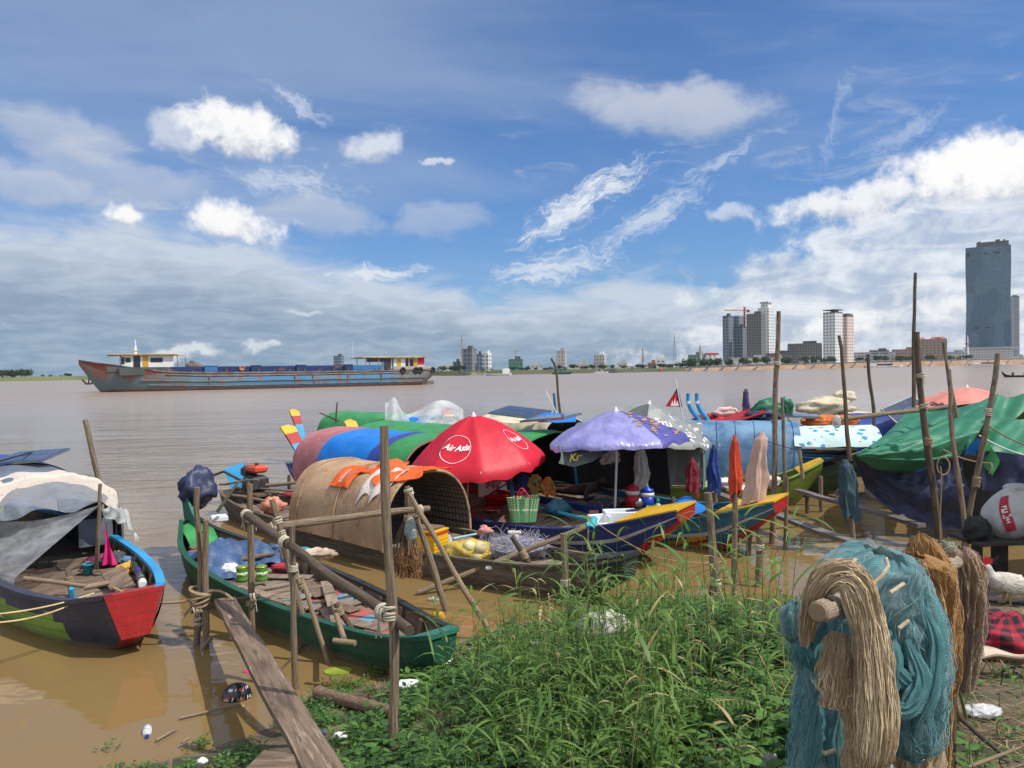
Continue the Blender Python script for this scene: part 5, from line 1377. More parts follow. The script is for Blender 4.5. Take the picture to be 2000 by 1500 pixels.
# plank walkway
a = at(437, 1172, .47); c = at(628, 1500, .60); dr = (c - a).normalized(); c = c + dr * .6
PLANKM = M('walkway_plank', (.20, .14, .095, 1), (.095, .064, .044, 1), s=2.6, st=(.55, 7, 7), rough=.85, bump=.8, c3=(.30, .23, .17, 1), k3=.55, s3=4, bs=9, bd=.015, det=9)
def long_board(name, a, c, w, h, mat, label, cat='plank', group=None):
    d = c - a; rz = math.atan2(d.y, d.x); L = math.hypot(d.x, d.y); n = 14; rnd = random.Random(int(L * 100)); b = MB(); vs = []
    for i in range(n + 1):
        x = L * i / n; z = d.z * i / n + .008 * math.sin(i * 1.3); e0, e1 = rnd.uniform(-.006, .006), rnd.uniform(-.006, .006)
        vs += [(x, -w / 2 + e0, z - h / 2), (x, w / 2 + e1, z - h / 2), (x, w / 2 + e1, z + h / 2), (x, -w / 2 + e0, z + h / 2)]
    b.add(vs, [(i * 4 + k, i * 4 + (k + 1) % 4, i * 4 + 4 + (k + 1) % 4, i * 4 + 4 + k) for i in range(n) for k in range(4)] + [(3, 2, 1, 0), (n * 4, n * 4 + 1, n * 4 + 2, n * 4 + 3)])
    return solo(name, b, mat, label, cat, a, group, None, rz, True)
long_board('plank_walkway', a, c, .21, .05, PLANKM, 'long weathered plank sloping from the bank up to the bound stakes')
a = at(497, 1494, .56); c = at(590, 1510, .55)
solo('timber_offcut', MB().beam(a, c, .20, .09, 0, .1), PLANKM, 'thick timber offcut lying on the bank beside the plank, at the bottom edge', 'timber', c)
pole('broken stub of a stake in the weeds at the bottom edge', at(330, 1510, .15), at(334, 1482, Y=5.5), .025, seed=40, sink=.2)
pole('thick fallen bamboo log at the edge of the weeds', at(622, 1353, .10), at(772, 1392, .28), .060, mat=M('brown_bamboo_log', (.20, .125, .075, 1), (.12, .075, .045, 1), s=3, st=(6, 2, 1), uv=True, rough=.7, bump=.4, c3=(.28, .20, .13, 1)), seed=15, name='bamboo_log', cat='log', sink=0, group=None, amp=.015)
# posts towards the middle and right
stake('stout short post bound with pale cord, standing in the grass before the dark sampan', (1106, 1183), (1100, 1042), .052, seed=16, lashes=((.33, 5),))
stake('thick square topped post right of the navy prow', (1402, 1188), (1383, 962), .060, seed=17, lashes=((.24, 5),))
stake('low stump bound with cord, in the water right of the teal prow', (1480, 1146), (1484, 1046), .050, seed=18, lashes=((.78, 5),))
stake('low stump beside the corded one, nearer the teal hull', (1464, 1085), (1466, 1045), .05, seed=46, mat=WOODD)
stake('thin upright stake under the olive prow', (1533, 1072), (1537, 931), .036, seed=19)
_, tb, tt = stake('tall straight pole left of the thinner one, against the sky by the city', (1508, 1062), (1521, 608), .050, seed=20, taper=.78, lashes=((.78, 3),))
pole('thinner shorter pole tied beside the tall one behind the beige shirt', at(1533, 930, Y=15.3), at(1527, 776, Y=15.3), .04, seed=21)
stake('post carrying the dark trousers right of the olive prow', (1668, 1078), (1655, 905), .050, seed=22)
pole('thin crooked pole above the corner of the green tarp', at(1659, 900, Y=11.9), at(1637, 656, Y=12.2), .034, mat=WOODD, seed=23, amp=.07, sink=0)
pole('knotty thin pole behind the awning, below the pinkish tower', at(1707, 850, Y=17.5), at(1696, 692, Y=17.5), .045, mat=WOODD, seed=24, amp=.06)
pole('very tall slim pole rising behind the green tarp', at(1783, 860, Y=15.0), at(1788, 533, Y=15.4), .040, seed=25, mat=WOODD, amp=.04)
_, qb, qt = stake('thick leaning post with a rope loop before the green tarp', (1836, 1068), (1790, 648), .062, mat=WOODD, seed=26, amp=.05, taper=.75, lashes=((.495, 7), (.80, 4), (.66, 4)))
pole('pale leaning pole crossing the dark one over the sack', at(1888, 1100, .05), at(1851, 722, Y=11.3), .042, seed=27, amp=.05)
pole('pole leaning right, lashed to the pale one over the sack', at(1882, 1090, .05), at(1948, 690, Y=11.0), .045, seed=28, amp=.05, lashes=((.38, 9), (.72, 6)))
pole('short pole tip poking up behind the pale leaning pole', at(1875, 850, Y=13.5), at(1843, 668, Y=13.5), .034, seed=29, amp=.07, sink=0)
e1 = at(1640, 820, Y=13.0); e2 = at(1800, 800, Y=13.4)
pole('level ridge pole of the green tarp, its open end to the left', e1, e2 + (e2 - e1) * .4, .045, seed=30, name='ridge_pole', cat='pole', group=None, sink=0, amp=.02)
b = MB().blob(at(1634, 824, Y=12.95), (.07, .07, .11), 4, .3); solo('plastic_bag', b, FILM2, 'small clear bag tied over the open end of the ridge pole', 'bag', at(1634, 826, Y=12.95))
pole('bent stick standing on the river side of the pale canvas roof', at(1098, 830, Y=21), at(1075, 700, Y=21), .04, seed=31, amp=.12, mat=WOODD, sink=0)
pole('thin white rod beside the bent stick', at(1094, 822, Y=20.6), at(1066, 762, Y=20.6), .016, seed=32, mat=PLW, sink=0, amp=.01)
pole('short dark blue stake left of the bent stick', at(1085, 822, Y=20.8), at(1081, 768, Y=20.8), .04, seed=33, mat=P_TEAL, sink=0)
pole('thin upright stick on the faded pink roof', at(657, 826, Y=18.4), at(659, 786, Y=18.4), .022, seed=34, mat=WOODD, sink=0)
pole('forked stick lying out over the faded pink roof', at(662, 822, Y=18.4), at(625, 806, Y=18.6), .02, seed=35, mat=WOODD, sink=0)
pole('pole rising behind the grey roof of the leftmost boat', at(200, 960, Y=13.4), at(166, 820, Y=13.4), .055, seed=36, sink=1.2)
pA = at(187, 1112, .28)
pole('slim stick holding up the plastic sheet of the leftmost boat', pA, at(196, 945, Y=pA.y), .030, seed=37, sink=0)
stake('corded short stake in the water beyond the teal prow', (1578, 1003), (1576, 962), .05, seed=47, mat=WOODD)
stake('stake carrying the far plank by the grey green hull', (1606, 1000), (1603, 930), .05, seed=48)
pole('forked branch standing on the olive deck by the awning', at(1567, 935, Y=15.6), at(1561, 878, Y=15.6), .04, seed=49, mat=WOODL, sink=0)
# plank gangways over the water on the right
GANG = M('grey_gangway_plank', (.20, .175, .155, 1), (.10, .088, .078, 1), s=2.6, st=(.5, 6, 6), rough=.6, bump=.6, c3=(.30, .28, .26, 1), k3=.58, s3=4, bs=9, bd=.015)
for (px0, py0, z0), (px1, py1, z1), w, words in (((1392, 962, .42), (1796, 1106, .16), .20, 'long narrow gangway plank sloping into the water behind the nets'), ((1556, 958, .40), (1800, 1026, .36), .16, 'narrower gangway plank running under the navy sheet')):
    a, c = at(px0, py0, z0), at(px1, py1, z1); long_board('gangway_plank', a, c, w, .06, GANG, words, 'plank', 'gangway planks over the water')
# garments hung on poles
def hang(name, label, toppx, botpx, wtop, wbot, Y, mat, cat='shirt', seed=0, stake_base=None, folds=7, group='clothes drying on poles', z=None, flare=1.0, r=.036):
    t0, b0 = at(*toppx, Y=Y), at(*botpx, Y=Y); L = t0.z - b0.z
    rnd = random.Random(seed); ph = rnd.random() * 6
    def fn(u, v):
        th = 2 * math.pi * u; c = t0.lerp(b0, v); cs, sn = math.cos(th), math.sin(th)
        w = lerp(wtop, wbot, min(1, v * 1.5) ** .6) / 2 * (1 + .22 * mnoise.noise(V((v * 3.2, seed * 3.1, 0))) + .16 * mnoise.noise(V((cs * 1.5, v * 4, seed))))
        p2 = th * folds * .5 + ph + 2.6 * mnoise.noise(V((cs, sn + seed, v * 1.6)))
        f = 1 + min(1, v * 3) * (.34 * (1 - 1.7 * abs(math.sin(p2))) + .22 * mnoise.noise(V((cs * 3, sn * 3 + seed, v * 6))))
        if v < .04: w *= .6
        hem = L * max(0, v - .45) * (.42 * mnoise.noise(V((cs * 1.2 + seed * 2.2, sn * .9, 4))) + .10 * math.sin(th * 3 + seed))
        return (c.x + wbot * .13 * mnoise.noise(V((v * 2.4, seed * 1.9, 7))) * min(1, v * 2) + cs * w * f, c.y + sn * w * f * .55, c.z + hem + (.03 if v < .02 else 0))
    b = MB(); b.grid(fn, 84, 34, 0, True); b.add([fn(i / 84, 0) for i in range(84)], [tuple(range(84))], 0, True)
    return solo(name, b, mat, label, cat, t0, group)
C_RED = cloth('maroon_shirt', (.23, .02, .035, 1)); C_BLU = cloth('royal_shirt', (.02, .055, .26, 1), (.015, .03, .14, 1)); C_ORG = cloth('orange_red_shirt', (.58, .06, .02, 1)); C_BEI = cloth('beige_shirt', (.52, .36, .29, 1), (.46, .31, .25, 1), bump=.3); C_TEA = cloth('dark_teal_trousers', (.04, .085, .105, 1), (.03, .06, .08, 1)); C_PUR = cloth('purple_cloth', (.085, .055, .14, 1))
for (px, py, by, words, sd) in ((1352, 925, 985, 'post under the maroon shirt', 41), (1398, 900, 1005, 'post under the royal blue shirt', 42), (1436, 880, 1190, 'slim post under the orange red shirt', 43), (1482, 868, 1085, 'post under the beige shirt', 44)):
    pb_ = at(px, by, 0) if by > 1050 else at(px, by, Y=13.8); pole(words, pb_, at(px, py, Y=min(pb_.y, 13.8)), .040, seed=sd)
Yc = {1352: 13.8, 1398: 13.8, 1436: at(1436, 1190, 0).y, 1482: at(1482, 1085, 0).y}
hang('shirt', 'maroon shirt drooping from a post behind the navy prow', (1352, 898), (1352, 962), .13, .20, 13.8, C_RED, seed=1)
hang('shirt', 'royal blue shirt hung on a post left of the orange one', (1394, 872), (1396, 958), .10, .20, 13.8, C_BLU, seed=2)
hang('shirt', 'orange red shirt hung lengthwise on a slim post', (1435, 855), (1437, 962), .07, .125, Yc[1436] - .02, C_ORG, seed=3, folds=5)
hang('shirt', 'beige shirt hung on a post, largest of the drying clothes', (1488, 848), (1472, 980), .14, .32, Yc[1482] - .02, C_BEI, seed=4, folds=5)
hang('trousers', 'dark teal trousers slung over the post right of the olive prow', (1650, 902), (1665, 1012), .16, .26, 11.75, C_TEA, 'trousers', 5, folds=4)
hang('cloth_wrap', 'purple cloth wrapped round an upright pole before the river', (1457, 762), (1458, 812), .13, .17, 19, C_PUR, 'cloth', 6, folds=3)
# ropes between things
def rope(label, pts, r=.010, mat=ROPE, name='rope', group=None):
    return solo(name, MB().tube(pts, r, 5), mat, label, 'rope', pts[0], group)
bowA = wpt(bA, LA * .96, -.1, .66)
rope('mooring rope from the red bow to the bound stakes', sag(bowA, at(383, 1168, Y=Yof(390, 1262) - .05), .10), .016)
b = MB(); kp = at(392, 1163, Y=Yof(390, 1262))
for k in range(6):
    rr = .075 + .008 * (k % 3); b.tube([kp + V((math.cos(q * .5236) * rr * 1.25, math.sin(q * .5236) * rr, (k - 3) * .024 + .035 * math.sin(q * .5236 + k))) for q in range(13)], .015, 5, 0, False)
b.tube(wob(kp, kp + V((-.18, -.05, -.22)), 5, .05, 2), .014, 5); b.tube(sag(kp + V((.05, 0, .02)), at(455, 1172, Y=Yof(390, 1262) - .1), -.06), .015, 5)
solo('rope_knot', b, ROPE, 'thick rope wound round the bound pair of stakes', 'rope', kp)
for k, (px, py) in enumerate(((-60, 1203), (-60, 1216))):
    rope('pale yellow cord running left from the charcoal bow' + (', upper strand' if k == 0 else ', lower strand'), sag(at(-60, py, Y=7.2), wpt(bA, LA * .92, -.2, .55), .05 + .05 * k), .009, M('yellow_cord', (.62, .50, .25, 1), (.5, .4, .2, 1), bump=0))
rope('rope sagging from the loop on the leaning post to the right', sag(at(1842, 878, Y=12.0), at(1935, 905, Y=11.3), .05) + wob(at(1935, 905, Y=11.3), at(1930, 925, Y=11.3), 3, .05), .012, ROPE)
b = MB(); c0 = at(1838, 897, Y=12.05)
b.tube([c0 + V((.10 * math.sin(q * .5236), -.06, -.10 + .14 * math.cos(q * .5236))) for q in range(13)], .012, 5); b.tube(wob(at(1836, 910, Y=12), at(1845, 1068, Y=11.9), 10, .10, 3), .011, 5)
solo('rope_loop', b, ROPE, 'loop of rope hanging on the leaning post before the navy sheet', 'rope', c0)
rope('cord tied high on the right leaning pole, running to the tarp edge', sag(at(1918, 822, Y=11.1), at(2040, 880, Y=10.6), .06), .012, ROPE)
rope('thin mooring cord from the navy prow down into the grass', sag(at(1150, 1010, Y=10.9), at(1290, 1090, Y=10.6), .05) + sag(at(1290, 1090, Y=10.6), at(1500, 1075, Y=12.0), .12)[1:], .007, ROPE)
rope('thin line strung between the beige shirt and the pole by the awning', sag(at(1490, 858, Y=12.3), at(1655, 878, Y=12), .10), .006, RUBBER)
rope('short knotted rope hanging from the navy rim', wob(at(1148, 1030, Y=10.95), at(1147, 1070, Y=10.9), 4, .02) + wob(at(1147, 1070, Y=10.9), at(1160, 1085, Y=10.9), 3, .02)[1:], .012, ROPE)
rope('slack cord from the cord bound stump to the water', wob(at(1388, 1105, Y=9.3), at(1385, 1200, Y=9.2), 8, .04, 9), .014, WOODD)
# ------------------------------------------------------------------ loose things on the leftmost boat
def cyl_part(t, name, prof, mat, n=16, c=(0, 0, 0), T=None, sx=1, sy=1): return part(t, name, MB().lathe(prof, n, 0, c, T, True, sx, sy), mat)
arch_o = lambda root, x, u, off, hw=1.02, zb=.44, ht=1.02, e=.78, yc=0: wpt(root, x, *arch_pt(u, hw + off, zb, ht + off, e, yc))
# printed cream cloth over the front of the roof
CREAMP = pattern_cloth('cream_printed_cloth', (.56, .49, .42, 1), [((.34, .26, .23, 1), .17)], 16)
b = drape(lambda u, v: arch_o(bA, lerp(4.05, 4.70, min(1, v * 2)) + .04 * math.sin(u * 8), lerp(.12, .80, u), .045 + .015 * math.sin(u * 40)) + V((.06, -.07, -.30)) * max(0, v * 2 - 1) * (1 + .12 * math.sin(u * 11)), 44, 14, .03, 3)
solo('cloth', b, CREAMP, 'cream printed cloth laid over the front edge of the grey roof', 'cloth', wpt(bA, 4.3, 0, 1.5))
# plastic sheets
def filmgrid(label, A, Bp, Cc, D, bow=.0, seed=0, mat=FILM, nu=26, nv=22, wr=.03, extra=None):
    """sheet with corners A-B along the top and D-C along the bottom"""
    def fn(u, v):
        p = A.lerp(Bp, u).lerp(D.lerp(Cc, u), v)
        p = p + V((0, 0, -bow * math.sin(math.pi * u) * (1 - v)))
        fold = wr * math.sin(u * 22 + v * 4 + seed) * (.3 + v) + wr * 1.4 * mnoise.noise(V((u * 5, v * 3, seed)))
        p += V((.6, -.8, .2)) * fold
        return extra(p, u, v) if extra else p
    b = MB(); b.grid(fn, nu, nv, 0)
    return solo('plastic_sheet', b, mat, label, 'plastic sheet', A, 'plastic sheets')
pc = at(197, 985, Y=pA.y)
gA = at(30, 1136, .50)
filmgrid('clear plastic sheet slung from the slim stick to the near rim of the leftmost boat', wpt(bA, 4.2, -1.0, 1.05), pc, gA + V((0, 0, .05)), wpt(bA, 3.8, -1.25, .5), .16, 1, FILM, 34, 24, .035)
filmgrid('end of the plastic sheet hanging outside the near rim of the leftmost boat', wpt(bA, 3.8, -1.26, .49), gA + V((0, 0, .05)), gA + V((-.05, -.07, -.42)), wpt(bA, 3.8, -1.36, .02), 0, 4, FILM2, 26, 10, .02)
def archfront(p, u, v): return p
b = MB()
b.grid(lambda u, v: arch_o(bA, 4.62 + .05 * v + .02 * math.sin(u * 30), lerp(.10, .80, u), -.02).lerp(lerp(wpt(bA, 4.9, -1.0, 1.02), pc, u) + V((0, 0, .05 * math.sin(u * 14))), v) + V((.02, -.02, 0)) * math.sin(u * 34), 40, 14)
solo('plastic_sheet', b, film('hazy_plastic_film', (.16, .185, .22, 1), .60, .4), 'hazy plastic sheet closing the arched front of the grey roof', 'plastic sheet', pc, 'plastic sheets')
b = MB(); b.grid(lambda u, v: pc.lerp(wpt(bA, 4.75, 1.02, .95), u).lerp(wpt(bA, 4.9, 1.15, .45), v * u) + V((0, 0, -.10 * v * (1 - u) - .04 * math.sin(u * 9))) + V((.02, 0, .02)) * math.sin(u * 25 + v * 9), 22, 10)
solo('plastic_sheet', b, FILM2, 'milky strip of plastic draped from the slim stick to the right foot of the roof', 'plastic sheet', pc, 'plastic sheets')
# solar panel
def solar(label, c, rot, w=.9, h=.6, group='solar panels on the roofs', name='solar_panel'):
    t = thing(name, label, 'solar panel', c, 0, group); L = Euler(rot).to_matrix().to_4x4()
    part(t, 'frame', MB().box((0, 0, 0), (w, h, .04), 0, L), TIN)
    b = MB()
    for i in range(4):
        for j in range(2): b.box(((i - 1.5) * w * .235, (j - .5) * h * .46, .022), (w * .225, h * .44, .006), 0, L)
    part(t, 'cells', b, M('solar_cells', (.03, .045, .09, 1), (.05, .07, .12, 1), rough=.12, bump=0, spec=.8))
    return t
solar('solar panel lying on the grey roof of the leftmost boat', wpt(bA, 2.5, .25, 1.60), (R(12), R(-4), R(-12)), 1.0, .62)
part(bA, 'rear_roof_sheet', MB().grid(lambda u, v: (lerp(.7, 2.6, v), *arch_pt(lerp(.25, .8, u), 1.07, .46, 1.06, .78)), 16, 6), TARP_NB)
rope('black cable across the solar panel of the leftmost boat', wob(wpt(bA, 2.1, .5, 1.66), wpt(bA, 3.1, -.4, 1.62), 8, .04, 3), .012, RUBBER)
# pink pennant
fb = at(216, 1112, .3); ft_ = at(207, 1024, Y=fb.y)
t = thing('pennant', 'bright pink pennant on a thin stick in the leftmost boat', 'flag', fb)
part(t, 'stick', MB().tube([fb, ft_ + V((0, 0, .03))], .007, 5), WOODD, False)
PINK = cloth('hot_pink_cloth', (.80, .03, .22, 1), (.65, .02, .17, 1), .7, .3, sub=.15)
b = MB()
for s in (0, .012):
    b.grid(lambda u, v: ft_.lerp(fb + V((0, 0, .07)), v) + V((lerp(-.085, .10, u) * v ** 1.2, -.02 - s + .035 * math.sin(u * 9 + v * 4) * v, 0)), 14, 14, flip=s > 0)
part(t, 'cloth', b, PINK, False)
# bucket, sandals, poles, board, flasks, clothes
p = at(172, 1122, .22); t = thing('bucket', 'small turquoise plastic bucket by the slim stick', 'bucket', p)
cyl_part(t, 'body', [(.055, 0), (.068, .13), (.074, .13), (.074, .145), (.066, .145), (.055, .02), (0, .02)], M('turquoise_plastic', (.03, .30, .42, 1), rough=.4, bump=0))
part(t, 'handle', MB().tube([(.07 * math.cos(q * .3927), .02, .14 + .0 * q + .03 * math.sin(q * .3927)) for q in range(9)], .004, 4), PLW)
for dxp, words in ((-8, 'left dark rubber sandal on the boards of the leftmost boat'), (14, 'right dark rubber sandal on the boards of the leftmost boat')):
    p = at(75 + dxp, 1105, .235); t = thing('sandal', words, 'sandal', p, R(40), 'pair of sandals')
    part(t, 'sole', MB().prism([(.13 * math.cos(a) + (.02 if math.cos(a) > 0 else 0), .045 * math.sin(a)) for a in [q * .524 for q in range(12)]], 0, .025), RUBBER)
    part(t, 'strap', MB().grid(lambda u, v: (.03 + .05 * v, .048 * math.cos(u * 3.14), .02 + .05 * math.sin(u * 3.14)), 10, 2), RUBBER)
pole('pale pole lying across the bow of the leftmost boat', at(48, 1130, .52), at(168, 1145, .54), .030, seed=51, name='loose_pole', cat='pole', sink=0, group=None, mat=WOODL, amp=.01)
pole('sawn end of a second pole, lying right of the pale one', at(164, 1148, .52), at(214, 1138, .54), .034, seed=52, name='loose_pole', cat='pole', sink=0, group=None, mat=WOODL, amp=.005)
t = thing('mooring_peg', 'blue footed peg bound with rope on the bow boards of the leftmost boat', 'peg', at(140, 1168, .2))
part(t, 'shaft', MB().tube([at(141, 1168, .2), at(133, 1115, Y=at(141, 1168, .2).y)], .032, 7), WOODP, False)
part(t, 'painted_foot', MB().beam(at(142, 1170, .2), at(140, 1148, Y=at(142, 1170, .2).y - .035), .05, .07), P_SKY, False)
part(t, 'lashing', lash(at(134, 1130, Y=at(141, 1168, .2).y), (0, 0, 1), .034, 4, .009), ROPE, False)
t = thing('bow_hatch', 'dark wooden hatch board leaning on the clothes in the leftmost boat', 'board', at(236, 1140, .3))
for k in range(2):
    part(t, 'board', MB().beam(at(207 + k * 22, 1112 - k * 3, .40), at(228 + k * 24, 1150 - k * 4, .30), .15, .02), PLK1, False)
part(t, 'batten', MB().beam(at(225, 1158, .26), at(268, 1148, .26), .04, .05), PLK1, False)
def flask(label, a, c, r, mats, group='flasks and bottles in the leftmost boat'):
    t = thing('flask', label, 'flask', a, 0, group); d = c - a
    for k, (f0, f1, rr, mt) in enumerate(mats): part(t, ('body', 'band', 'cap')[min(k, 2)], MB().tube([a + d * f0, a + d * (f0 + .01), a + d * (f1 - .01), a + d * f1], [rr * r * .92, rr * r, rr * r, rr * r * .85], 12), mt, False)
PURP = M('purple_plastic', (.05, .04, .17, 1), rough=.35, bump=0); GRNP = M('dark_green_plastic', (.03, .07, .03, 1), rough=.35, bump=0)
flask('purple and green cylindrical flask beside the bright blue rim', at(258, 1092, .34), at(272, 1120, .34), .060, [(0, .38, 1, PURP), (.38, .72, 1.02, GRNP), (.72, 1, 1, PURP)])
flask('white capped silver flask at the foot of the purple one', at(274, 1123, .32), at(279, 1141, .34), .058, [(0, .6, 1, TIN), (.6, .75, .95, RUBBER), (.75, 1.1, .9, PLW)])
MAR = pattern_cloth('maroon_printed_cloth', (.15, .02, .07, 1), [((.45, .15, .25, 1), .16)], 12)
STRI = pattern_cloth('black_white_cloth', (.05, .05, .06, 1), [((.55, .55, .55, 1), .2)], 14)
YELC = cloth('mustard_cloth', (.60, .36, .05, 1))
for (px, py, z, r, mt, words, sd) in ((196, 1098, .27, (.22, .16, .10), MAR, 'heap of maroon printed clothes behind the bucket', 1), (225, 1092, .33, (.20, .14, .09), STRI, 'striped black and white clothes behind the hatch board', 2), (248, 1110, .30, (.12, .16, .08), YELC, 'mustard cloth between the hatch board and the flasks', 3),
                                     (175, 1042, .30, (.20, .10, .06), PINK, 'pink cloth lying at the dark end of the leftmost boat', 4), (160, 1038, .40, (.22, .18, .16), pattern_cloth('green_leaf_cloth', (.03, .05, .035, 1), [((.09, .22, .12, 1), .2)], 14), 'green patterned bundle in the shade of the plastic sheet', 5), (250, 1095, .36, (.13, .08, .05), cloth('blue_stripe_cloth', (.10, .20, .34, 1)), 'light blue cloth beside the bright blue rim', 6)):
    q = at(px, py, z); solo('cloth_heap', MB().blob(q, r, sd, .5, 2.6, 22, 14), mt, words, 'clothes', q, 'heaps of clothes in the leftmost boat')
solo('rope_coil', MB().tube([wpt(bA, LA * .90 + .10 * math.cos(q * .6) * (1 + .2 * math.sin(q)), -.12 + .10 * math.sin(q * .6), .26 + .004 * q) for q in range(40)], .011, 5), ROPE, 'small coil of rope behind the red bow', 'rope', wpt(bA, LA * .9, -.1, .24))
# ------------------------------------------------------------------ things on the green sampan
b = MB().blob(at(384, 952, Y=12.3) + V((0, 0, -.02)), (.27, .30, .30), 11, .42, 1.7, 28, 18)
solo('tarp_bundle', b, TARP_N, 'navy tarp wrapped over the raised stern of the green sampan', 'tarp', at(384, 985, Y=12.3))
b = drape(lambda u, v: wpt(bB, lerp(.1, .85, u), lerp(-.22, .22, v), .52 - .30 * u * u + .06 * math.sin(v * 3.1)), 16, 12, .05, 5)
solo('tarp', b, TARP_GB, 'bright green sheet beneath the navy bundle at the stern', 'tarp', wpt(bB, .6, 0, .4))
solo('foam_block', MB().box((0, 0, 0), (.26, .20, .10), 0, Matrix.Translation(at(428, 1012, .5)) @ Matrix.Rotation(.5, 4, 'Z'), bev=.02), FOAM, 'white foam block beside the green sheet at the stern', 'foam block', at(428, 1014, .45))
b = drape(lambda u, v: wpt(bB, lerp(1.15, 2.15, v) + .14 * math.sin(u * 7), lerp(-.50, .66, u), .36 + .14 * math.exp(-((u - .45) ** 2) * 9) * math.sin(math.pi * min(1, v * 1.15)) - (.18 * max(0, v - .7) / .3)), 40, 26, .13, 8, .012, 3.2)
solo('tarp', b, cloth('crumpled_blue_tarp', (.060, .115, .23, 1), (.030, .055, .13, 1), .5, .6, c3=(.16, .25, .38, 1), k3=.62), 'crumpled blue tarp heaped across the green sampan', 'tarp', wpt(bB, 2.2, 0, .3))
rnd = random.Random(6); c0 = at(442, 1098, .24)
b = MB().tube([c0 + V((math.cos(q * .45) * (.13 + .12 * rnd.random()) * 1.5, math.sin(q * .45) * (.12 + .10 * rnd.random()), .02 + .05 * rnd.random())) for q in range(110)], .008, 4)
solo('rope_coil', b, M('olive_yellow_rope', (.30, .25, .09, 1), (.2, .17, .06, 1), bump=0), 'tangled olive yellow rope on the near side of the green sampan', 'rope', c0)
TINL = M('green_tin_label', (.10, .28, .02, 1), (.07, .20, .02, 1), s=9, bump=0, c3=(.6, .62, .55, 1), k3=.66)
for px, py, words in ((473, 1133, 'green and yellow food tin, left of the upright pole'), (511, 1132, 'green and yellow food tin with a wire, right of the upright pole')):
    p = at(px, py, .19); t = thing('food_tin', words, 'tin', p, 0, 'green tins on the sampan')
    cyl_part(t, 'body', [(.072, 0), (.075, .004), (.072, .012), (.072, .165), (.075, .172), (.072, .178)], TINL)
    cyl_part(t, 'rim', [(.074, .165), (.077, .18), (.066, .18), (.066, .14), (0, .14)], M('brass_rim', (.55, .42, .16, 1), metal=.7, rough=.35, bump=0))
    part(t, 'label_band', MB().lathe([(.0745, .06), (.0745, .11)], 16), M('tin_white_band', (.62, .66, .5, 1), (.12, .32, .04, 1), s=22, bump=0))
for (px, py, z, r, mt, words, sd) in ((447, 1112, .26, (.14, .11, .09), PLW, 'crumpled white bag by the food tins', 21), (590, 1078, .26, (.22, .10, .06), cloth('teal_rag', (.03, .22, .28, 1)), 'teal rag on the far side of the green sampan', 22), (622, 1082, .27, (.24, .13, .08), M('fleece', (.55, .46, .38, 1), (.36, .26, .19, 1), s=6, rough=.95, bump=1, bs=40), 'beige fleecy hide beside the teal rag', 23),
                                     (552, 1108, .25, (.16, .09, .05), cloth('red_patterned_rag', (.45, .03, .05, 1), (.2, .02, .03, 1)), 'red rag in the middle of the green sampan', 24), (532, 988, .46, (.22, .16, .15), M('salmon_net_bag', (.60, .27, .18, 1), (.5, .2, .13, 1), s=10, bump=.8, bs=40), 'salmon coloured net bag behind the engine', 25), (530, 1085, .26, (.18, .10, .05), cloth('pale_green_rag', (.30, .42, .38, 1)), 'pale green rag behind the red rag', 26), (515, 1092, .27, (.05, .05, .05), PINK, 'tiny pink ball of cloth behind the food tins', 27)):
    q = at(px, py, z); solo('cloth_heap' if sd not in (21, 25) else 'bag', MB().blob(q, r, sd, .45, 2.4, 22, 14), mt, words, 'cloth' if sd not in (21, 25) else 'bag', q, 'rags on the green sampan' if sd not in (21, 25) else None)
for i, (x, y, L, w, ang, mt) in enumerate(((3.1, -.30, .75, .15, 8, PLK3), (3.5, .28, .9, .17, -12, PLK1), (4.0, -.22, .8, .14, 20, PLK2), (4.35, .18, .7, .16, 4, PLK1), (4.75, -.12, .8, .13, -18, PLK3), (2.85, .30, .6, .16, 35, PLK2), (5.2, .06, .55, .15, 12, PLK2), (3.75, .02, .5, .12, 70, PLKB))):
    q = wpt(bB, x, y, .192 + .012 * (i % 3)); solo('loose_board', MB().box((0, 0, 0), (L, w, .02), 0, Euler((R(2), R(-1.5), 0)).to_matrix().to_4x4(), bev=.004), mt, 'loose board lying on the floor of the green sampan', 'board', q, 'loose boards in the green sampan', None, R(-48.4 + ang), True)
solo('stick', MB().tube(wob(wpt(bB, 3.0, -.42, .24), wpt(bB, 4.6, -.30, .22), 6, .05, 3), .016, 6), WOODD, 'bent dark stick lying along the near side of the green sampan', 'stick', wpt(bB, 3.0, -.42, .24))
rope('rope lying loose on the floor of the green sampan', [wpt(bB, 3.4 + .9 * k / 24, -.1 + .22 * math.sin(k * .7) + .1 * math.sin(k * .31), .215) for k in range(25)], .010, ROPE)
# paddle
t = thing('paddle', 'old wooden paddle with a T shaped grip lying over the near rim', 'paddle', at(672, 1250, .42))
a, c = at(636, 1136, .22), at(672, 1248, .44); mid = a.lerp(c, .5)
part(t, 'blade', MB().beam(a, mid, .13, .02), WOODP and PLK3, False)
part(t, 'shaft', MB().tube([mid - (c - a) * .05, c], .027, 8), WOODL, False)
part(t, 'grip', MB().tube([at(652, 1251, .44), at(694, 1256, .44)], .027, 8), WOODL, False)
t = thing('mooring_peg', 'dark peg bound with string beside the paddle', 'peg', at(692, 1235, .2))
part(t, 'shaft', MB().tube([at(692, 1236, .16), at(655, 1178, Y=at(692, 1236, .16).y + .05)], .030, 7), WOODD, False); part(t, 'lashing', lash(at(662, 1192, Y=at(692, 1236, .16).y), (-.4, 0, 1), .03, 5, .009), ROPE, False)
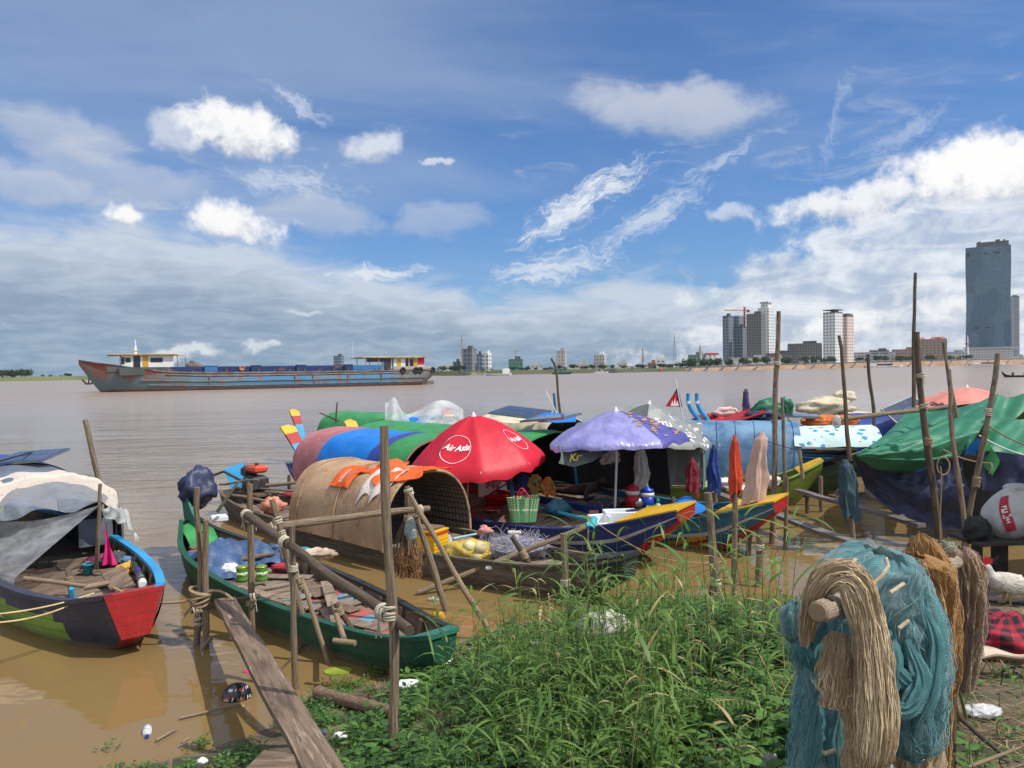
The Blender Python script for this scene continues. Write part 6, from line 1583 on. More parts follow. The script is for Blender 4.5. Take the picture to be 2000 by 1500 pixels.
# ------------------------------------------------------------------ engine on the stern of the dark sampan
pe = at(500, 962, .42); t = thing('boat_engine', 'orange and black long tail motor standing on the stern of the dark sampan', 'engine', pe, R(-43))
ORG = M('orange_red_enamel', (.62, .09, .035, 1), (.5, .06, .03, 1), rough=.4, bump=0); BLKM = M('black_engine_metal', (.025, .025, .028, 1), (.05, .05, .05, 1), s=8, rough=.5, bump=.3)
part(t, 'block', MB().box((0, 0, .20), (.42, .36, .32), bev=.06).box((.02, -.2, .18), (.28, .1, .24), bev=.04), BLKM)
part(t, 'fuel_tank', MB().box((.05, 0, .50), (.40, .28, .16), bev=.05), ORG); part(t, 'fuel_cap', MB().tube([(.05, 0, .57), (.05, 0, .62)], .045, 10), BLKM)
part(t, 'air_filter', MB().box((-.28, 0, .42), (.22, .26, .24), bev=.06), BLKM)
part(t, 'recoil_cover', MB().lathe([(.14, 0), (.14, .03), (.10, .06), (0, .06)], 16, 0, T=Matrix.Translation((.10, -.25, .2)) @ Matrix.Rotation(R(90), 4, 'X')), BLKM)
part(t, 'label', MB().box((.16, -.256, .2), (.05, .012, .16)), ORG)
part(t, 'drive_shaft', MB().tube([(-.2, 0, .12), (-1.6, .1, .30), (-2.6, .1, .05)], .03, 7), BLKM)
part(t, 'handle', MB().tube([(.2, 0, .10), (1.5, .06, .16)], .022, 7), WOODP); part(t, 'frame', MB().beam((-.4, 0, .0), (.5, 0, .0), .5, .05), WOODD)
solo('splash_board', MB().box((0, 0, 0), (.42, .03, .52), 0, Matrix.Translation(at(463, 930, Y=pe.y + 1.2)) @ Euler((R(-25), R(-18), R(20))).to_matrix().to_4x4(), bev=.01), P_SKY, 'faded sky blue board standing behind the engine', 'board', at(463, 945, Y=pe.y + 1.2))
for (a, c, r, w, sd) in (((430, 945), (505, 938), .025, 'thin pole lying along the stern left of the engine', 61), ((520, 948), (604, 942), .04, 'rough pole lying from the engine to the cardboard roof', 62), ((455, 968), (560, 985), .035, 'rough pole lying below the engine', 63)):
    pole(w, at(*a, Y=pe.y - .2), at(*c, Y=pe.y - 1.2 if sd != 62 else pe.y - .5), r, seed=sd, name='loose_pole', cat='pole', sink=0, group='poles lying on the dark stern')
pole('short forked peg standing behind the engine', at(566, 955, Y=pe.y - .3), at(565, 928, Y=pe.y - .3), .04, seed=64, sink=0, mat=WOODD)
pole('green mossy stake before the engine', at(425, 1000, Y=12.5), at(465, 940, Y=12.5), .03, seed=65, sink=0, mat=M('mossy_pole', (.12, .17, .10, 1), (.2, .15, .1, 1), uv=True))
solo('red_tray', MB().box((0, 0, 0), (.6, .4, .03), 0, Matrix.Translation(at(575, 965, .42)) @ Matrix.Rotation(R(-43), 4, 'Z')), P_RED, 'dull red board on the stern by the cardboard roof', 'board', at(575, 966, .42))
# ------------------------------------------------------------------ things on the dark sampan
ORC = cloth('orange_shirt', (.72, .12, .02, 1), (.6, .09, .015, 1), .8, .5)
aC = lambda x, u, off: arch_o(bC, x, u, off, .86, .30, 1.07, .82, -.02)
b = drape(lambda u, v: aC(lerp(5.35, 6.72, u) + .10 * math.sin(v * 9), lerp(.30, .52, v) + .05 * math.sin(u * 8), .05 + .02 * math.sin(u * 19 + v * 7)), 34, 16, .05, 4, .012, 4)
oc = solo('shirt', b, ORC, 'orange shirt spread over the top of the cardboard roof', 'shirt', aC(6, .45, .05))
b = drape(lambda u, v: aC(lerp(4.95, 5.45, u), lerp(.22, .40, v), .05 + .012 * math.sin(u * 9)), 14, 12, .03, 9, .012, 4); part(oc, 'sleeve', b, ORC, False)
b = text_mb('BOEUNG', .11, lambda x, y: aC(5.2 - y * 1.0, .30 + x * .22, .085), 0, 0, bold=.002); part(oc, 'lettering', b, M('pale_print', (.70, .62, .55, 1), bump=0), False)
FLO = pattern_cloth('white_floral_rag', (.60, .52, .46, 1), [((.35, .20, .15, 1), .17), ((.3, .32, .34, 1), .13)], 9)
b = drape(lambda u, v: aC(lerp(5.75, 6.42, u), lerp(.42, .13 + .07 * abs(math.sin(u * 6)) + .05 * u, v), .04 + .02 * math.sin(u * 14)), 18, 26, .03, 12, .012, 4)
solo('cloth', b, FLO, 'torn pale floral cloth hanging down the side of the cardboard roof', 'cloth', aC(6.1, .25, .04))
# yellow cooler
p = at(840, 1088, .24); t = thing('cool_box', 'yellow plastic cool box with red bands and a wooden lid', 'cool box', p, R(-30))
YP = M('yellow_plastic', (.72, .42, .01, 1), (.66, .38, .01, 1), rough=.4, bump=.1)
b = MB().box((0, 0, .20), (.40, .34, .40), bev=.03)
for k in range(5): b.box((0, 0, .06 + k * .055), (.412, .352, .012))
part(t, 'body', b, YP); part(t, 'red_band', MB().box((0, 0, .36), (.416, .356, .028)), P_REDB); part(t, 'red_trim', MB().box((0, 0, .40), (.42, .36, .02)), YP)
part(t, 'lid', MB().box((-.02, 0, .425), (.34, .30, .03)), PLK1)
# yellow net bag of floats
YN = M('yellow_net', (.62, .46, .10, 1), (.48, .33, .06, 1), s=30, st=(1, 1, .3), rough=.8, bump=.9, bs=60, sub=.15)
q = at(915, 1078, .36); t = thing('net_bag', 'yellow net bag full of round floats', 'bag', at(915, 1095, .26))
part(t, 'bag', MB().blob(q, (.34, .20, .17), 31, .30, 2.2, 30, 18), YN, False)
for k, (dx, dz) in enumerate(((.02, .10), (.16, .08), (-.05, .02), (.12, -.04))): part(t, 'float', MB().blob(q + V((dx, -.10, dz)), (.095, .09, .085), 40 + k, .05), M('cream_float', (.66, .58, .30, 1), bump=.1), False)
# nylon gill net heap: many thin strands
def tangle(name, label, c, rad, mat, n, seed, r=.004, cat='fishing net', core=None, flat=.0):
    rnd = random.Random(seed); t = thing(name, label, cat, V(c) - V((0, 0, rad[2])))
    b = MB()
    for _ in range(n):
        d = V((rnd.gauss(0, 1), rnd.gauss(0, 1), abs(rnd.gauss(0, 1)))).normalized(); p = V(c) + V((d.x * rad[0], d.y * rad[1], d.z * rad[2])) * rnd.uniform(.55, 1.02)
        pts = [p]; v = V((rnd.gauss(0, 1), rnd.gauss(0, 1), rnd.gauss(0, .4))).normalized()
        for _k in range(5):
            v = (v + V((rnd.gauss(0, .5), rnd.gauss(0, .5), rnd.gauss(0, .3)))).normalized(); p = p + v * (.16 * min(rad[0], rad[1]))
            p.z = max(p.z, c[2] - rad[2]); pts.append(p)
        b.tube(pts, r, 3, 0, False)
    part(t, 'strands', b, mat, False, kind='stuff')
    if core: part(t, 'heap', MB().blob(c, tuple(x * .93 for x in rad), seed, .3, 2.4, 26, 16), core, False)
    return t
NYL = M('pale_nylon', (.50, .48, .56, 1), (.36, .35, .42, 1), rough=.5, bump=0, sub=.3)
NYLC = M('pale_nylon_heap', (.40, .385, .45, 1), (.22, .21, .26, 1), s=9, rough=.8, bump=1, bs=50, bd=.03, c3=(.62, .6, .66, 1), k3=.6)
cN = at(1008, 1072, .36)
t = tangle('gill_net', 'heap of pale lilac nylon net with white floats', cN, (.50, .34, .17), NYL, 520, 5, .0032, core=NYLC)
for k, (px, py, a) in enumerate(((1005, 1040, .2), (1018, 1052, .7), (1030, 1058, -.5), (1012, 1050, 1.2))):
    q = at(px, py, .46); part(t, 'float', MB().box((0, 0, 0), (.20, .06, .05), 0, Matrix.Translation(q) @ Euler((.2, .4 * a, a)).to_matrix().to_4x4(), bev=.02), M('cream_foam', (.74, .68, .58, 1), bump=.1), False)
for px, py, a in ((965, 1108, .1), (1065, 1080, .4)):
    q = at(px, py, .30); solo('foam_float', MB().box((0, 0, 0), (.22, .09, .05), 0, Matrix.Translation(q) @ Matrix.Rotation(a, 4, 'Z'), bev=.015), FOAM, 'white foam strip on the boards ' + ('left of the lilac net' if px < 1000 else 'right of the lilac net'), 'foam float', q, 'foam strips by the net')
q = at(855, 1090, .28); tangle('net_scrap', 'small green net scrap in front of the cool box', q, (.16, .10, .05), M('green_nylon', (.03, .25, .13, 1), bump=0), 130, 9, .004, core=M('green_net_core', (.02, .15, .08, 1), bump=.8))
q = at(876, 1072, .28); t = thing('water_jug', 'clear plastic bottle with a blue cap beside the cool box', 'bottle', q)
BOT = film('clear_bottle', (.7, .75, .8, 1), .45); part(t, 'body', MB().lathe([(.05, 0), (.055, .02), (.055, .16), (.02, .21), (.02, .23)], 12), BOT); part(t, 'cap', MB().lathe([(.024, .225), (.024, .25), (0, .25)], 10), TARP_NB)
q = at(872, 1082, .30); solo('float_ball', MB().blob(q, (.06, .06, .06), 3, .05), PLW, 'white float ball next to the yellow net bag', 'float', q)
PVC = M('sky_blue_pvc', (.04, .38, .50, 1), (.035, .33, .44, 1), rough=.35, bump=0)
PVCP = M('pale_blue_pvc', (.30, .50, .58, 1), rough=.4, bump=0)
solo('plastic_pipe', MB().tube([at(885, 1052, .36), at(930, 1043, .36)], .018, 8), PVCP, 'pale blue pipe lying behind the yellow net bag', 'pipe', at(885, 1052, .36))
for px, py, r, mt, words, sd in ((946, 1040, (.13, .09, .09), cloth('salmon_cloth', (.62, .25, .23, 1)), 'salmon bag behind the lilac net', 51), (962, 1048, (.16, .10, .06), BLACKT, 'black rag behind the lilac net', 52)):
    q = at(px, py, .36); solo('cloth_heap', MB().blob(q, r, sd, .45, 2.4), mt, words, 'cloth', q, 'rags behind the lilac net')
t = thing('mooring_peg', 'leaning peg with a rope at the near rim of the dark sampan', 'peg', at(1035, 1105, .3))
a, c = at(1038, 1108, .30), at(1000, 1048, Y=at(1038, 1108, .30).y - .05); part(t, 'shaft', MB().tube([a, a.lerp(c, .5), c], [.04, .035, .033], 8), WOODD, False); part(t, 'lashing', lash(a.lerp(c, .45), c - a, .036, 6, .011), ROPE, False)
rope('cord hanging from the leaning peg over the dark hull', wob(at(1035, 1100, Y=a.y - .12), at(1060, 1160, Y=a.y - .16), 8, .04, 4), .008, ROPE)
# boat pole with a blue pipe joint on its end
a, c = at(815, 1158, .03), at(1148, 1027, .70); t = thing('punting_pole', 'long pole lying over the dark sampan, blue pipe joint on its tip', 'pole', a)
part(t, 'shaft', MB().tube(wob(a, c, 10, .02, 5), [.036] * 11, 8), WOODP, False)
d = (c - a).normalized(); part(t, 'pipe_joint', MB().tube([c - d * .02, c + d * .10], .05, 12).tube([c + d * .06 + V((-.02, -.10, -.04)), c + d * .06 + V((.05, .10, .06))], .05, 12), PVC, False)
part(t, 'pipe_bore', MB().tube([c + d * .06 + V((-.021, -.102, -.041)), c + d * .06 + V((-.02, -.10, -.04))], .040, 12), M('dark_bore', (.01, .05, .07, 1), bump=0), False)
# hanging bundle of twine and coir brushes on the leaning poles
hp = at(797, 985, Y=aB.y - .05)
t = thing('net_bundle', 'bundle of brown fishing lines with shaggy ends hung from the leaning poles', 'fishing line', hp)
b = MB(); rnd = random.Random(2)
for k in range(80):
    x = rnd.gauss(0, .045); y = rnd.gauss(0, .03); L = rnd.uniform(.50, .62)
    b.tube([hp + V((x * .25, y * .3, .15)), hp + V((x * .3, y * .3, -.15)), hp + V((x * 1.0, y, -.34)), hp + V((x * 1.6, y * 1.4, -L))], .006, 3, 0, False)
part(t, 'lines', b, M('brown_twine', (.22, .15, .095, 1), (.15, .10, .06, 1), bump=0), False, kind='stuff')
for s in (-1, 1):
    b = MB().blob(hp + V((s * .065, 0, -.68)), (.062, .055, .20), 60 + s, .25, 3, 18, 16)
    for k in range(260):
        p0 = hp + V((s * .065 + rnd.gauss(0, .032), rnd.gauss(0, .03), -.50 - rnd.random() * .3)); b.tube([p0, p0 + V((rnd.gauss(0, .02), rnd.gauss(0, .02), -.05)), p0 + V((rnd.gauss(0, .03), rnd.gauss(0, .03), -.10))], .004, 3, 0, False)
    part(t, 'shaggy_end', b, M('coir_brown', (.30, .155, .065, 1), (.17, .085, .035, 1), s=14, bump=1, bs=50), False)
part(t, 'bag', MB().blob(hp + V((.03, -.03, -.30)), (.07, .05, .16), 66, .3), film('grey_blue_bag', (.4, .5, .5, 1), .5), False)
part(t, 'lashing', lash(hp + V((0, 0, -.16)), (0, 0, 1), .04, 5, .009), ROPE, False)
# ------------------------------------------------------------------ things on the navy boat
q = at(960, 1002, .40); t = thing('steel_basin', 'wide steel basin on the boards under the red parasol', 'basin', q)
part(t, 'body', MB().lathe([(.12, 0), (.19, .075), (.215, .08), (.215, .085), (.185, .08), (.115, .008), (0, .008)], 26), M('steel_bowl', (.55, .55, .55, 1), metal=1, rough=.25, bump=0))
def basket(p, rz):
    t = thing('woven_basket', 'green and cream woven basket with red handles', 'basket', p, rz)
    mt = woven('green_cream_weave', (.06, .26, .11, 1), (.05, .20, .09, 1), 1)
    mt = bpy.data.materials.new('plastic_weave'); mt.use_nodes = True
    tt = mt.node_tree; b_ = NB(tt); pp = tt.nodes['Principled BSDF']; tcn = b_.n('ShaderNodeTexCoord')
    ck = b_.n('ShaderNodeTexChecker'); b_.put(ck.inputs[0], b_.mapping(tcn.outputs['UV'], (52, 26, 1))); ck.inputs[3].default_value = 1
    sp_ = b_.n('ShaderNodeSeparateXYZ'); b_.put(sp_.inputs[0], tcn.outputs['UV'])
    base = b_.mix(ck.outputs[1], (.05, .22, .09, 1), (.11, .33, .14, 1))
    fx = b_.math('FRACT', b_.mul(sp_.outputs[0], 26.0)); fy = b_.math('FRACT', b_.mul(sp_.outputs[1], 13.0))
    dots = b_.mul(b_.ss(fx, .55, .6), b_.ss(fy, .42, .47))
    vk = b_.ss(sp_.outputs[1], .25, .75, .25, 1.0)
    base = b_.mix(b_.mul(dots, vk), base, (.66, .66, .40, 1))
    base = b_.mix(b_.mul(b_.ss(b_.math('ABSOLUTE', b_.sub(sp_.outputs[1], .52)), .045, .03), b_.ss(fx, .3, .35)), base, (.72, .70, .48, 1))
    b_.put(pp.inputs['Base Color'], base); pp.inputs['Roughness'].default_value = .4
    bq = b_.n('ShaderNodeBump'); bq.inputs['Strength'].default_value = .6; bq.inputs['Distance'].default_value = .01; b_.put(bq.inputs['Height'], ck.outputs[1]); b_.put(pp.inputs['Normal'], bq.outputs[0])
    def fn(u, v):
        th = 2 * math.pi * u; w = lerp(.21, .275, v); dd = lerp(.12, .15, v) * (1 - .10 * math.sin(v * 3))
        c, s_ = math.cos(th), math.sin(th); k = .55
        return (w * math.copysign(abs(c) ** k, c), dd * math.copysign(abs(s_) ** k, s_), .40 * v + (.015 * math.sin(th * 2)) * v)
    part(t, 'body', MB().grid(fn, 60, 16, 0, True), mt); part(t, 'bottom', MB().box((0, 0, .02), (.34, .2, .02)), TARP_GB)
    for s_ in (-1, 1): part(t, 'handle', MB().tube([(-.10 + .20 * q / 10, s_ * .13, .38 + .15 * math.sin(math.pi * q / 10)) for q in range(11)], .010, 6), M('red_plastic_handle', (.65, .02, .05, 1), rough=.35, bump=0))
basket(at(1022, 1018, .38), R(6))
q = at(970, 985, .37); t = thing('plastic_tub', 'round red plastic tub in the shade behind the basket', 'tub', q)
part(t, 'body', MB().lathe([(.19, 0), (.23, .14), (.25, .145), (.25, .155), (.225, .15), (.18, .01), (0, .01)], 24), M('red_plastic', (.5, .01, .015, 1), rough=.4, bump=0))
solo('foam_box', MB().box((0, 0, 0), (.45, .34, .30), 0, Matrix.Translation(at(962, 958, .53)) @ Matrix.Rotation(R(-40), 4, 'Z'), bev=.02).box((0, 0, .17), (.47, .36, .05), 0, Matrix.Translation(at(962, 958, .53)) @ Matrix.Rotation(R(-40), 4, 'Z'), bev=.01), FOAM, 'white foam box in the shade behind the red tub', 'foam box', at(962, 965, .4))
def foam_tray(px, py, z, sz, rz, words, broken=0):
    c = at(px, py, z); t = thing('foam_box', words, 'foam box', c, rz, 'open white foam boxes on the navy bow')
    x, y, h = sz; b = MB(); w = .035
    b.box((0, 0, .02), (x, y, .04)); 
    for s_ in (-1, 1): b.box((s_ * (x / 2 - w / 2), 0, h / 2 + .0205), (w, y - .002, h - .045), bev=.008); b.box((0, s_ * (y / 2 - w / 2), h / 2 + .02 - (.05 * broken if s_ < 0 else 0)), (x - 2 * w - .002, w, h - .045 - (.1 * broken if s_ < 0 else 0)), bev=.008)
    part(t, 'box', b, FOAM)
foam_tray(1212, 1026, .40, (.52, .34, .24), R(4), 'larger open white foam box on the navy bow')
foam_tray(1170, 1031, .40, (.30, .26, .20), R(14), 'smaller broken white foam box left of the larger one', 1)
solo('plastic_pipe', MB().tube(wob(at(1052, 992, .44), at(1158, 1016, .50), 6, .01), .032, 10), PVC, 'long sky blue pipe lying along the navy deck', 'pipe', at(1052, 992, .44))
q = at(1072, 1003, .42); t = thing('drink_can', 'crushed red and white drink can beside the blue pipe', 'can', q)
part(t, 'body', MB().tube([q + V((-.06, 0, .03)), q + V((-.05, 0, .03)), q + V((.05, .01, .03)), q + V((.06, .01, .03))], [.025, .032, .03, .025], 10), P_REDB, False); part(t, 'label', MB().tube([q + V((.0, 0.004, .03)), q + V((.035, .008, .03))], .0325, 10), PLW, False)
rope('thin cable curling on the navy deck', [at(1060 + 4 * k, 1018 - 14 * math.sin(k / 14 * 3.1), .40) for k in range(15)], .008, RUBBER)
for px, py, by, w, mt, words, sd in ((962, 912, 952, .22, cloth('dusty_pink_towel', (.36, .16, .17, 1)), 'dusty pink towel hanging in the shade under the red parasol', 71), (1022, 930, 955, .22, C_BLU, 'blue shirt hung on the cabin rail', 72), (1045, 930, 962, .24, pattern_cloth('camouflage_print', (.30, .22, .06, 1), [((.03, .08, .03, 1), .3), ((.5, .12, .02, 1), .25)], 9), 'green and orange patterned cloth hung on the cabin rail', 73), (1070, 935, 968, .22, pattern_cloth('orange_green_print', (.48, .16, .03, 1), [((.03, .12, .04, 1), .3), ((.6, .45, .1, 1), .2)], 9), 'orange and green patterned cloth by the blue post', 74)):
    Yh = at(px, 985, .5).y + .4; hang('hanging_cloth', words, (px, py), (px, by), w * .9, w, Yh, mt, 'cloth', sd, folds=4, group='clothes hung in the cabin shade')
solo('folded_tarp', MB().blob(at(1090, 992, .52), (.22, .16, .14), 75, .4), P_TEAL, 'teal tube of rolled sheet by the red side board', 'tarp', at(1090, 996, .42))
# ------------------------------------------------------------------ things on the teal boat
q = at(1242, 990, .38); t = thing('cooking_pot', 'round aluminium pot with a lid under the violet parasol', 'pot', q)
part(t, 'body', MB().lathe([(.10, 0), (.155, .03), (.165, .09), (.13, .16), (.12, .17)], 22), TIN); part(t, 'lid', MB().lathe([(.13, .168), (.10, .19), (.02, .20), (.02, .225), (0, .225)], 18), TIN)
RP = M('red_jug_plastic', (.50, .012, .02, 1), rough=.35, bump=0); BP = M('blue_jug_plastic', (.015, .05, .40, 1), rough=.35, bump=0)
for px, py, z, bodym, words in ((1241, 978, .55, RP, 'red water cooler jug with a white band, behind the pot'), (1264, 990, .38, BP, 'blue water cooler jug with a white lid band, right of the pot')):
    q = at(px, py, z) + (V((0, .30, 0)) if bodym is RP else V((0, 0, 0))); q.z = .36 if bodym is BP else .40; s_ = 1.15
    t = thing('cooler_jug', words, 'jug', q, 0, 'cooler jugs on the teal boat')
    part(t, 'body', MB().lathe([(.10 * s_, 0), (.11 * s_, .01), (.11 * s_, .20 * s_)], 18), bodym); part(t, 'band', MB().lathe([(.113 * s_, .19 * s_), (.113 * s_, .25 * s_)], 18), PLW); part(t, 'lid', MB().lathe([(.112 * s_, .25 * s_), (.10 * s_, .30 * s_), (.04 * s_, .32 * s_), (.035 * s_, .35 * s_), (0, .35 * s_)], 18), bodym)
q = at(1289, 1010, .42); t = thing('plastic_basket', 'lime green slotted basket on the teal bow', 'basket', q, R(-8))
LIME = M('lime_plastic', (.22, .55, .02, 1), (.18, .45, .02, 1), rough=.35, bump=0)
b = MB()
for k in range(9):
    for s_ in (-1, 1): b.box((-.19 + k * .0475, s_ * .13, .08), (.024, .012, .16))
for k in range(6):
    for s_ in (-1, 1): b.box((s_ * .20, -.11 + k * .044, .08), (.012, .024, .16))
for z in (.006, .08, .155):
    for s_ in (-1, 1): b.box((0, s_ * .134, z), (.415, .02, .022)); b.box((s_ * .2055, 0, z), (.02, .25, .0215))
b.box((0, 0, .012), (.39, .25, .012)); part(t, 'body', b, LIME)
q2 = q + V((-.03, .02, .03)); t = thing('soap_bottle', 'small clear bottle with a green cap standing in the lime basket', 'bottle', q2)
part(t, 'body', MB().lathe([(.045, 0), (.05, .02), (.05, .17), (.02, .21)], 12), BOT); part(t, 'cap', MB().lathe([(.028, .20), (.028, .26), (.014, .28), (0, .28)], 10), TARP_GB)
solo('cloth', drape(lambda u, v: at(1150 + 18 * u, 1000, .5) + V((0, -.03 * math.sin(v * 3.1) - .10 * v, .04 * math.sin(v * 3) - .26 * max(0, v - .4))), 10, 12, .015, 4), cloth('pink_rag', (.50, .17, .18, 1)), 'small pink rag over the rim of the teal boat', 'cloth', at(1158, 1000, .5))
t = thing('mooring_post', 'carved short post on the near rim of the teal boat', 'peg', at(1315, 1008, .42))
part(t, 'shaft', MB().lathe([(.05, 0), (.05, .12), (.035, .15), (.05, .19), (.03, .24), (.035, .30), (.02, .32), (0, .32)], 10), WOODD); part(t, 'lashing', lash((0, 0, .10), (0, 0, 1), .05, 4, .011), ROPE)
for px, py, by, w, Y, words, sd in ((1252, 875, 960, .24, 13.9, 'pale translucent bag hanging under the violet parasol', 81), (1195, 878, 905, .30, 14.2, 'smaller pale bag hanging left of the larger one', 82)):
    hang('plastic_bag', words, (px, py), (px - 4, by), w * .5, w, Y, film('pale_bag_%d' % sd, (.42, .40, .36, 1), .75), 'bag', sd, folds=5, group='bags hanging under the violet parasol')
solo('tarp', drape(lambda u, v: wpt(bE, lerp(9.2, 9.9, u), lerp(-.35, .35, v), .60 + .06 * math.sin(u * 6)), 12, 12, .06, 6), TARP_B, 'bright blue sheet lying on the teal bow', 'tarp', wpt(bE, 9.5, 0, .55))
for (px, py, z, r, mt, words, sd) in ((1182, 985, .40, (.42, .20, .07), STRI, 'dark printed mat in the violet parasol shade', 83), (1225, 965, .42, (.30, .2, .12), BLACKT, 'black sack in the violet parasol shade', 84)):
    q = at(px, py, z); solo('cloth_heap', MB().blob(q, r, sd, .4), mt, words, 'cloth', q, 'heaps in the violet parasol shade')
# person resting in the deep shade of the teal boat
w0 = wpt(bE, 6.9, .25, .42); hx = (WM[bE.name].to_3x3() @ V((1, 0, 0))); hy = (WM[bE.name].to_3x3() @ V((0, 1, 0)))
def lp_(a, c, z): return hx * a + hy * c + V((0, 0, z))
J = [lp_(0, 0, .10), lp_(.22, .02, .15), lp_(.42, .03, .20), lp_(.52, .03, .26), lp_(.60, .02, .32), lp_(.70, .02, .36), lp_(.38, -.17, .16), lp_(.48, -.30, .05), lp_(.66, -.26, .12), lp_(.40, .20, .16), lp_(.55, .30, .05), lp_(.70, .22, .10), lp_(-.10, -.10, .11), lp_(-.46, -.20, .12), lp_(-.80, -.16, .06), lp_(-.86, -.15, .10), lp_(-.10, .10, .10), lp_(-.50, .14, .09), lp_(-.86, .16, .06), lp_(-.95, .17, .14)]
body(None, 'person', J, [(0, 1), (1, 2), (2, 3), (3, 4), (4, 5), (2, 6), (6, 7), (7, 8), (2, 9), (9, 10), (10, 11), (0, 12), (12, 13), (13, 14), (14, 15), (0, 16), (16, 17), (17, 18), (18, 19)],
     [.13, .125, .13, .055, .095, .085, .055, .042, .03, .055, .042, .03, .085, .06, .04, .035, .085, .06, .04, .035], [M('dark_red_clothes', (.045, .018, .018, 1), (.02, .012, .012, 1), bump=.2)], 'person in dark clothes lying in the shade beneath the violet parasol', 'person', w0, 2)
# ------------------------------------------------------------------ things on the olive boat and its neighbours
q = at(1290, 938, .48); t = thing('washing_bowl', 'turquoise plastic bowl heaped with greens on the olive boat', 'bowl', q)
part(t, 'body', MB().lathe([(.14, 0), (.21, .09), (.225, .095), (.225, .105), (.20, .1), (.13, .01), (0, .01)], 22), M('turquoise_bowl', (.04, .33, .42, 1), rough=.35, bump=0))
q = q + V((.05, .02, .13)); solo('vegetables', MB().blob(q, (.15, .12, .07), 91, .6, 4), M('pale_greens', (.38, .36, .22, 1), (.16, .24, .08, 1), s=14, bump=.8), 'pile of pale greens in the turquoise bowl', 'vegetables', q)
for (px, py, z, r, mt, words, sd) in ((1310, 922, .55, (.28, .18, .20), pattern_cloth('mixed_bags', (.50, .42, .38, 1), [((.4, .1, .1, 1), .2), ((.2, .25, .3, 1), .2)], 8), 'heap of plastic bags behind the turquoise bowl', 92), (1265, 922, .55, (.3, .2, .14), STRI, 'dark bundle behind the turquoise bowl', 93), (1410, 942, .55, (.2, .15, .1), PLW, 'white bundle on the olive deck left of the beige shirt', 94), (1440, 955, .5, (.25, .15, .08), FLO, 'pale floral cloth on the olive deck', 95), (1508, 940, .55, (.16, .12, .12), FLO, 'pale printed bag behind the tall pole', 96)):
    q = at(px, py, z); solo('bundle', MB().blob(q, r, sd, .45), mt, words, 'bundle', q, 'bundles on the olive boat')
pole('white rod slanting down from the grey parasol to the olive rim', at(1326, 942, .52), at(1296, 872, Y=at(1326, 942, .52).y), .028, seed=97, sink=0, mat=PLW, amp=.002, name='slanted_rod', group=None)
solo('grey_tray', MB().box((0, 0, 0), (.62, .36, .14), 0, Matrix.Translation(at(1345, 935, .55)) @ Matrix.Rotation(R(-12), 4, 'Z'), bev=.03), GREYC, 'dark grey tray beside the white slanting rod', 'tray', at(1345, 940, .5))
# flag
fb = at(1338, 815, Y=19); ft_ = at(1319, 740, Y=19)
t = thing('flag', 'Cambodian flag on a white staff behind the grey parasol', 'flag', fb)
part(t, 'staff', MB().tube([at(1336, 830, Y=19), ft_], .016, 6), PLW, False)
FB = cloth('flag_blue', (.02, .03, .22, 1), None, .7, .2); FR = cloth('flag_red', (.55, .02, .02, 1), None, .7, .2)
def fl_(u, v):
    p = lerp(at(1324, 757, Y=19), at(1333, 795, Y=19), v); q = lerp(at(1322, 760, Y=18.9), at(1300, 794, Y=18.9), v)
    return p.lerp(q, u) + V((0, .05 * math.sin(u * 7), 0))
b = MB(); b.grid(fl_, 12, 16, lambda u, v: 0 if (u + v * .2 < .35 or (v < .25)) else 1); part(t, 'cloth', b, [FB, FR], False)
b = MB()
for k, (x, h) in enumerate(((-.06, .10), (0, .15), (.06, .10))): b.prism([(x - .025, 0), (x + .025, 0), (x + .012, h * .7), (x, h), (x - .012, h * .7)], 0, .01, 0, Matrix.Translation(at(1318, 790, Y=18.85)) @ Matrix.Rotation(R(90), 4, 'X'))
b.box((0, -.0, 0), (.2, .01, .05), 0, Matrix.Translation(at(1318, 791, Y=18.84))); part(t, 'temple_emblem', b, WPRINT, False)
for px, words in ((1344, 'left blue carved stern horn with a white ring'), (1361, 'right blue carved stern horn behind the tiger tarp')):
    t = thing('stern_horn', words, 'stern ornament', at(px + 10, 815, Y=18.3), 0, 'blue stern horns'); q = at(px, 768, Y=18.3)
    part(t, 'horn', MB().tube([at(px + 22, 822, Y=18.3), at(px + 6, 800, Y=18.3), at(px, 785, Y=18.3), q], [.06, .055, .05, .045], 8), P_SKY, False); part(t, 'ring', MB().tube([at(px, 789, Y=18.3), at(px, 783, Y=18.3)], .056, 8), PLW, False)
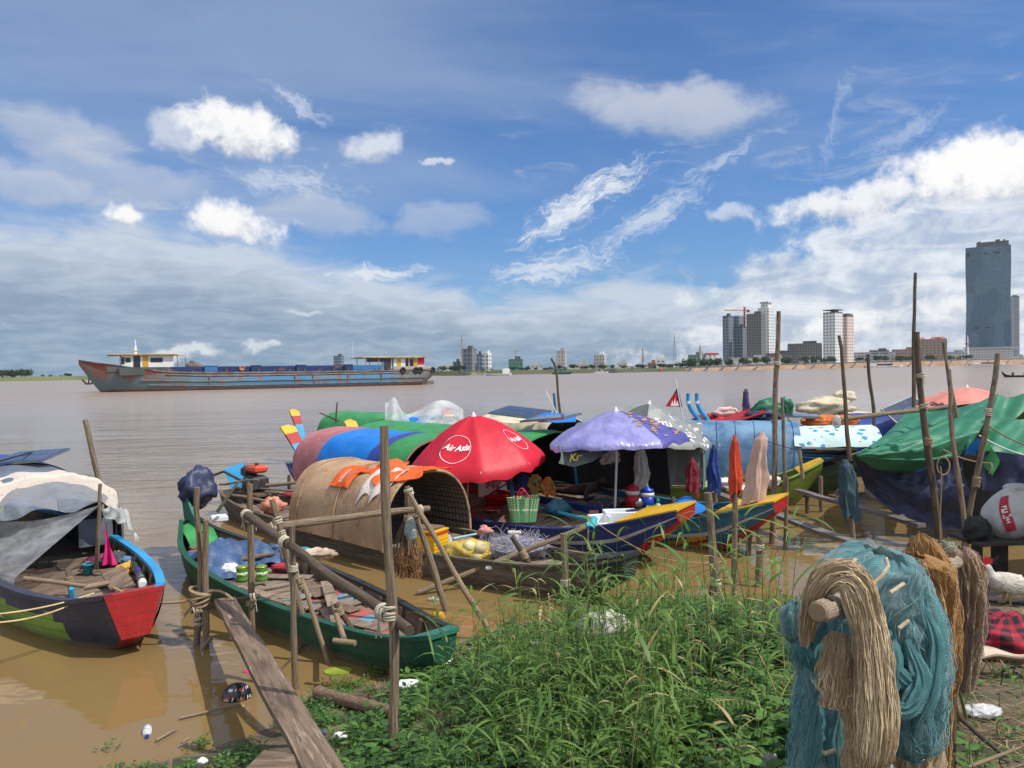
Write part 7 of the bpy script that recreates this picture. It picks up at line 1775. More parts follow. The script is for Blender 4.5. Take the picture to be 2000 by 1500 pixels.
# cluttered sterns and roofs farther right
t = thing('engine_shelter', 'dull red sheet metal shelter over an engine, left of the blue vinyl roof', 'shelter', at(1440, 860, Y=18.5), R(-13))
L = Matrix.Translation(at(1440, 815, Y=18.6)) @ Euler((R(10), R(-18), R(-13))).to_matrix().to_4x4()
w = WM[t.name].inverted(); part(t, 'roof_sheet', MB().box((0, 0, 0), (1.25, .8, .03), 0, w @ L), P_RED)
for sx in (-.5, .5): part(t, 'post', MB().tube([at(1440 + sx * 90, 818 - sx * 10, Y=18.5), at(1440 + sx * 90, 880, Y=18.5)], .03, 6), WOODD, False)
part(t, 'side_sheet', MB().box((0, 0, -.35), (.9, .04, .6), 0, w @ L), BLACKT)
for (px, py, Y, r, mt, words, sd) in ((1400, 818, 19.5, (.55, .3, .12), P_RED, 'red board heap by the flag', 101), (1418, 806, 19.2, (.30, .18, .14), cloth('pale_pink_towel', (.66, .45, .42, 1)), 'pale pink towel over an engine', 102), (1415, 826, 19, (.42, .2, .14), cloth('scarlet_cloth', (.5, .015, .03, 1)), 'scarlet cloth under the pale pink towel', 103), (1500, 800, 18.6, (.36, .25, .26), TARP_G, 'dark green tarp bundle on the blue vinyl roof', 104), (1538, 795, 18.5, (.14, .16, .22), TARP_G, 'upright fold of green tarp behind the thinner pole', 105), (1490, 812, 18.4, (.40, .25, .14), TARP_N, 'navy bundle below the green tarp bundle', 106), (1385, 848, 19, (.5, .2, .12), BLACKT, 'dark engine parts on the stern left of the blue vinyl roof', 107), (1425, 850, 18.6, (.25, .2, .2), RUBBER, 'black motor beneath the red shelter', 108), (1620, 822, 18.2, (.62, .40, .14), pattern_cloth('orange_printed_quilt', (.60, .14, .03, 1), [((.70, .42, .12, 1), .28), ((.5, .06, .03, 1), .15)], 9), 'orange printed quilt thrown over the awning roof', 109), (1560, 850, 17.6, (.30, .2, .2), C_BLU, 'navy cloth hanging below the orange quilt', 110), (1610, 795, 21.5, (.75, .4, .26), CREAM, 'crumpled cream canvas on the roof behind', 111), (1650, 775, 21.8, (.3, .25, .16), CREAM, 'cream roll at the top of the crumpled canvas', 112)):
    q = at(px, py, Y=Y); solo('bundle', MB().blob(q, r, sd, .45, 2, 26, 16), mt, words, 'bundle', q, 'bundles on the far boats')
for (px, py, Y, hw, ln, mt, words, ang) in ((1690, 812, 21.5, .95, 3.4, CREAM, 'roofed boat with a pale canvas and green sheet, behind the awning', -13), (1770, 815, 20.5, 1.0, 3.2, TARP_B, 'roofed boat with blue sheets and a solar panel behind the ridge pole', -13)):
    tip = at(px, 870, Y=Y) + V((2.6, -.6, 0)); bb = boat('sampan', words, V((tip.x, tip.y, 0)), R(ang), 6.5)
    hull(bb, TD, 6.5, [P_TEAL], lambda t, v, s: 0, INW, P_TEAL, tipmat=0)
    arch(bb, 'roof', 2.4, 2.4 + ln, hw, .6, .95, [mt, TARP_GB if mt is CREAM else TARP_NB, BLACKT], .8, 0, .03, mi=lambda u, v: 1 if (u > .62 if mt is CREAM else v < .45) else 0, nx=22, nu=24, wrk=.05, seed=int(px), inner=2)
solar('dark solar panel tilted on the blue sheeted roof', at(1768, 800, Y=19.6), (R(38), R(-20), R(10)), 1.0, .6)
solar('flat solar panel on the green cabin roof left of the violet parasol', at(1075, 816, Y=15.2), (R(6), R(-5), R(-40)), 1.1, .6)
solar('second solar panel behind the red parasol top', at(1015, 805, Y=16.6), (R(10), R(4), R(-40)), 1.2, .7)
solar('flat grey panel on the blue vinyl roof', at(1560, 812, Y=17.9), (R(4), R(2), R(-13)), .9, .5)
solo('tarp', drape(lambda u, v: at(lerp(1050, 1125, u), lerp(808, 826, v), Y=lerp(16.4, 15.6, v)), 12, 8, .03, 2), TARP_B, 'bright blue sheet on the green cabin roof behind the violet parasol', 'tarp', at(1085, 815, Y=16))
# clear plastic thrown over the farther green roof
b = MB(); b.grid(lambda u, v: at(lerp(752, 905, u), lerp(lerp(790, 800, u) + 16 * math.sin(u * 6.3) - (26 * math.exp(-((u - .12) / .08) ** 2)), lerp(846, 842, u), v), Y=lerp(20.5, 18.6, v) + .12 * math.sin(u * 17 + v * 5)), 44, 14)
solo('plastic_sheet', b, FILM2, 'clear plastic sheet rumpled over the farther green roof', 'plastic sheet', at(820, 830, Y=19.5), 'plastic sheets')
solo('canvas_peak', drape(lambda u, v: at(lerp(958, 1055, u), lerp(812 - 16 * math.sin(math.pi * u), 826, v), Y=lerp(20.5, 19.2, v)), 18, 8, .04, 4), CREAM, 'low peaked pale canvas behind the red parasol', 'canvas', at(1005, 815, Y=20))
# ------------------------------------------------------------------ green tarp shelter on the right
K = at(1667, 888, Y=11.85)
edge = [at(1775, 799, Y=14.95), at(1830, 796, Y=14.95), at(1880, 790, Y=14.75), at(1918, 782, Y=14.45), at(1950, 769, Y=14.25), at(1935, 805, Y=13.45), at(1915, 840, Y=12.75), at(1893, 872, Y=12.65), at(1872, 892, Y=12.65), at(1830, 905, Y=12.75), at(1790, 918, Y=12.85), at(1745, 922, Y=12.95)]
def poly(pts, t):
    k = t * (len(pts) - 1); i = min(len(pts) - 2, int(k)); return pts[i].lerp(pts[i + 1], k - i)
t = thing('tarp_shelter', 'big green tarp shelter with navy underside, tied to poles at the right edge', 'tarp shelter', (K.x + 1, 12.5, .6))
def fan(u, v):
    e = poly(edge, v); p = K.lerp(e, u)
    f = math.sin(v * 46) * .045 * (1 - u) * u * 3 + .10 * mnoise.noise(V((u * 3.5, v * 7, 2))) * u + .035 * mnoise.noise(V((u * 11, v * 20, 5)))
    return p + V((0, -.8, .6)) * f - V((0, 0, .10 * math.sin(math.pi * u)))
b = MB(); b.grid(fan, 40, 80, 0)
part(t, 'front_sheet', b, TARP_G, False)
qu = lambda A, B_, C_, D_, u, v: A.lerp(B_, u).lerp(D_.lerp(C_, u), v)
A2, B2, C2, D2 = at(1945, 770, Y=14.30), at(2110, 778, Y=14.25), at(2110, 910, Y=12.05), at(1912, 880, Y=12.50)
b = MB(); b.grid(lambda u, v: qu(A2, B2, C2, D2, u, v) + V((0, -.6, .7)) * (.09 * mnoise.noise(V((u * 4, v * 5, 9))) + .03 * math.sin(u * 22 + v * 6)) - V((0, 0, .10 * math.sin(math.pi * v))), 34, 24)
part(t, 'right_sheet', b, TARP_G, False)
b = MB(); b.grid(lambda u, v: qu(at(1775, 799, Y=14.95), at(2110, 770, Y=14.35), at(2150, 850, Y=17.25), at(1790, 860, Y=17.45), u, v) + V((0, 0, .06 * mnoise.noise(V((u * 6, v * 4, 1))))), 24, 10)
part(t, 'rear_sheet', b, TARP_G, False)
lowe = [K, at(1745, 922, Y=12.95), at(1800, 920, Y=12.87), at(1850, 900, Y=12.75), at(1888, 868, Y=12.65)]
bot = [K, at(1692, 955, Y=12.95), at(1745, 1002, Y=12.85), at(1800, 1027, Y=12.75), at(1840, 1033, Y=12.65), at(1880, 1033, Y=12.60)]
def navy(u, v):
    p = poly(lowe, u).lerp(poly(bot, u), v)
    f = .16 * math.sin(v * 7.5 - u * 3) * math.sin(math.pi * v) * u + .10 * mnoise.noise(V((u * 5, v * 4, 3))) * v + .03 * mnoise.noise(V((u * 16, v * 12, 7)))
    return p + V((0, -1, .1)) * f
b = MB(); b.grid(navy, 60, 30); part(t, 'navy_flap', b, TARP_N, False)
n1, n2, n3, n4 = at(1905, 878, Y=12.45), at(2110, 900, Y=12.00), at(2110, 968, Y=11.95), at(1918, 958, Y=12.40)
b = MB(); b.grid(lambda u, v: qu(n1, n2, n3, n4, u, v) + V((0, -1, 0)) * (.05 * math.sin(u * 20 + v * 3) + .05 * mnoise.noise(V((u * 6, v * 4, 8)))), 30, 10); part(t, 'navy_valance', b, TARP_N, False)
b = MB(); b.grid(lambda u, v: qu(at(1925, 830, Y=12.50), at(1950, 905, Y=12.25), at(1935, 930, Y=12.25), at(1908, 885, Y=12.45), u, v) + V((0, -.06 * math.sin(u * 9), 0)), 10, 8); b2_ = MB(); b2_.grid(lambda u, v: qu(V((6.6, 10.2, 2.15)), V((9.4, 10.8, 2.1)), V((9.0, 7.0, 2.7)), V((5.25, 7.0, 2.65)), u, v) + V((0, 0, .06 * mnoise.noise(V((u * 5, v * 5, 2))))), 16, 16); part(t, 'added_shade_sheet', b2_, TARP_G, False)  # the level sheet out of view is added to shade the sack
part(t, 'torn_corner', b, TARP_GB, False)
b = MB(); b.grid(lambda u, v: qu(at(1880, 900, Y=13.65), at(2120, 900, Y=13.85), at(2120, 1085, Y=13.65), at(1884, 1080, Y=13.55), u, v), 8, 8); part(t, 'shade_backing', b, BLACKT, False)  # black sheet standing in for the deep shade under the tarp
rope('white cord along the folded edge of the right green tarp', sag(at(1912, 850, Y=11.2), at(2030, 895, Y=10.9), .05), .010, PLW)
# bench with a rice sack under the tarp
DARKW = M('damp_dark_wood', (.06, .048, .038, 1), (.035, .028, .024, 1), s=3, st=(1, 4, 4), rough=.8, bump=.5, bs=14)
zb_ = .82
t = thing('bench', 'dark plank bench carrying the white sack', 'bench', at(1960, 1150, .3))
a, c = at(1885, 1056, zb_), at(2080, 1048, zb_ + .02)
for k in range(3): part(t, 'plank', MB().beam(a + V((0, k * .21 - .15, 0)), c + V((0, k * .21 - .15, 0)), .20, .04), DARKW, False)
for px, yy in ((1908, -.1), (1952, .2), (2040, -.1)):
    q = at(px, 1060, Y=a.y + yy); part(t, 'leg', MB().box((q.x, q.y, .36), (.16 if px == 1952 else .09, .08, .84)), DARKW, False)
part(t, 'brace', MB().beam(at(1905, 1130, Y=a.y - .14), at(1948, 1085, Y=a.y - .14), .07, .04), DARKW, False)
SACK = M('woven_white_sack', (.46, .46, .45, 1), (.36, .36, .36, 1), s=3, rough=.7, bump=.6, bs=9, bd=.03, c3=(.24, .23, .22, 1), k3=.60)  # white toned down in the colour, in place of shade from the tarp
sc = at(1972, 1010, Y=9.0)
t = thing('rice_sack', 'plump white woven sack with a red lettered label on the dark bench', 'sack', V((sc.x, 9.0, zb_ + .02)))
def sackf(u, v):
    th = 2 * math.pi * u; k = math.sin(math.pi * min(1, .06 + v * .97)) ** .55
    r = .34 * k * (1 - .12 * v); lean = .10 * v
    n = 1 + .08 * mnoise.noise(V((math.cos(th) * 2, math.sin(th) * 2, v * 3)))
    return (sc.x - .02 + lean + math.cos(th) * r * n * 1.0, 9.0 + math.sin(th) * r * n * .75, zb_ + .03 + .60 * v + .03 * math.cos(th * 2) * v)
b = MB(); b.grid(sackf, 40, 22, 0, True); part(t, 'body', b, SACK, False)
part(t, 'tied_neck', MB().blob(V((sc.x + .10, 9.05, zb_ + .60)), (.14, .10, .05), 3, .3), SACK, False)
lab = lambda x, y: (lambda p: p + (p - V((sc.x, 9.0, zb_ + .3))).normalized() * .012)(V(sackf((.645 + x * .5) % 1, min(.95, max(.05, .5 + y * 1.5)))))
b = MB(); tl = .42
def rot(x, y): return (x * math.cos(tl) - y * math.sin(tl), x * math.sin(tl) + y * math.cos(tl))
b.grid(lambda u, v: lab(*rot(lerp(-.055, .055, u), lerp(-.22, .22, v))), 6, 16); part(t, 'red_label', b, M('red_sack_print', (.45, .03, .05, 1), bump=0), False)
b = text_mb('\u17a2\u1784\u17d2\u1780\u179a', .11, lambda x, y: (lambda p: p + (p - V((sc.x, 9.0, zb_ + .3))).normalized() * .008)(lab(*rot(-y * .9, x * .9))), 0, 0, bold=.003); part(t, 'lettering', b, WPRINT, False)
solo('black_bag', MB().blob(at(1905, 1035, Y=8.9), (.16, .12, .15), 8, .4), BLACKT, 'black plastic bag slumped at the left end of the bench', 'bag', at(1905, 1055, Y=8.9))
for (a, c, w, h, words) in (((1880, 1168, .62), (2060, 1182, .66), .16, .05, 'damp plank lying behind the rooster'), ((1890, 1178, .60), (2060, 1235, .72), .20, .04, 'weathered pale plank running under the rooster'), ((1900, 1150, .50), (2060, 1160, .5), .12, .08, 'dark beam at the water edge under the bench')):
    solo('board', MB().beam(at(*a), at(*c), w, h), PLK2 if 'pale' in words else DARKW, words, 'board', at(*a), 'boards on the right bank')
q = at(1950, 1205, .74); solo('painted_board', MB().box((0, 0, 0), (.55, .22, .03), 0, Matrix.Translation(q) @ Euler((.05, .1, -.35)).to_matrix().to_4x4()), M('flaking_white_blue', (.50, .50, .47, 1), (.38, .36, .33, 1), s=5, c3=(.12, .34, .55, 1), k3=.60, bump=.3), 'flaking white board with a blue patch below the rooster', 'board', q)
pole('thin bamboo stick lying above the plaid cloth', at(1912, 1192, .95), at(2060, 1222, .98), .016, mat=WOODL, seed=70, sink=0, name='bamboo_stick', group=None)
# rooster
rw = at(1962, 1180, .68); rs_ = 1.0
t = thing('rooster', 'white rooster with a red comb standing on the planks, facing left', 'rooster', rw)
WF = M('white_feathers', (.66, .62, .54, 1), (.50, .46, .39, 1), s=9, st=(1, 1, 2), rough=.9, bump=.9, bs=26, bd=.02, sub=.1); CR = M('red_comb', (.50, .015, .02, 1), bump=.2, rough=.5); LG_ = M('yellow_leg', (.45, .33, .10, 1), bump=0)
J = [(.02, 0, .19), (-.08, 0, .215), (-.135, 0, .27), (-.155, 0, .33), (-.165, 0, .375), (.13, 0, .185), (.23, 0, .16), (.30, 0, .12)]
o = body(t, 'body', [V(j) for j in J], [(0, 1), (1, 2), (2, 3), (3, 4), (0, 5), (5, 6), (6, 7)], [(.105, .10), (.095, .085), (.058, .055), (.040, .04), (.034, .034), (.095, .085), (.06, .05), (.02, .018)], [WF], sub=2)
for s_ in (-1, 1):
    part(t, 'wing', MB().blob((.08, s_ * .085, .185), (.16, .03, .075), 5, .25, 3), WF)
    part(t, 'leg', MB().tube([(.03, s_ * .04, .11), (.02, s_ * .045, .05), (.03, s_ * .045, .0)], [.02, .010, .010], 6).tube([(.03, s_ * .045, .004), (-.03, s_ * .05, .004)], .007, 5), LG_)
    part(t, 'wattle', MB().blob((-.185, s_ * .014, .335), (.016, .009, .032), 2, .2), CR); part(t, 'eye', MB().blob((-.178, s_ * .028, .38), (.006, .005, .006), 1, 0), RUBBER)
b = MB().prism([(-.21, .385), (-.155, .36), (-.115, .385), (-.11, .42), (-.13, .405), (-.14, .44), (-.155, .415), (-.17, .445), (-.18, .415), (-.20, .43)], -.008, .008, 0, Matrix.Rotation(R(90), 4, 'X')); part(t, 'comb', b, CR)
part(t, 'beak', MB().tube([(-.19, 0, .372), (-.225, 0, .36)], [.014, .002], 6), LG_)
rnd = random.Random(3)
b = MB()
for k in range(16):
    a = rnd.uniform(-.5, .5); L = rnd.uniform(.14, .24); x0 = rnd.uniform(.20, .27); y0 = rnd.uniform(-.04, .04); z0 = rnd.uniform(.13, .18)
    pts = [V((x0, y0, z0)), V((x0 + L * .5, y0 + a * .05, z0 + .02 + rnd.uniform(-.03, .04))), V((x0 + L, y0 + a * .1, z0 - .06 + rnd.uniform(-.06, .05)))]
    for p, q in zip(pts, pts[1:]): b.add([p + V((0, 0, .012)), q + V((0, 0, .012)), q - V((0, 0, .012)), p - V((0, 0, .012))], [(0, 1, 2, 3)])
part(t, 'tail_feathers', b, M('grey_brown_feathers', (.36, .33, .28, 1), (.2, .18, .15, 1), bump=0))
# plaid bundle, pale cloth, bags on the right
def plaid():
    mt = bpy.data.materials.new('red_black_plaid'); mt.use_nodes = True
    tt = mt.node_tree; b_ = NB(tt); pp = tt.nodes['Principled BSDF']; tcn = b_.n('ShaderNodeTexCoord'); sp_ = b_.n('ShaderNodeSeparateXYZ'); b_.put(sp_.inputs[0], tcn.outputs['UV'])
    f = lambda k, n_: b_.ss(b_.math('ABSOLUTE', b_.sub(b_.math('FRACT', b_.mul(sp_.outputs[k], n_)), .5)), .20, .24)
    a_ = b_.mul(b_.add(f(0, 2.2), f(1, 3.0)), .5)
    b_.put(pp.inputs['Base Color'], b_.mix(a_, (.36, .012, .035, 1), (.015, .008, .012, 1))); pp.inputs['Roughness'].default_value = .85
    return mt
q = at(1965, 1250, .93); solo('plaid_cloth', MB().blob(q, (.36, .26, .17), 31, .35, 2.2, 34, 22), plaid(), 'heap of red and black plaid cloth by the right edge', 'cloth', q)
q = at(1960, 1300, .98); b = drape(lambda u, v: q + V((lerp(-.28, .30, u), lerp(-.10, .14, v), .05 + .07 * math.sin(v * 3 + u * 2))), 18, 10, .05, 6); solo('pale_cloth', b, M('stained_beige_cloth', (.52, .42, .32, 1), (.38, .28, .2, 1), s=4, bump=.6, bs=12), 'stained beige cloth lying below the plaid heap', 'cloth', q)
q = at(1920, 1388, 1.06); solo('plastic_bag', MB().blob(q, (.085, .06, .03), 33, .42, 2.0, 30, 18), film('thin_clear_bag', (.72, .72, .72, 1), .55), 'crumpled clear plastic bag on the straw by the right edge', 'bag', q)
pole('brown stick lying in the straw at the bottom right', at(1878, 1405, 1.05), at(1960, 1475, 1.14), .013, mat=WOODD, seed=71, sink=0, name='fallen_stick', cat='stick', group='sticks lying on the bank')
pole('pale cane bending over the straw in the bottom right corner', at(1890, 1500, 1.2), at(1990, 1462, 1.2), .008, mat=WOODL, seed=72, sink=0, name='fallen_stick', cat='stick', group='sticks lying on the bank')
for a, c, w_ in (((1868, 1395, 1.05), (1838, 1270), 'thin green brown cane leaning behind the nets, left one'), ((1880, 1395, 1.05), (1850, 1275), 'thin green brown cane leaning behind the nets, right one')):
    p = at(*a); pole(w_, p, at(*c, Y=p.y - .3), .009, mat=M('green_cane', (.20, .19, .07, 1), (.12, .13, .05, 1), uv=True), seed=int(a[0]), sink=.1, name='cane', cat='cane', group='canes behind the nets', amp=.03)
# ------------------------------------------------------------------ fishing nets on their pole
def net_mat(name, c1, c2, n=70, alpha=None, tr=.25, st=(1, .45)):
    """knotted mesh: fine diamonds in the surface, lengthwise streaks paler where raised"""
    mt = bpy.data.materials.new(name); mt.use_nodes = True
    t_ = mt.node_tree; b_ = NB(t_); p_ = t_.nodes['Principled BSDF']; tcn = b_.n('ShaderNodeTexCoord')
    sp_ = b_.n('ShaderNodeSeparateXYZ'); wv = b_.n('ShaderNodeTexNoise'); wv.inputs['Scale'].default_value = 3; wv.inputs['Detail'].default_value = 3
    b_.put(wv.inputs['Vector'], tcn.outputs['UV'])
    b_.put(sp_.inputs[0], tcn.outputs['UV'])
    wob_ = b_.mul(b_.sub(wv.outputs[0], .5), .10)
    u, v = b_.mul(b_.add(sp_.outputs[0], wob_), n * st[0]), b_.mul(b_.add(sp_.outputs[1], wob_), n * st[1])
    d1 = b_.math('ABSOLUTE', b_.sub(b_.math('FRACT', b_.add(u, v)), .5)); d2 = b_.math('ABSOLUTE', b_.sub(b_.math('FRACT', b_.sub(u, v)), .5))
    h = b_.math('MINIMUM', d1, d2)
    strand = b_.ss(h, .24, .05)
    lg = b_.noise(b_.mapping(tcn.outputs['UV'], (14, 1.2, 1)), 3, 5, .65)
    col_ = b_.mix(b_.ss(lg, .35, .65), c1, c2)
    col_ = b_.mix(strand, tuple(x * .74 for x in (c1[0], c1[1], c1[2])) + (1,), col_)
    b_.put(p_.inputs['Base Color'], col_); p_.inputs['Roughness'].default_value = .75; p_.inputs['Specular IOR Level'].default_value = .25
    bq = b_.n('ShaderNodeBump'); bq.inputs['Strength'].default_value = .7; bq.inputs['Distance'].default_value = .006
    b_.put(bq.inputs['Height'], b_.add(strand, b_.mul(lg, 2.0))); b_.put(p_.inputs['Normal'], bq.outputs[0])
    tr_ = b_.n('ShaderNodeBsdfTranslucent'); b_.put(tr_.inputs[0], col_); mx = b_.n('ShaderNodeMixShader'); mx.inputs[0].default_value = tr
    b_.put(mx.inputs[1], p_.outputs[0]); b_.put(mx.inputs[2], tr_.outputs[0]); res = mx.outputs[0]
    if alpha is not None:
        tp = b_.n('ShaderNodeBsdfTransparent'); m2 = b_.n('ShaderNodeMixShader')
        b_.put(m2.inputs[0], b_.ss(strand, 0, 1, alpha[0], alpha[1])); b_.put(m2.inputs[1], tp.outputs[0]); b_.put(m2.inputs[2], res); res = m2.outputs[0]
    b_.put(t_.nodes['Material Output'].inputs[0], res)
    return mt
TEALN = net_mat('teal_net', (.09, .30, .325, 1), (.27, .52, .53, 1), 150, (.62, .97), .14)
TEALS = net_mat('sheer_teal_net', (.36, .58, .60, 1), (.68, .80, .79, 1), 170, (.20, .66), .35)
TANN = net_mat('tan_net', (.56, .41, .23, 1), (.90, .77, .54, 1), 150, st=(1.5, .6))
BRN = net_mat('brown_net', (.50, .27, .095, 1), (.74, .47, .21, 1), 130)
PNKN = net_mat('pinkish_net', (.48, .34, .24, 1), (.70, .54, .40, 1), 130)
N0, N1 = at(1597, 1196, Y=1.90), at(1868, 1098, Y=3.45)
nd = (N1 - N0).normalized()
t = thing('net_rack', 'grey pole on two stakes holding the hanging fishing nets', 'rack', (N0.x + .4, N0.y + .6, bank_z(N0.x + .4, N0.y + .6)))
L_ = N0.lerp(N1, .02)
part(t, 'rail', MB().tube([N0, N0.lerp(N1, .03)] + wob(N0.lerp(N1, .06), N1, 8, .01, 3), [.027, .029] + [.029] * 9, 12), M('grey_rail_pole', (.36, .28, .20, 1), (.22, .165, .115, 1), s=4, st=(8, 1.5, 1), uv=True, rough=.85, bump=.7, c3=(.46, .39, .31, 1), k3=.55, bs=9), False)
part(t, 'cut_end', MB().lathe([(0, 0), (.020, .001), (.026, 0)], 12, 0, T=Matrix.Translation(N0 - nd * .0015) @ nd.to_track_quat('-Z', 'Y').to_matrix().to_4x4()), M('sawn_end', (.42, .31, .20, 1), (.22, .15, .09, 1), s=14, bump=.3), False)
part(t, 'knot', MB().blob(N0.lerp(N1, .038) + V((.004, -.01, .032)), (.012, .012, .009), 3, .2), WOODD, False)
for f in (.40, .93):
    q = N0.lerp(N1, f); part(t, 'stake', MB().tube(wob(V((q.x, q.y + .03, bank_z(q.x, q.y) - .3)), q + V((0, .03, .05)), 6, .02, 4), .03, 9), WOODD, False)
def hangnet(rows, Yc, dep, nf=9, amp=.16, seed=0, tilt=.0, nu=150, per=9, scale=1.0, squash=None):
    """hanging mass of net; rows give (py, px left, px right) of the photo's outline at distance Yc"""
    P_ = [(at((a + c) / 2, y, Y=Yc), (c - a) / 2 * Yc / 1500) for y, a, c in rows]
    n_ = (len(P_) - 1) * per
    tab = [(i, p.x, p.y + tilt * i, p.z, w_) for i, (p, w_) in enumerate(P_)]
    def fn(u, v):
        k = v * (len(P_) - 1); x, y, z, w_ = interp(tab, k)
        th = 2 * math.pi * u; c, s_ = math.cos(th), math.sin(th)
        d = dep * min(1, .35 + w_ / .12)
        ph = th * nf + seed + 2.2 * math.sin(v * 3.4 + seed) + 2.5 * mnoise.noise(V((c * 1.5, s_ * 1.5 + seed, v * 2.2)))
        f = 1 + amp * min(1, v * 3) * ((1 - abs(math.sin(ph)) * 1.6) * .7 + 1.0 * mnoise.noise(V((c * 2.2 + seed, s_ * 2.2, v * 2.5))) + (1 - abs(math.sin(ph * 1.37 + v * 9)) * 1.6) * .38 + .5 * mnoise.noise(V((c * 7 + seed, s_ * 7, v * 9))))
        f *= scale
        return V((x + c * max(.002, w_) * f, y + s_ * d * f * (min(1, w_ / .03)), z + .02 * mnoise.noise(V((c * 3, s_ * 3, v * 5 + seed)))))
    b = MB(); b.grid(fn, nu, n_, 0, True, True, 1, 1)
    return b, fn
def ribbon_net(path, rad, flat=.55, nf=6, amp=.2, seed=0, nu=64, sub_=8, want=False):
    """bundled strand of net laid along a path of (px, py, Y)"""
    P_ = [at(a, c, Y=y) for a, c, y in path]; tab = [(i, p.x, p.y, p.z, rad[i]) for i, p in enumerate(P_)]; n_ = (len(P_) - 1) * sub_
    cen = [V(interp(tab, k / sub_)[:3]) for k in range(n_ + 1)]
    def fn(u, v):
        k = min(n_, int(round(v * n_))); c = cen[k]; r = interp(tab, k / sub_)[3]
        tg = (cen[min(n_, k + 1)] - cen[max(0, k - 1)]).normalized(); a = V((0, -1, 0)); a = (a - tg * a.dot(tg)).normalized(); e = tg.cross(a)
        th = 2 * math.pi * u; f = 1 + amp * ((1 - abs(math.sin(th * nf * .5 + seed + v * 4)) * 1.7) * .8 + 1.2 * mnoise.noise(V((math.cos(th) * 2, math.sin(th) * 2 + seed, v * 5))) + .6 * mnoise.noise(V((math.cos(th) * 6, math.sin(th) * 6 + seed, v * 16))))
        return c + e * math.cos(th) * r * f + a * math.sin(th) * r * flat * f
    b = MB(); b.grid(fn, nu, n_, 0, True, True, .4, 1)
    b.add([fn(i / nu, 0) for i in range(nu)], [tuple(range(nu))], 0, True); b.add([fn(i / nu, 1) for i in range(nu)], [tuple(range(nu))[::-1]], 0, True)
    return (b, fn) if want else b
t = thing('fishing_net', 'teal fishing net heaped over the near end of the rack', 'fishing net', (N0.x + .15, 2.4, 1.1), 0, 'fishing nets hanging on the rack')
dome = [(1080, 1706, 1746), (1090, 1668, 1766), (1114, 1636, 1782), (1150, 1610, 1798), (1200, 1598, 1812), (1250, 1594, 1818), (1300, 1640, 1816), (1335, 1690, 1790)]
rlobe = [(1180, 1735, 1786), (1210, 1708, 1808), (1270, 1700, 1822), (1330, 1694, 1824), (1390, 1694, 1818), (1430, 1706, 1804), (1458, 1735, 1778)]
llobe = [(1165, 1600, 1640), (1190, 1575, 1690), (1240, 1556, 1700), (1290, 1560, 1690), (1340, 1572, 1690), (1400, 1562, 1700), (1460, 1556, 1716), (1520, 1553, 1735), (1620, 1550, 1745)]
sm = [(1178, 1545, 1570), (1190, 1533, 1582), (1215, 1528, 1586), (1240, 1534, 1574), (1250, 1545, 1562)]
for nm, rows, Yc, dep, nf, amp, sd, mt, sc_ in (('dome', dome, 2.38, .20, 9, .075, 1, TEALN, 1), ('right_lobe', rlobe, 2.26, .13, 8, .13, 2, TEALN, 1), ('left_curtain', llobe, 2.20, .13, 8, .12, 3, TEALN, 1), ('side_tuft', sm, 2.12, .04, 5, .2, 4, TEALN, 1),
                                               ('sheer_veil', dome, 2.38, .20, 6, .10, 11, TEALS, 1.07), ('sheer_veil', rlobe, 2.26, .13, 5, .14, 12, TEALS, 1.07), ('sheer_veil', llobe, 2.20, .13, 5, .14, 13, TEALS, 1.07), ('sheer_veil', sm, 2.12, .045, 4, .2, 14, TEALS, 1.12)):
    b, _ = hangnet(rows, Yc, dep, nf, amp, sd, scale=sc_); part(t, nm, b, mt, False)
# looped folds of net standing off the surface
rnd = random.Random(12)
for k, (pts, r) in enumerate((([(1790, 1120, 2.24), (1820, 1200, 2.18), (1822, 1290, 2.14), (1780, 1330, 2.10), (1740, 1300, 2.10)], .024), ([(1770, 1250, 2.12), (1800, 1330, 2.09), (1770, 1385, 2.08), (1722, 1375, 2.08)], .020), ([(1735, 1230, 2.13), (1748, 1300, 2.10), (1735, 1390, 2.09)], .018), ([(1590, 1210, 2.06), (1575, 1260, 2.04), (1600, 1300, 2.04), (1625, 1270, 2.04)], .018), ([(1610, 1215, 2.05), (1600, 1280, 2.03), (1612, 1340, 2.03)], .016), ([(1600, 1350, 2.04), (1590, 1430, 2.04), (1585, 1520, 2.04)], .020), ([(1640, 1380, 2.04), (1632, 1450, 2.04), (1640, 1530, 2.04)], .018), ([(1800, 1180, 2.16), (1828, 1260, 2.12), (1818, 1360, 2.10), (1790, 1420, 2.10)], .018))):
    part(t, 'fold', ribbon_net(pts, [r * .35] + [r * 1.15] * (len(pts) - 2) + [r * .35], .42, 9, .45, k), TEALN, False)
for k, pts in enumerate(([(1730, 1090, 2.17), (1735, 1105, 2.15), (1722, 1125, 2.13), (1695, 1150, 2.12)], [(1738, 1158, 2.12), (1765, 1140, 2.15)], [(1755, 1228, 2.10), (1775, 1212, 2.11)], [(1655, 1110, 2.17), (1672, 1092, 2.19)], [(1608, 1472, 2.02), (1632, 1465, 2.02)])):
    part(t, 'float_line', MB().tube([at(a, c, Y=y) for a, c, y in pts], .006, 6), M('cream_float_line', (.62, .55, .38, 1), (.45, .38, .24, 1), s=60, bump=.8), False)
TH1 = M('teal_thread', (.30, .52, .53, 1), (.14, .34, .36, 1), s=9, bump=0, sub=.2); TH2 = M('tan_thread', (.80, .66, .44, 1), (.46, .33, .19, 1), s=9, bump=0, sub=.2)
TH3 = M('brown_thread', (.72, .46, .22, 1), (.40, .21, .08, 1), s=9, bump=0, sub=.2); TH4 = M('pinkish_thread', (.66, .50, .37, 1), (.36, .26, .19, 1), s=9, bump=0, sub=.2)
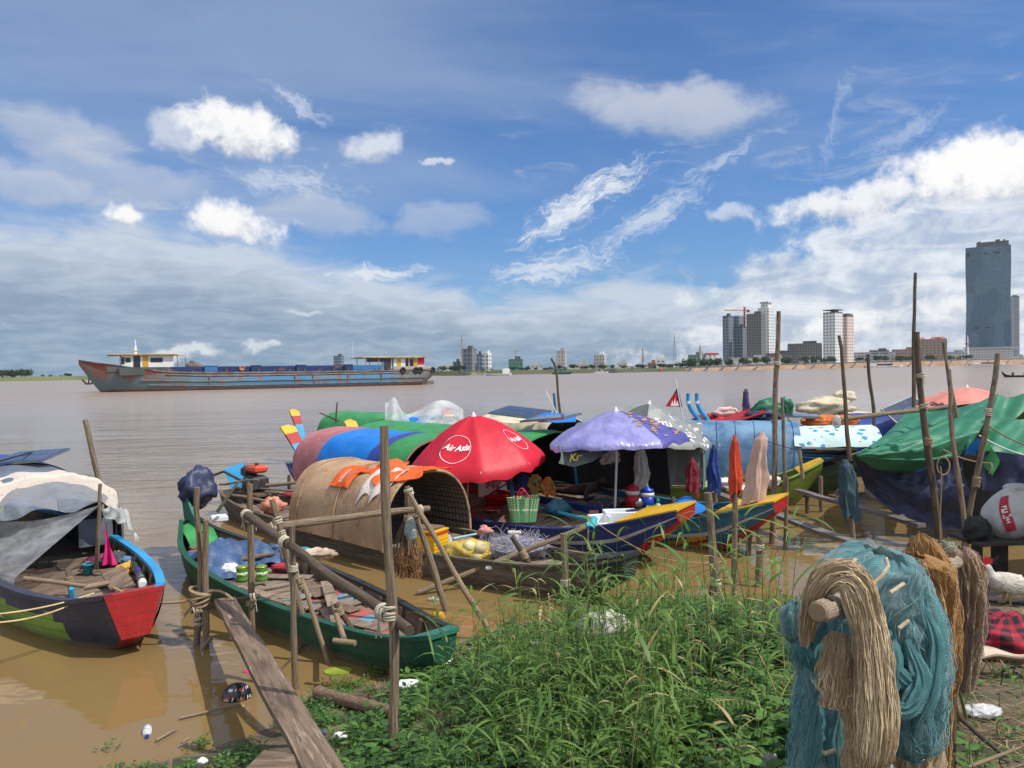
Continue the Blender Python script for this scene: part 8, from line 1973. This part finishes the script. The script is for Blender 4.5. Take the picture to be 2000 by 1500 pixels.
def threads(fn, n, mt, parent, r=.0011, span=(.25, .8), drift=.07, off=.008, seed=1):
    """loose strands lying over a net"""
    rnd = random.Random(seed); b = MB()
    for k in range(n):
        u0, v0 = rnd.random(), rnd.uniform(0, .85); L = rnd.uniform(*span); pts = []; sl = rnd.gauss(0, drift); ph = rnd.uniform(0, 9)
        for i in range(13):
            v = min(.99, v0 + L * i / 12); u = (u0 + sl * i / 12 + .012 * math.sin(i * .9 + ph)) % 1.0
            p = V(fn(u, v)); c = V(fn((u + .5) % 1, v)); d = (p - c); d = d.normalized() if d.length > 1e-5 else V((0, -1, 0))
            pts.append(p + d * (off * rnd.uniform(.2, 1.3)) + V((rnd.gauss(0, .0015), rnd.gauss(0, .0015), rnd.gauss(0, .0015))))
        b.tube(pts, r, 3, 0, False)
    part(parent, 'loose_threads', b, mt, False, kind='stuff')
for rows, Yc, dep, nf, amp, sd in ((dome, 2.38, .20, 6, .10, 11), (rlobe, 2.26, .13, 5, .14, 12), (llobe, 2.20, .13, 5, .14, 13)):
    _b, f_ = hangnet(rows, Yc, dep, nf, amp, sd, scale=1.07); threads(f_, 190, TH1, t, seed=sd, drift=.12, off=.010)
t = thing('fishing_net', 'tan fishing net looped like a scarf over the end of the rack pole', 'fishing net', (N0.x, 1.95, 1.2), 0, 'fishing nets hanging on the rack')
b, f_ = ribbon_net([(1572, 1262, 2.03), (1578, 1215, 2.01), (1592, 1165, 1.98), (1622, 1126, 1.965), (1660, 1128, 1.96), (1686, 1175, 1.95), (1700, 1250, 1.94), (1708, 1330, 1.93), (1712, 1410, 1.93), (1704, 1475, 1.93), (1698, 1498, 1.94)], [.010, .016, .024, .031, .034, .034, .034, .037, .042, .040, .022], .5, 11, .30, 1, 64, want=True); part(t, 'loop', b, TANN, False); threads(f_, 260, TH2, t, .0012, (.3, .8) , .05, .006, 1)
b, f_ = ribbon_net([(1640, 1235, 1.99), (1634, 1280, 1.98), (1632, 1330, 1.975), (1630, 1378, 1.975)], [.020, .034, .036, .030], .5, 13, .32, 2, 64, want=True); part(t, 'hank', b, TANN, False); threads(f_, 130, TH2, t, .0012, (.3, .8) , .05, .006, 2)
b, f_ = ribbon_net([(1668, 1285, 1.985), (1676, 1340, 1.975), (1684, 1420, 1.97), (1690, 1500, 1.97), (1692, 1530, 1.97)], [.025, .035, .042, .045, .03], .5, 13, .32, 6, 64, want=True); part(t, 'hank', b, TANN, False); threads(f_, 130, TH2, t, .0012, (.3, .8) , .05, .006, 3)
t = thing('fishing_net', 'pale tan net hanging below the teal one, down to the bottom edge', 'fishing net', (N0.x + .3, 2.45, 1.1), 0, 'fishing nets hanging on the rack')
b, f_ = hangnet([(1330, 1770, 1830), (1380, 1752, 1836), (1440, 1742, 1834), (1500, 1735, 1826), (1600, 1735, 1820)], 2.5, .07, 7, .22, 21); part(t, 'curtain', b, TANN, False); threads(f_, 160, TH2, t, .0013, (.2, .7), .06, .006, 8)
t = thing('fishing_net', 'rust brown net rising to a peak in the middle of the rack', 'fishing net', (1.62, 3.0, 1.15), 0, 'fishing nets hanging on the rack')
for k, rows in enumerate(([(1044, 1794, 1804), (1062, 1784, 1824), (1090, 1780, 1842), (1120, 1792, 1854), (1180, 1806, 1860), (1260, 1812, 1862), (1320, 1815, 1860), (1345, 1824, 1852)], [(1086, 1770, 1802), (1096, 1758, 1840), (1130, 1770, 1850), (1200, 1796, 1856), (1300, 1804, 1852), (1420, 1804, 1846), (1520, 1800, 1840)])):
    b, f_ = hangnet(rows, 2.95 - .08 * k, .10, 8, .20, 30 + k); part(t, 'curtain', b, BRN, False); threads(f_, 260, TH3, t, .0014, (.15, .6), .10, .008, 7 + k)
part(t, 'fold', ribbon_net([(1818, 1150, 2.78), (1822, 1230, 2.76), (1818, 1330, 2.76), (1815, 1430, 2.76)], [.012, .016, .016, .014], .6, 5, .2, 4), TANN, False)
t = thing('fishing_net', 'pinkish tan net hanging at the far end of the rack', 'fishing net', (2.1, 3.5, 1.1), 0, 'fishing nets hanging on the rack')
b, f_ = hangnet([(1070, 1866, 1884), (1082, 1853, 1900), (1120, 1852, 1910), (1180, 1854, 1912), (1250, 1856, 1906), (1310, 1860, 1896), (1345, 1862, 1884)], 3.5, .10, 8, .22, 41); part(t, 'curtain', b, PNKN, False); threads(f_, 240, TH4, t, .0015, (.15, .6), .08, .010, 9)
b, _ = hangnet([(1078, 1880, 1895), (1110, 1878, 1908), (1160, 1884, 1914), (1210, 1890, 1916), (1250, 1892, 1906)], 3.45, .07, 6, .28, 43); part(t, 'outer_fold', b, BRN, False)
tangle('net_scrap', 'grey green net scrap snagged on the end of the rack', at(1851, 1078, Y=3.55), (.05, .05, .05), M('grey_green_twine', (.20, .22, .14, 1), bump=0), 90, 8, .002, core=M('grey_green_scrap', (.16, .18, .11, 1), bump=.8))
# ------------------------------------------------------------------ sheets, sacks and litter at the water's edge
b = drape(lambda u, v: (lambda p: p + V((0, 0, .30 * math.sin(math.pi * u) ** .7 * math.sin(math.pi * min(1, v + .15)))))(at(lerp(1405, 1570, u), lerp(1278, 1205, v), .42)), 24, 16, .08, 3, .012, 3)
solo('dark_sheet', b, cloth('charcoal_sheet', (.035, .038, .046, 1), (.025, .027, .033, 1), .55, .6), 'charcoal sheet bulging out of the weeds left of the teal net', 'tarp', at(1490, 1270, .45))
solo('white_sack', MB().blob(at(1182, 1228, .52), (.24, .18, .15), 71, .35, 2, 28, 18), M('grimy_white_sack', (.50, .47, .43, 1), (.36, .33, .30, 1), s=4, bump=.5, bs=18), 'grimy white sack half hidden in the tall grass', 'sack', at(1182, 1240, .4))
LIT = 'scraps of litter at the water edge'
litter = [(860, 1300, .06, (.13, .08, .04), PLW, 'white plastic scrap under the green bow'), (800, 1352, .10, (.15, .07, .05), PLW, 'torn white bag by the bamboo log'), (905, 1298, .08, (.08, .05, .03), CREAM, 'cream scrap right of the green bow'), (1050, 1240, .32, (.07, .06, .04), FOAM, 'rounded white foam piece in the grass'), (1255, 1135, .02, (.05, .03, .02), P_REDB, 'small red and white packet floating behind the grass'),
          (1300, 1165, .02, (.09, .05, .02), cloth('pink_scrap', (.55, .18, .28, 1)), 'pink scrap floating near the square topped post'), (1130, 1188, .04, (.13, .07, .04), C_BLU, 'blue bag at the foot of the corded post'), (855, 1207, .02, (.09, .07, .08), M('amber_plastic', (.50, .27, .03, 1), bump=.1, rough=.4), 'amber plastic jar floating beside the leaning pole'), (848, 1170, .02, (.08, .04, .03), FILM2, 'clear bottle scrap floating beyond the amber jar'),
          (1350, 1195, .05, (.09, .05, .03), FOAM, 'foam scrap at the waterline in front of the square topped post'), (1420, 1205, .06, (.09, .05, .03), PLW, 'white scrap at the waterline right of the square topped post'), (770, 1350, .1, (.05, .04, .02), FLO, 'pale wrapper at the end of the bamboo log'), (532, 1482, .45, (.035, .025, .015), P_REDB, 'orange red wrapper behind the timber offcut'), (620, 1432, .25, (.06, .035, .02), C_BLU, 'blue white wrapper right of the plank'),
          (665, 1437, .3, (.05, .035, .025), PLW, 'white shell like scrap in the weeds'), (395, 1487, .2, (.04, .03, .02), PLW, 'small white scrap in the bottom left weeds'), (484, 1312, .0, (.05, .03, .012), PINK, 'pink petal like scrap floating left of the plank'), (1500, 1490, .98, (.05, .04, .04), M('grey_stone', (.35, .34, .32, 1), bump=.5), 'pale grey stone at the bottom edge left of the nets')]
for i, (px, py, z, r, mt, words) in enumerate(litter):
    q = at(px, py, z); q.z = max(q.z if q.z < .3 else 0, bank_z(q.x, q.y) + r[2] * .5); solo('litter_scrap', MB().blob(q, r, 80 + i, .42, 2.1, 20, 12), mt, words, 'litter', q, LIT)
q = at(660, 1312, .0); solo('tray_lid', MB().prism([(q.x + .14 * math.cos(a) * (1 if abs(math.cos(a)) < .8 else .95), q.y + .10 * math.sin(a)) for a in [k * .393 for k in range(16)]], -.03, .012), M('lime_lid', (.28, .36, .05, 1), bump=0, rough=.4), 'sunken lime green lid in the water right of the plank', 'lid', q)
# helmet, bottle and reeds in the shallows
q = at(463, 1362, .0); t = thing('helmet', 'black, red and white helmet floating in the shallows', 'helmet', q, R(12))
HB = M('black_helmet_shell', (.015, .018, .025, 1), rough=.25, bump=0, spec=.6)
part(t, 'shell', MB().lathe([(.125, -.03), (.13, .02), (.115, .07), (.075, .11), (.03, .125), (0, .127)], 24, 0, sx=1, sy=.85), HB)
for k, (a0, a1, mt) in enumerate(((-2.5, -2.05, PLW), (-1.5, -1.0, P_REDB), (-.5, -.3, PLW), (-1.85, -1.75, PLW), (-.75, -.65, PLW))):
    part(t, 'stripe', MB().grid(lambda u, v: (lambda th, zz: (math.cos(th) * lerp(.128, .085, v ** 1.5) * 1.02, math.sin(th) * lerp(.128, .085, v ** 1.5) * .87, zz))(lerp(a0, a1, u) + v * .25, lerp(.01, .105, v)), 6, 6), mt)
part(t, 'logo', text_mb('REX', .035, lambda x, y: V((-.072 + x * .95, -.098 - .006, .045 + y)) + V((0, .35 * (y + .0), 0)), 0, .2, bold=.001), RP)
q = at(287, 1440, .015); t = thing('water_bottle', 'clear water bottle with a blue label floating at the lower left', 'bottle', q)
d = (at(289, 1405, .015) - q).normalized()
part(t, 'body', MB().tube([q + d * k for k in (.03, .045, .07, .16, .19, .20)], [.014, .016, .032, .034, .03, .015], 12), BOT, False); part(t, 'label', MB().tube([q + d * .085, q + d * .13], .0350, 12), PLW, False); part(t, 'label_print', text_mb('SAMBO', .022, lambda x, y: q + d * (.108 + y * .7) + V((x * .75, -.012, .034)), 0, 0, bold=.001), TARP_NB, False); part(t, 'cap', MB().tube([q + d * .0, q + d * .028], .016, 10), TARP_NB, False)
for a, c, w_, sd in (((350, 1403, .02), (468, 1374, .03), 'mottled reed floating below the helmet', 90), ((305, 1447, .02), (345, 1425, .02), 'short straw floating at the lower left', 91), ((355, 1450, .05), (372, 1440, .05), 'splinter of cane in the lower left weeds', 92), ((545, 1310, .0), (600, 1250, .05), 'thin dark branch slanting out of the water behind the plank', 93), ((730, 1355, .05), (800, 1335, .08), 'pale cane lying past the tall near pole', 94)):
    pole(w_, at(*a), at(*c), .011 if sd != 93 else .014, mat=WOODL if sd not in (93,) else WOODD, seed=sd, sink=0, name='reed', cat='reed', group='reeds and canes floating in the shallows', amp=.015)
# ------------------------------------------------------------------ weeds and grass on the bank
def leaf_mat(name, c1, c2, sub=.35, rough=.5):
    mt = bpy.data.materials.new(name); mt.use_nodes = True
    t_ = mt.node_tree; b_ = NB(t_); p_ = t_.nodes['Principled BSDF']; g = b_.n('ShaderNodeNewGeometry')
    n_ = b_.noise(g.outputs['Position'], 5.5, 3); rp = g.outputs['Random Per Island']
    c = b_.mix(b_.ss(b_.add(b_.mul(n_, .6), b_.mul(rp, .5)), .25, .8), c1, c2)
    b_.put(p_.inputs['Base Color'], c); p_.inputs['Roughness'].default_value = rough; p_.inputs['Specular IOR Level'].default_value = .4
    tr = b_.n('ShaderNodeBsdfTranslucent'); b_.put(tr.inputs[0], b_.mix(.5, c, (c2[0] * 1.5, c2[1] * 1.5, c2[2], 1))); mx = b_.n('ShaderNodeMixShader'); mx.inputs[0].default_value = sub
    b_.put(mx.inputs[1], p_.outputs[0]); b_.put(mx.inputs[2], tr.outputs[0]); b_.put(t_.nodes['Material Output'].inputs[0], mx.outputs[0])
    return mt
LF1 = leaf_mat('broad_leaf', (.060, .140, .030, 1), (.125, .245, .052, 1)); LF2 = leaf_mat('grass_blade', (.062, .132, .022, 1), (.165, .265, .055, 1)); LF3 = leaf_mat('dry_straw', (.26, .19, .075, 1), (.42, .33, .17, 1), .15, .8); LF4 = leaf_mat('dark_leaf', (.032, .082, .024, 1), (.060, .140, .036, 1))
def blade(b, p, d, up, L, W, bend, mi, n=4, twist=0.0, prof=None):
    """one arching leaf"""
    d = d.normalized(); s = d.cross(up)
    s = s.normalized() if s.length > 1e-4 else V((1, 0, 0))
    vs = []; q = V(p); dd = V(d)
    for i in range(n + 1):
        f = i / n; w = W * (prof[i] if prof else (.55 + .45 * math.sin(math.pi * min(1, f * 1.5))) * (1 - f ** 2.2)) * .5
        vs += [q - s * w, q + s * w]
        dd = (dd - V((0, 0, bend / n))).normalized(); q = q + dd * (L / n)
        if twist: s = Matrix.Rotation(twist / n, 3, dd) @ s
    b.add(vs, [(2 * i, 2 * i + 1, 2 * i + 3, 2 * i + 2) for i in range(n)], mi, True)
HEART = [.35, 1.0, .86, .5, .04]
rnd = random.Random(2024)
pl_a, pl_b = at(437, 1172, .47), at(628, 1500, .60)
def near_plank(x, y, r=.17):
    t_ = max(0, min(1.3, ((x - pl_a.x) * (pl_b.x - pl_a.x) + (y - pl_a.y) * (pl_b.y - pl_a.y)) / ((pl_b.x - pl_a.x) ** 2 + (pl_b.y - pl_a.y) ** 2)))
    return math.hypot(x - lerp(pl_a.x, pl_b.x, t_), y - lerp(pl_a.y, pl_b.y, t_)) < r
# leafy ground cover
b = MB(); b2 = MB(); cnt = 0
def sprig(bb, x, y, h, n, ls, mi):
    z = bank_z(x, y); lean = V((rnd.gauss(0, .25), rnd.gauss(0, .25), 1)).normalized(); top = V((x, y, z)) + lean * h
    if h > .08: bb.tube([V((x, y, z - .02)), V((x, y, z)) + lean * h * .5 + V((rnd.gauss(0, .01), rnd.gauss(0, .01), 0)), top], [.004, .003, .002], 3, mi, False)
    for k in range(n):
        f = (k + .6) / n; a = k * 2.4 + rnd.uniform(-.5, .5); d = V((math.cos(a), math.sin(a), rnd.uniform(.0, .7))); p = V((x, y, z)) + lean * h * f
        L = ls * rnd.uniform(.7, 1.25); blade(bb, p + d * .015, d, V((0, 0, 1)), L, L * rnd.uniform(.38, .6), rnd.uniform(.3, 1.1), mi, 4, rnd.uniform(-.5, .5), HEART)
while cnt < 3900:
    x = rnd.uniform(-2.4, 2.15); y = rnd.uniform(2.3, 8.8); d = shore(x) - y
    if d < .12 or near_plank(x, y): continue
    dens = min(1, d / 1.9) ** 1.4 * (1 if x > -1.0 else .8)
    if mnoise.noise(V((x * 1.1, y * 1.1, 3))) < -.22 and rnd.random() < .7: continue
    if rnd.random() > dens: continue
    if x > 1.55 and y < 5.0 and rnd.random() < .75: continue
    h = rnd.uniform(.05, .22) * (1 if y < 5.8 else .6) + .10 * max(0, mnoise.noise(V((x * .9, y * .9, 7)))); cnt += 1
    sprig(b, x, y, h * (.5 if x < -1.2 else 1), rnd.randint(4, 7), rnd.uniform(.05, .105) * (.6 if x < -1.2 else 1), 0 if rnd.random() < .7 else 1)
while cnt < 4700:
    x = rnd.uniform(1.5, 3.8); y = rnd.uniform(2.6, 9.2); d = shore(x) - y
    if d < .1 or (y < 5.6 and rnd.random() < .72): continue
    sprig(b, x, y, rnd.uniform(.03, .14), rnd.randint(3, 6), rnd.uniform(.03, .06), rnd.choice((0, 1))); cnt += 1
setting('leafy_weeds', b, [LF1, LF4], 'stuff')
# creeping plants reaching into the shallows on the left
b = MB(); cnt = 0
while cnt < 1500:
    x = rnd.uniform(-3.4, -.6); y = rnd.uniform(3.6, 7.6); d = shore(x) - y
    if d < -.42 or d > 1.6 or near_plank(x, y, .13): continue
    if mnoise.noise(V((x * 2.0, y * 2.0, 9))) < -.05 + max(0, -d) * .9: continue
    z = max(bank_z(x, y), .0); h = rnd.uniform(.02, .09); cnt += 1
    for k in range(rnd.randint(4, 7)):
        a = rnd.uniform(0, 6.28); dd = V((math.cos(a), math.sin(a), rnd.uniform(.1, 1.2))); L = rnd.uniform(.025, .055)
        blade(b, V((x + rnd.gauss(0, .03), y + rnd.gauss(0, .03), z + h * rnd.random())), dd, V((0, 0, 1)), L, L * .42, rnd.uniform(.2, 1), 0 if rnd.random() < .6 else 1, 3)
setting('creeping_weeds', b, [LF1, LF4], 'stuff')
# tall grass
b = MB()
def stem(x, y, h, nl, mi=0, dry=False, lw=.016, ll=.30):
    z = bank_z(x, y); az = rnd.uniform(0, 6.28); ln = rnd.uniform(.05, .34); pts = []; q = V((x, y, z - .03)); d = V((math.cos(az) * ln * .5, math.sin(az) * ln * .5, 1)).normalized()
    for k in range(7):
        pts.append(V(q)); d = (d + V((math.cos(az) * ln * .10, math.sin(az) * ln * .10, -.01))).normalized(); q = q + d * h / 6
    b.tube(pts, [.0042, .004, .0036, .0032, .0028, .0022, .0012], 4, 2 if dry else mi, False)
    a0 = rnd.uniform(0, 6.28)
    for k in range(nl):
        f = .18 + .8 * k / max(1, nl - 1); i = min(5, int(f * 6)); p = pts[i].lerp(pts[i + 1], f * 6 - i) if i < 6 else pts[6]
        a = a0 + k * 3.14 + rnd.uniform(-.7, .7); e = rnd.uniform(.5, 1.5); dd = V((math.cos(a), math.sin(a), e)); L = ll * rnd.uniform(.6, 1.3) * (1 - .25 * f)
        blade(b, p, dd, V((0, 0, 1)), L, lw * rnd.uniform(.7, 1.3), rnd.uniform(.7, 2.3), 2 if dry and rnd.random() < .7 else (mi if rnd.random() < .9 else 1), 6, rnd.uniform(-.9, .9))
n_ = 0
while n_ < 400:
    x = rnd.gauss(.75, .95); y = rnd.uniform(3.2, 8.9); d = shore(x) - y
    if d < .02 or x < -1.25 or x > 2.9 or near_plank(x, y, .4): continue
    px = 1000 + 1500 * x / y
    if px > 1575 or px < 800: continue
    if px < 960 and (d < .5 or rnd.random() < .55): continue
    if y > 5.6 and rnd.random() < .72: continue
    if px > 1320 and y < 5.2 and rnd.random() < .8: continue
    n_ += 1; big = y < 5.6 and 930 < px < 1500 and rnd.random() < .62
    stem(x, y, rnd.uniform(.50, 1.05) if big else rnd.uniform(.22, .60) * (1 if y < 6 else .75), rnd.randint(6, 9), 0, rnd.random() < .07, rnd.uniform(.013, .021), rnd.uniform(.22, .36) if big else rnd.uniform(.14, .26))
for px, py, z, h in ((1125, 1330, .85, 1.28), (1160, 1300, .8, 1.15), (1090, 1380, .9, 1.1), (1020, 1330, .8, .95), (985, 1290, .65, .85), (1215, 1360, .92, 1.15), (1270, 1330, .88, 1.1), (1330, 1300, .8, 1.15), (1390, 1330, .88, 1.2), (1440, 1350, .9, 1.05), (1480, 1320, .85, 1.0), (1535, 1340, .9, 1.1), (1105, 1250, .6, 1.0), (1180, 1230, .55, .95), (860, 1330, .5, .8), (905, 1360, .6, .85), (840, 1380, .6, .7), (1560, 1330, .85, .9), (1240, 1250, .62, 1.05), (1420, 1260, .66, 1.1), (1010, 1280, .62, .9), (960, 1330, .7, 1.0), (1060, 1290, .7, 1.05), (1140, 1260, .66, 1.15), (1110, 1290, .72, 1.2), (1300, 1260, .66, 1.0), (1355, 1280, .74, 1.1), (1500, 1290, .74, 1.0), (880, 1300, .45, .85), (930, 1290, .55, .8), (1205, 1290, .72, 1.1), (1465, 1260, .66, .95)):
    q = at(px, py, z); stem(q.x, q.y, h, rnd.randint(8, 10), 0, False, .021, .40)
for k in range(26):
    q = at(rnd.uniform(900, 1570), rnd.uniform(1260, 1420), .8); stem(q.x, q.y, rnd.uniform(.5, 1.05), 3, 0, True, .012, .2)
setting('tall_grass', b, [LF2, LF1, LF3], 'stuff')
# short grass between the stems, and along the water line
b = MB()
for k in range(1700):
    x = rnd.uniform(-1.3, 3.4); y = rnd.uniform(3.0, 9.3); d = shore(x) - y
    if d < -.08 or near_plank(x, y, .3): continue
    if d < .9 and rnd.random() < .6: continue
    if (x > 1.7 or x / y > .24) and y < 5.2 and rnd.random() < .7: continue
    z = max(0, bank_z(x, y)); a = rnd.uniform(0, 6.28)
    for j in range(3): blade(b, V((x + rnd.gauss(0, .02), y + rnd.gauss(0, .02), z - .01)), V((math.cos(a + j * 2), math.sin(a + j * 2), rnd.uniform(1.2, 3.5))), V((math.cos(a), math.sin(a), .2)), rnd.uniform(.10, .28) * (1 if y < 5.8 else .5), rnd.uniform(.006, .012), rnd.uniform(.3, 1.4), 0 if rnd.random() < .82 else 2, 4)
setting('short_grass', b, [LF2, LF1, LF3], 'stuff')
# trampled straw on the right
b = MB()
for k in range(9000):
    x = rnd.uniform(1.5, 4.6); y = rnd.uniform(2.5, 6.6)
    if mnoise.noise(V((x * 1.5, y * 1.5, 5))) < -.25: continue
    z = bank_z(x, y) + rnd.uniform(0, .03); a = rnd.uniform(0, 6.28)
    blade(b, V((x, y, z)), V((math.cos(a), math.sin(a), rnd.uniform(-.1, .25))), V((0, 0, 1)), rnd.uniform(.07, .26), rnd.uniform(.003, .008), rnd.uniform(0, .3), 0 if rnd.random() < .8 else 1, 2)
setting('dry_straw', b, [LF3, LF2], 'stuff')
# feathery weed by the nets
q0 = at(1520, 1420, .98); t = thing('feathery_weed', 'feathery weed with rows of small leaflets left of the teal net', 'plant', q0)
for k in range(7):
    a = R(70) + k * .42 + rnd.uniform(-.1, .1); d = V((math.cos(a), math.sin(a) * .4, .75)).normalized(); bb = MB(); p = q0 + V((rnd.gauss(0, .03), rnd.gauss(0, .03), .05)); pts = []
    for i in range(16):
        pts.append(V(p)); d = (d - V((0, 0, .055))).normalized(); p = p + d * .026
        s = d.cross(V((0, 0, 1))).normalized()
        for sg in (-1, 1):
            if i > 1: blade(bb, p, (s * sg + d * .45 + V((0, 0, .1))), V((0, 0, 1)), .075 * math.sin(math.pi * min(1, (i + 2) / 19)) + .012, .016, .3, 0, 3)
    bb.tube(pts, .003, 4, 1, False); part(t, 'frond', bb, [LF2, LF3], False)
# ------------------------------------------------------------------ the air over the river
b = MB(); b.box((0, 1200, 148), (4600, 2600, 302))
hz_ = setting('haze', b, [], 'stuff')
hm = bpy.data.materials.new('river_haze'); hm.use_nodes = True; hm.node_tree.nodes.clear()
pv_ = hm.node_tree.nodes.new('ShaderNodeVolumePrincipled'); pv_.inputs['Color'].default_value = (.80, .88, 1, 1); pv_.inputs['Density'].default_value = .00006; pv_.inputs['Anisotropy'].default_value = .2
ho_ = hm.node_tree.nodes.new('ShaderNodeOutputMaterial'); hm.node_tree.links.new(pv_.outputs[0], ho_.inputs['Volume'])
hz_.data.materials.append(hm)
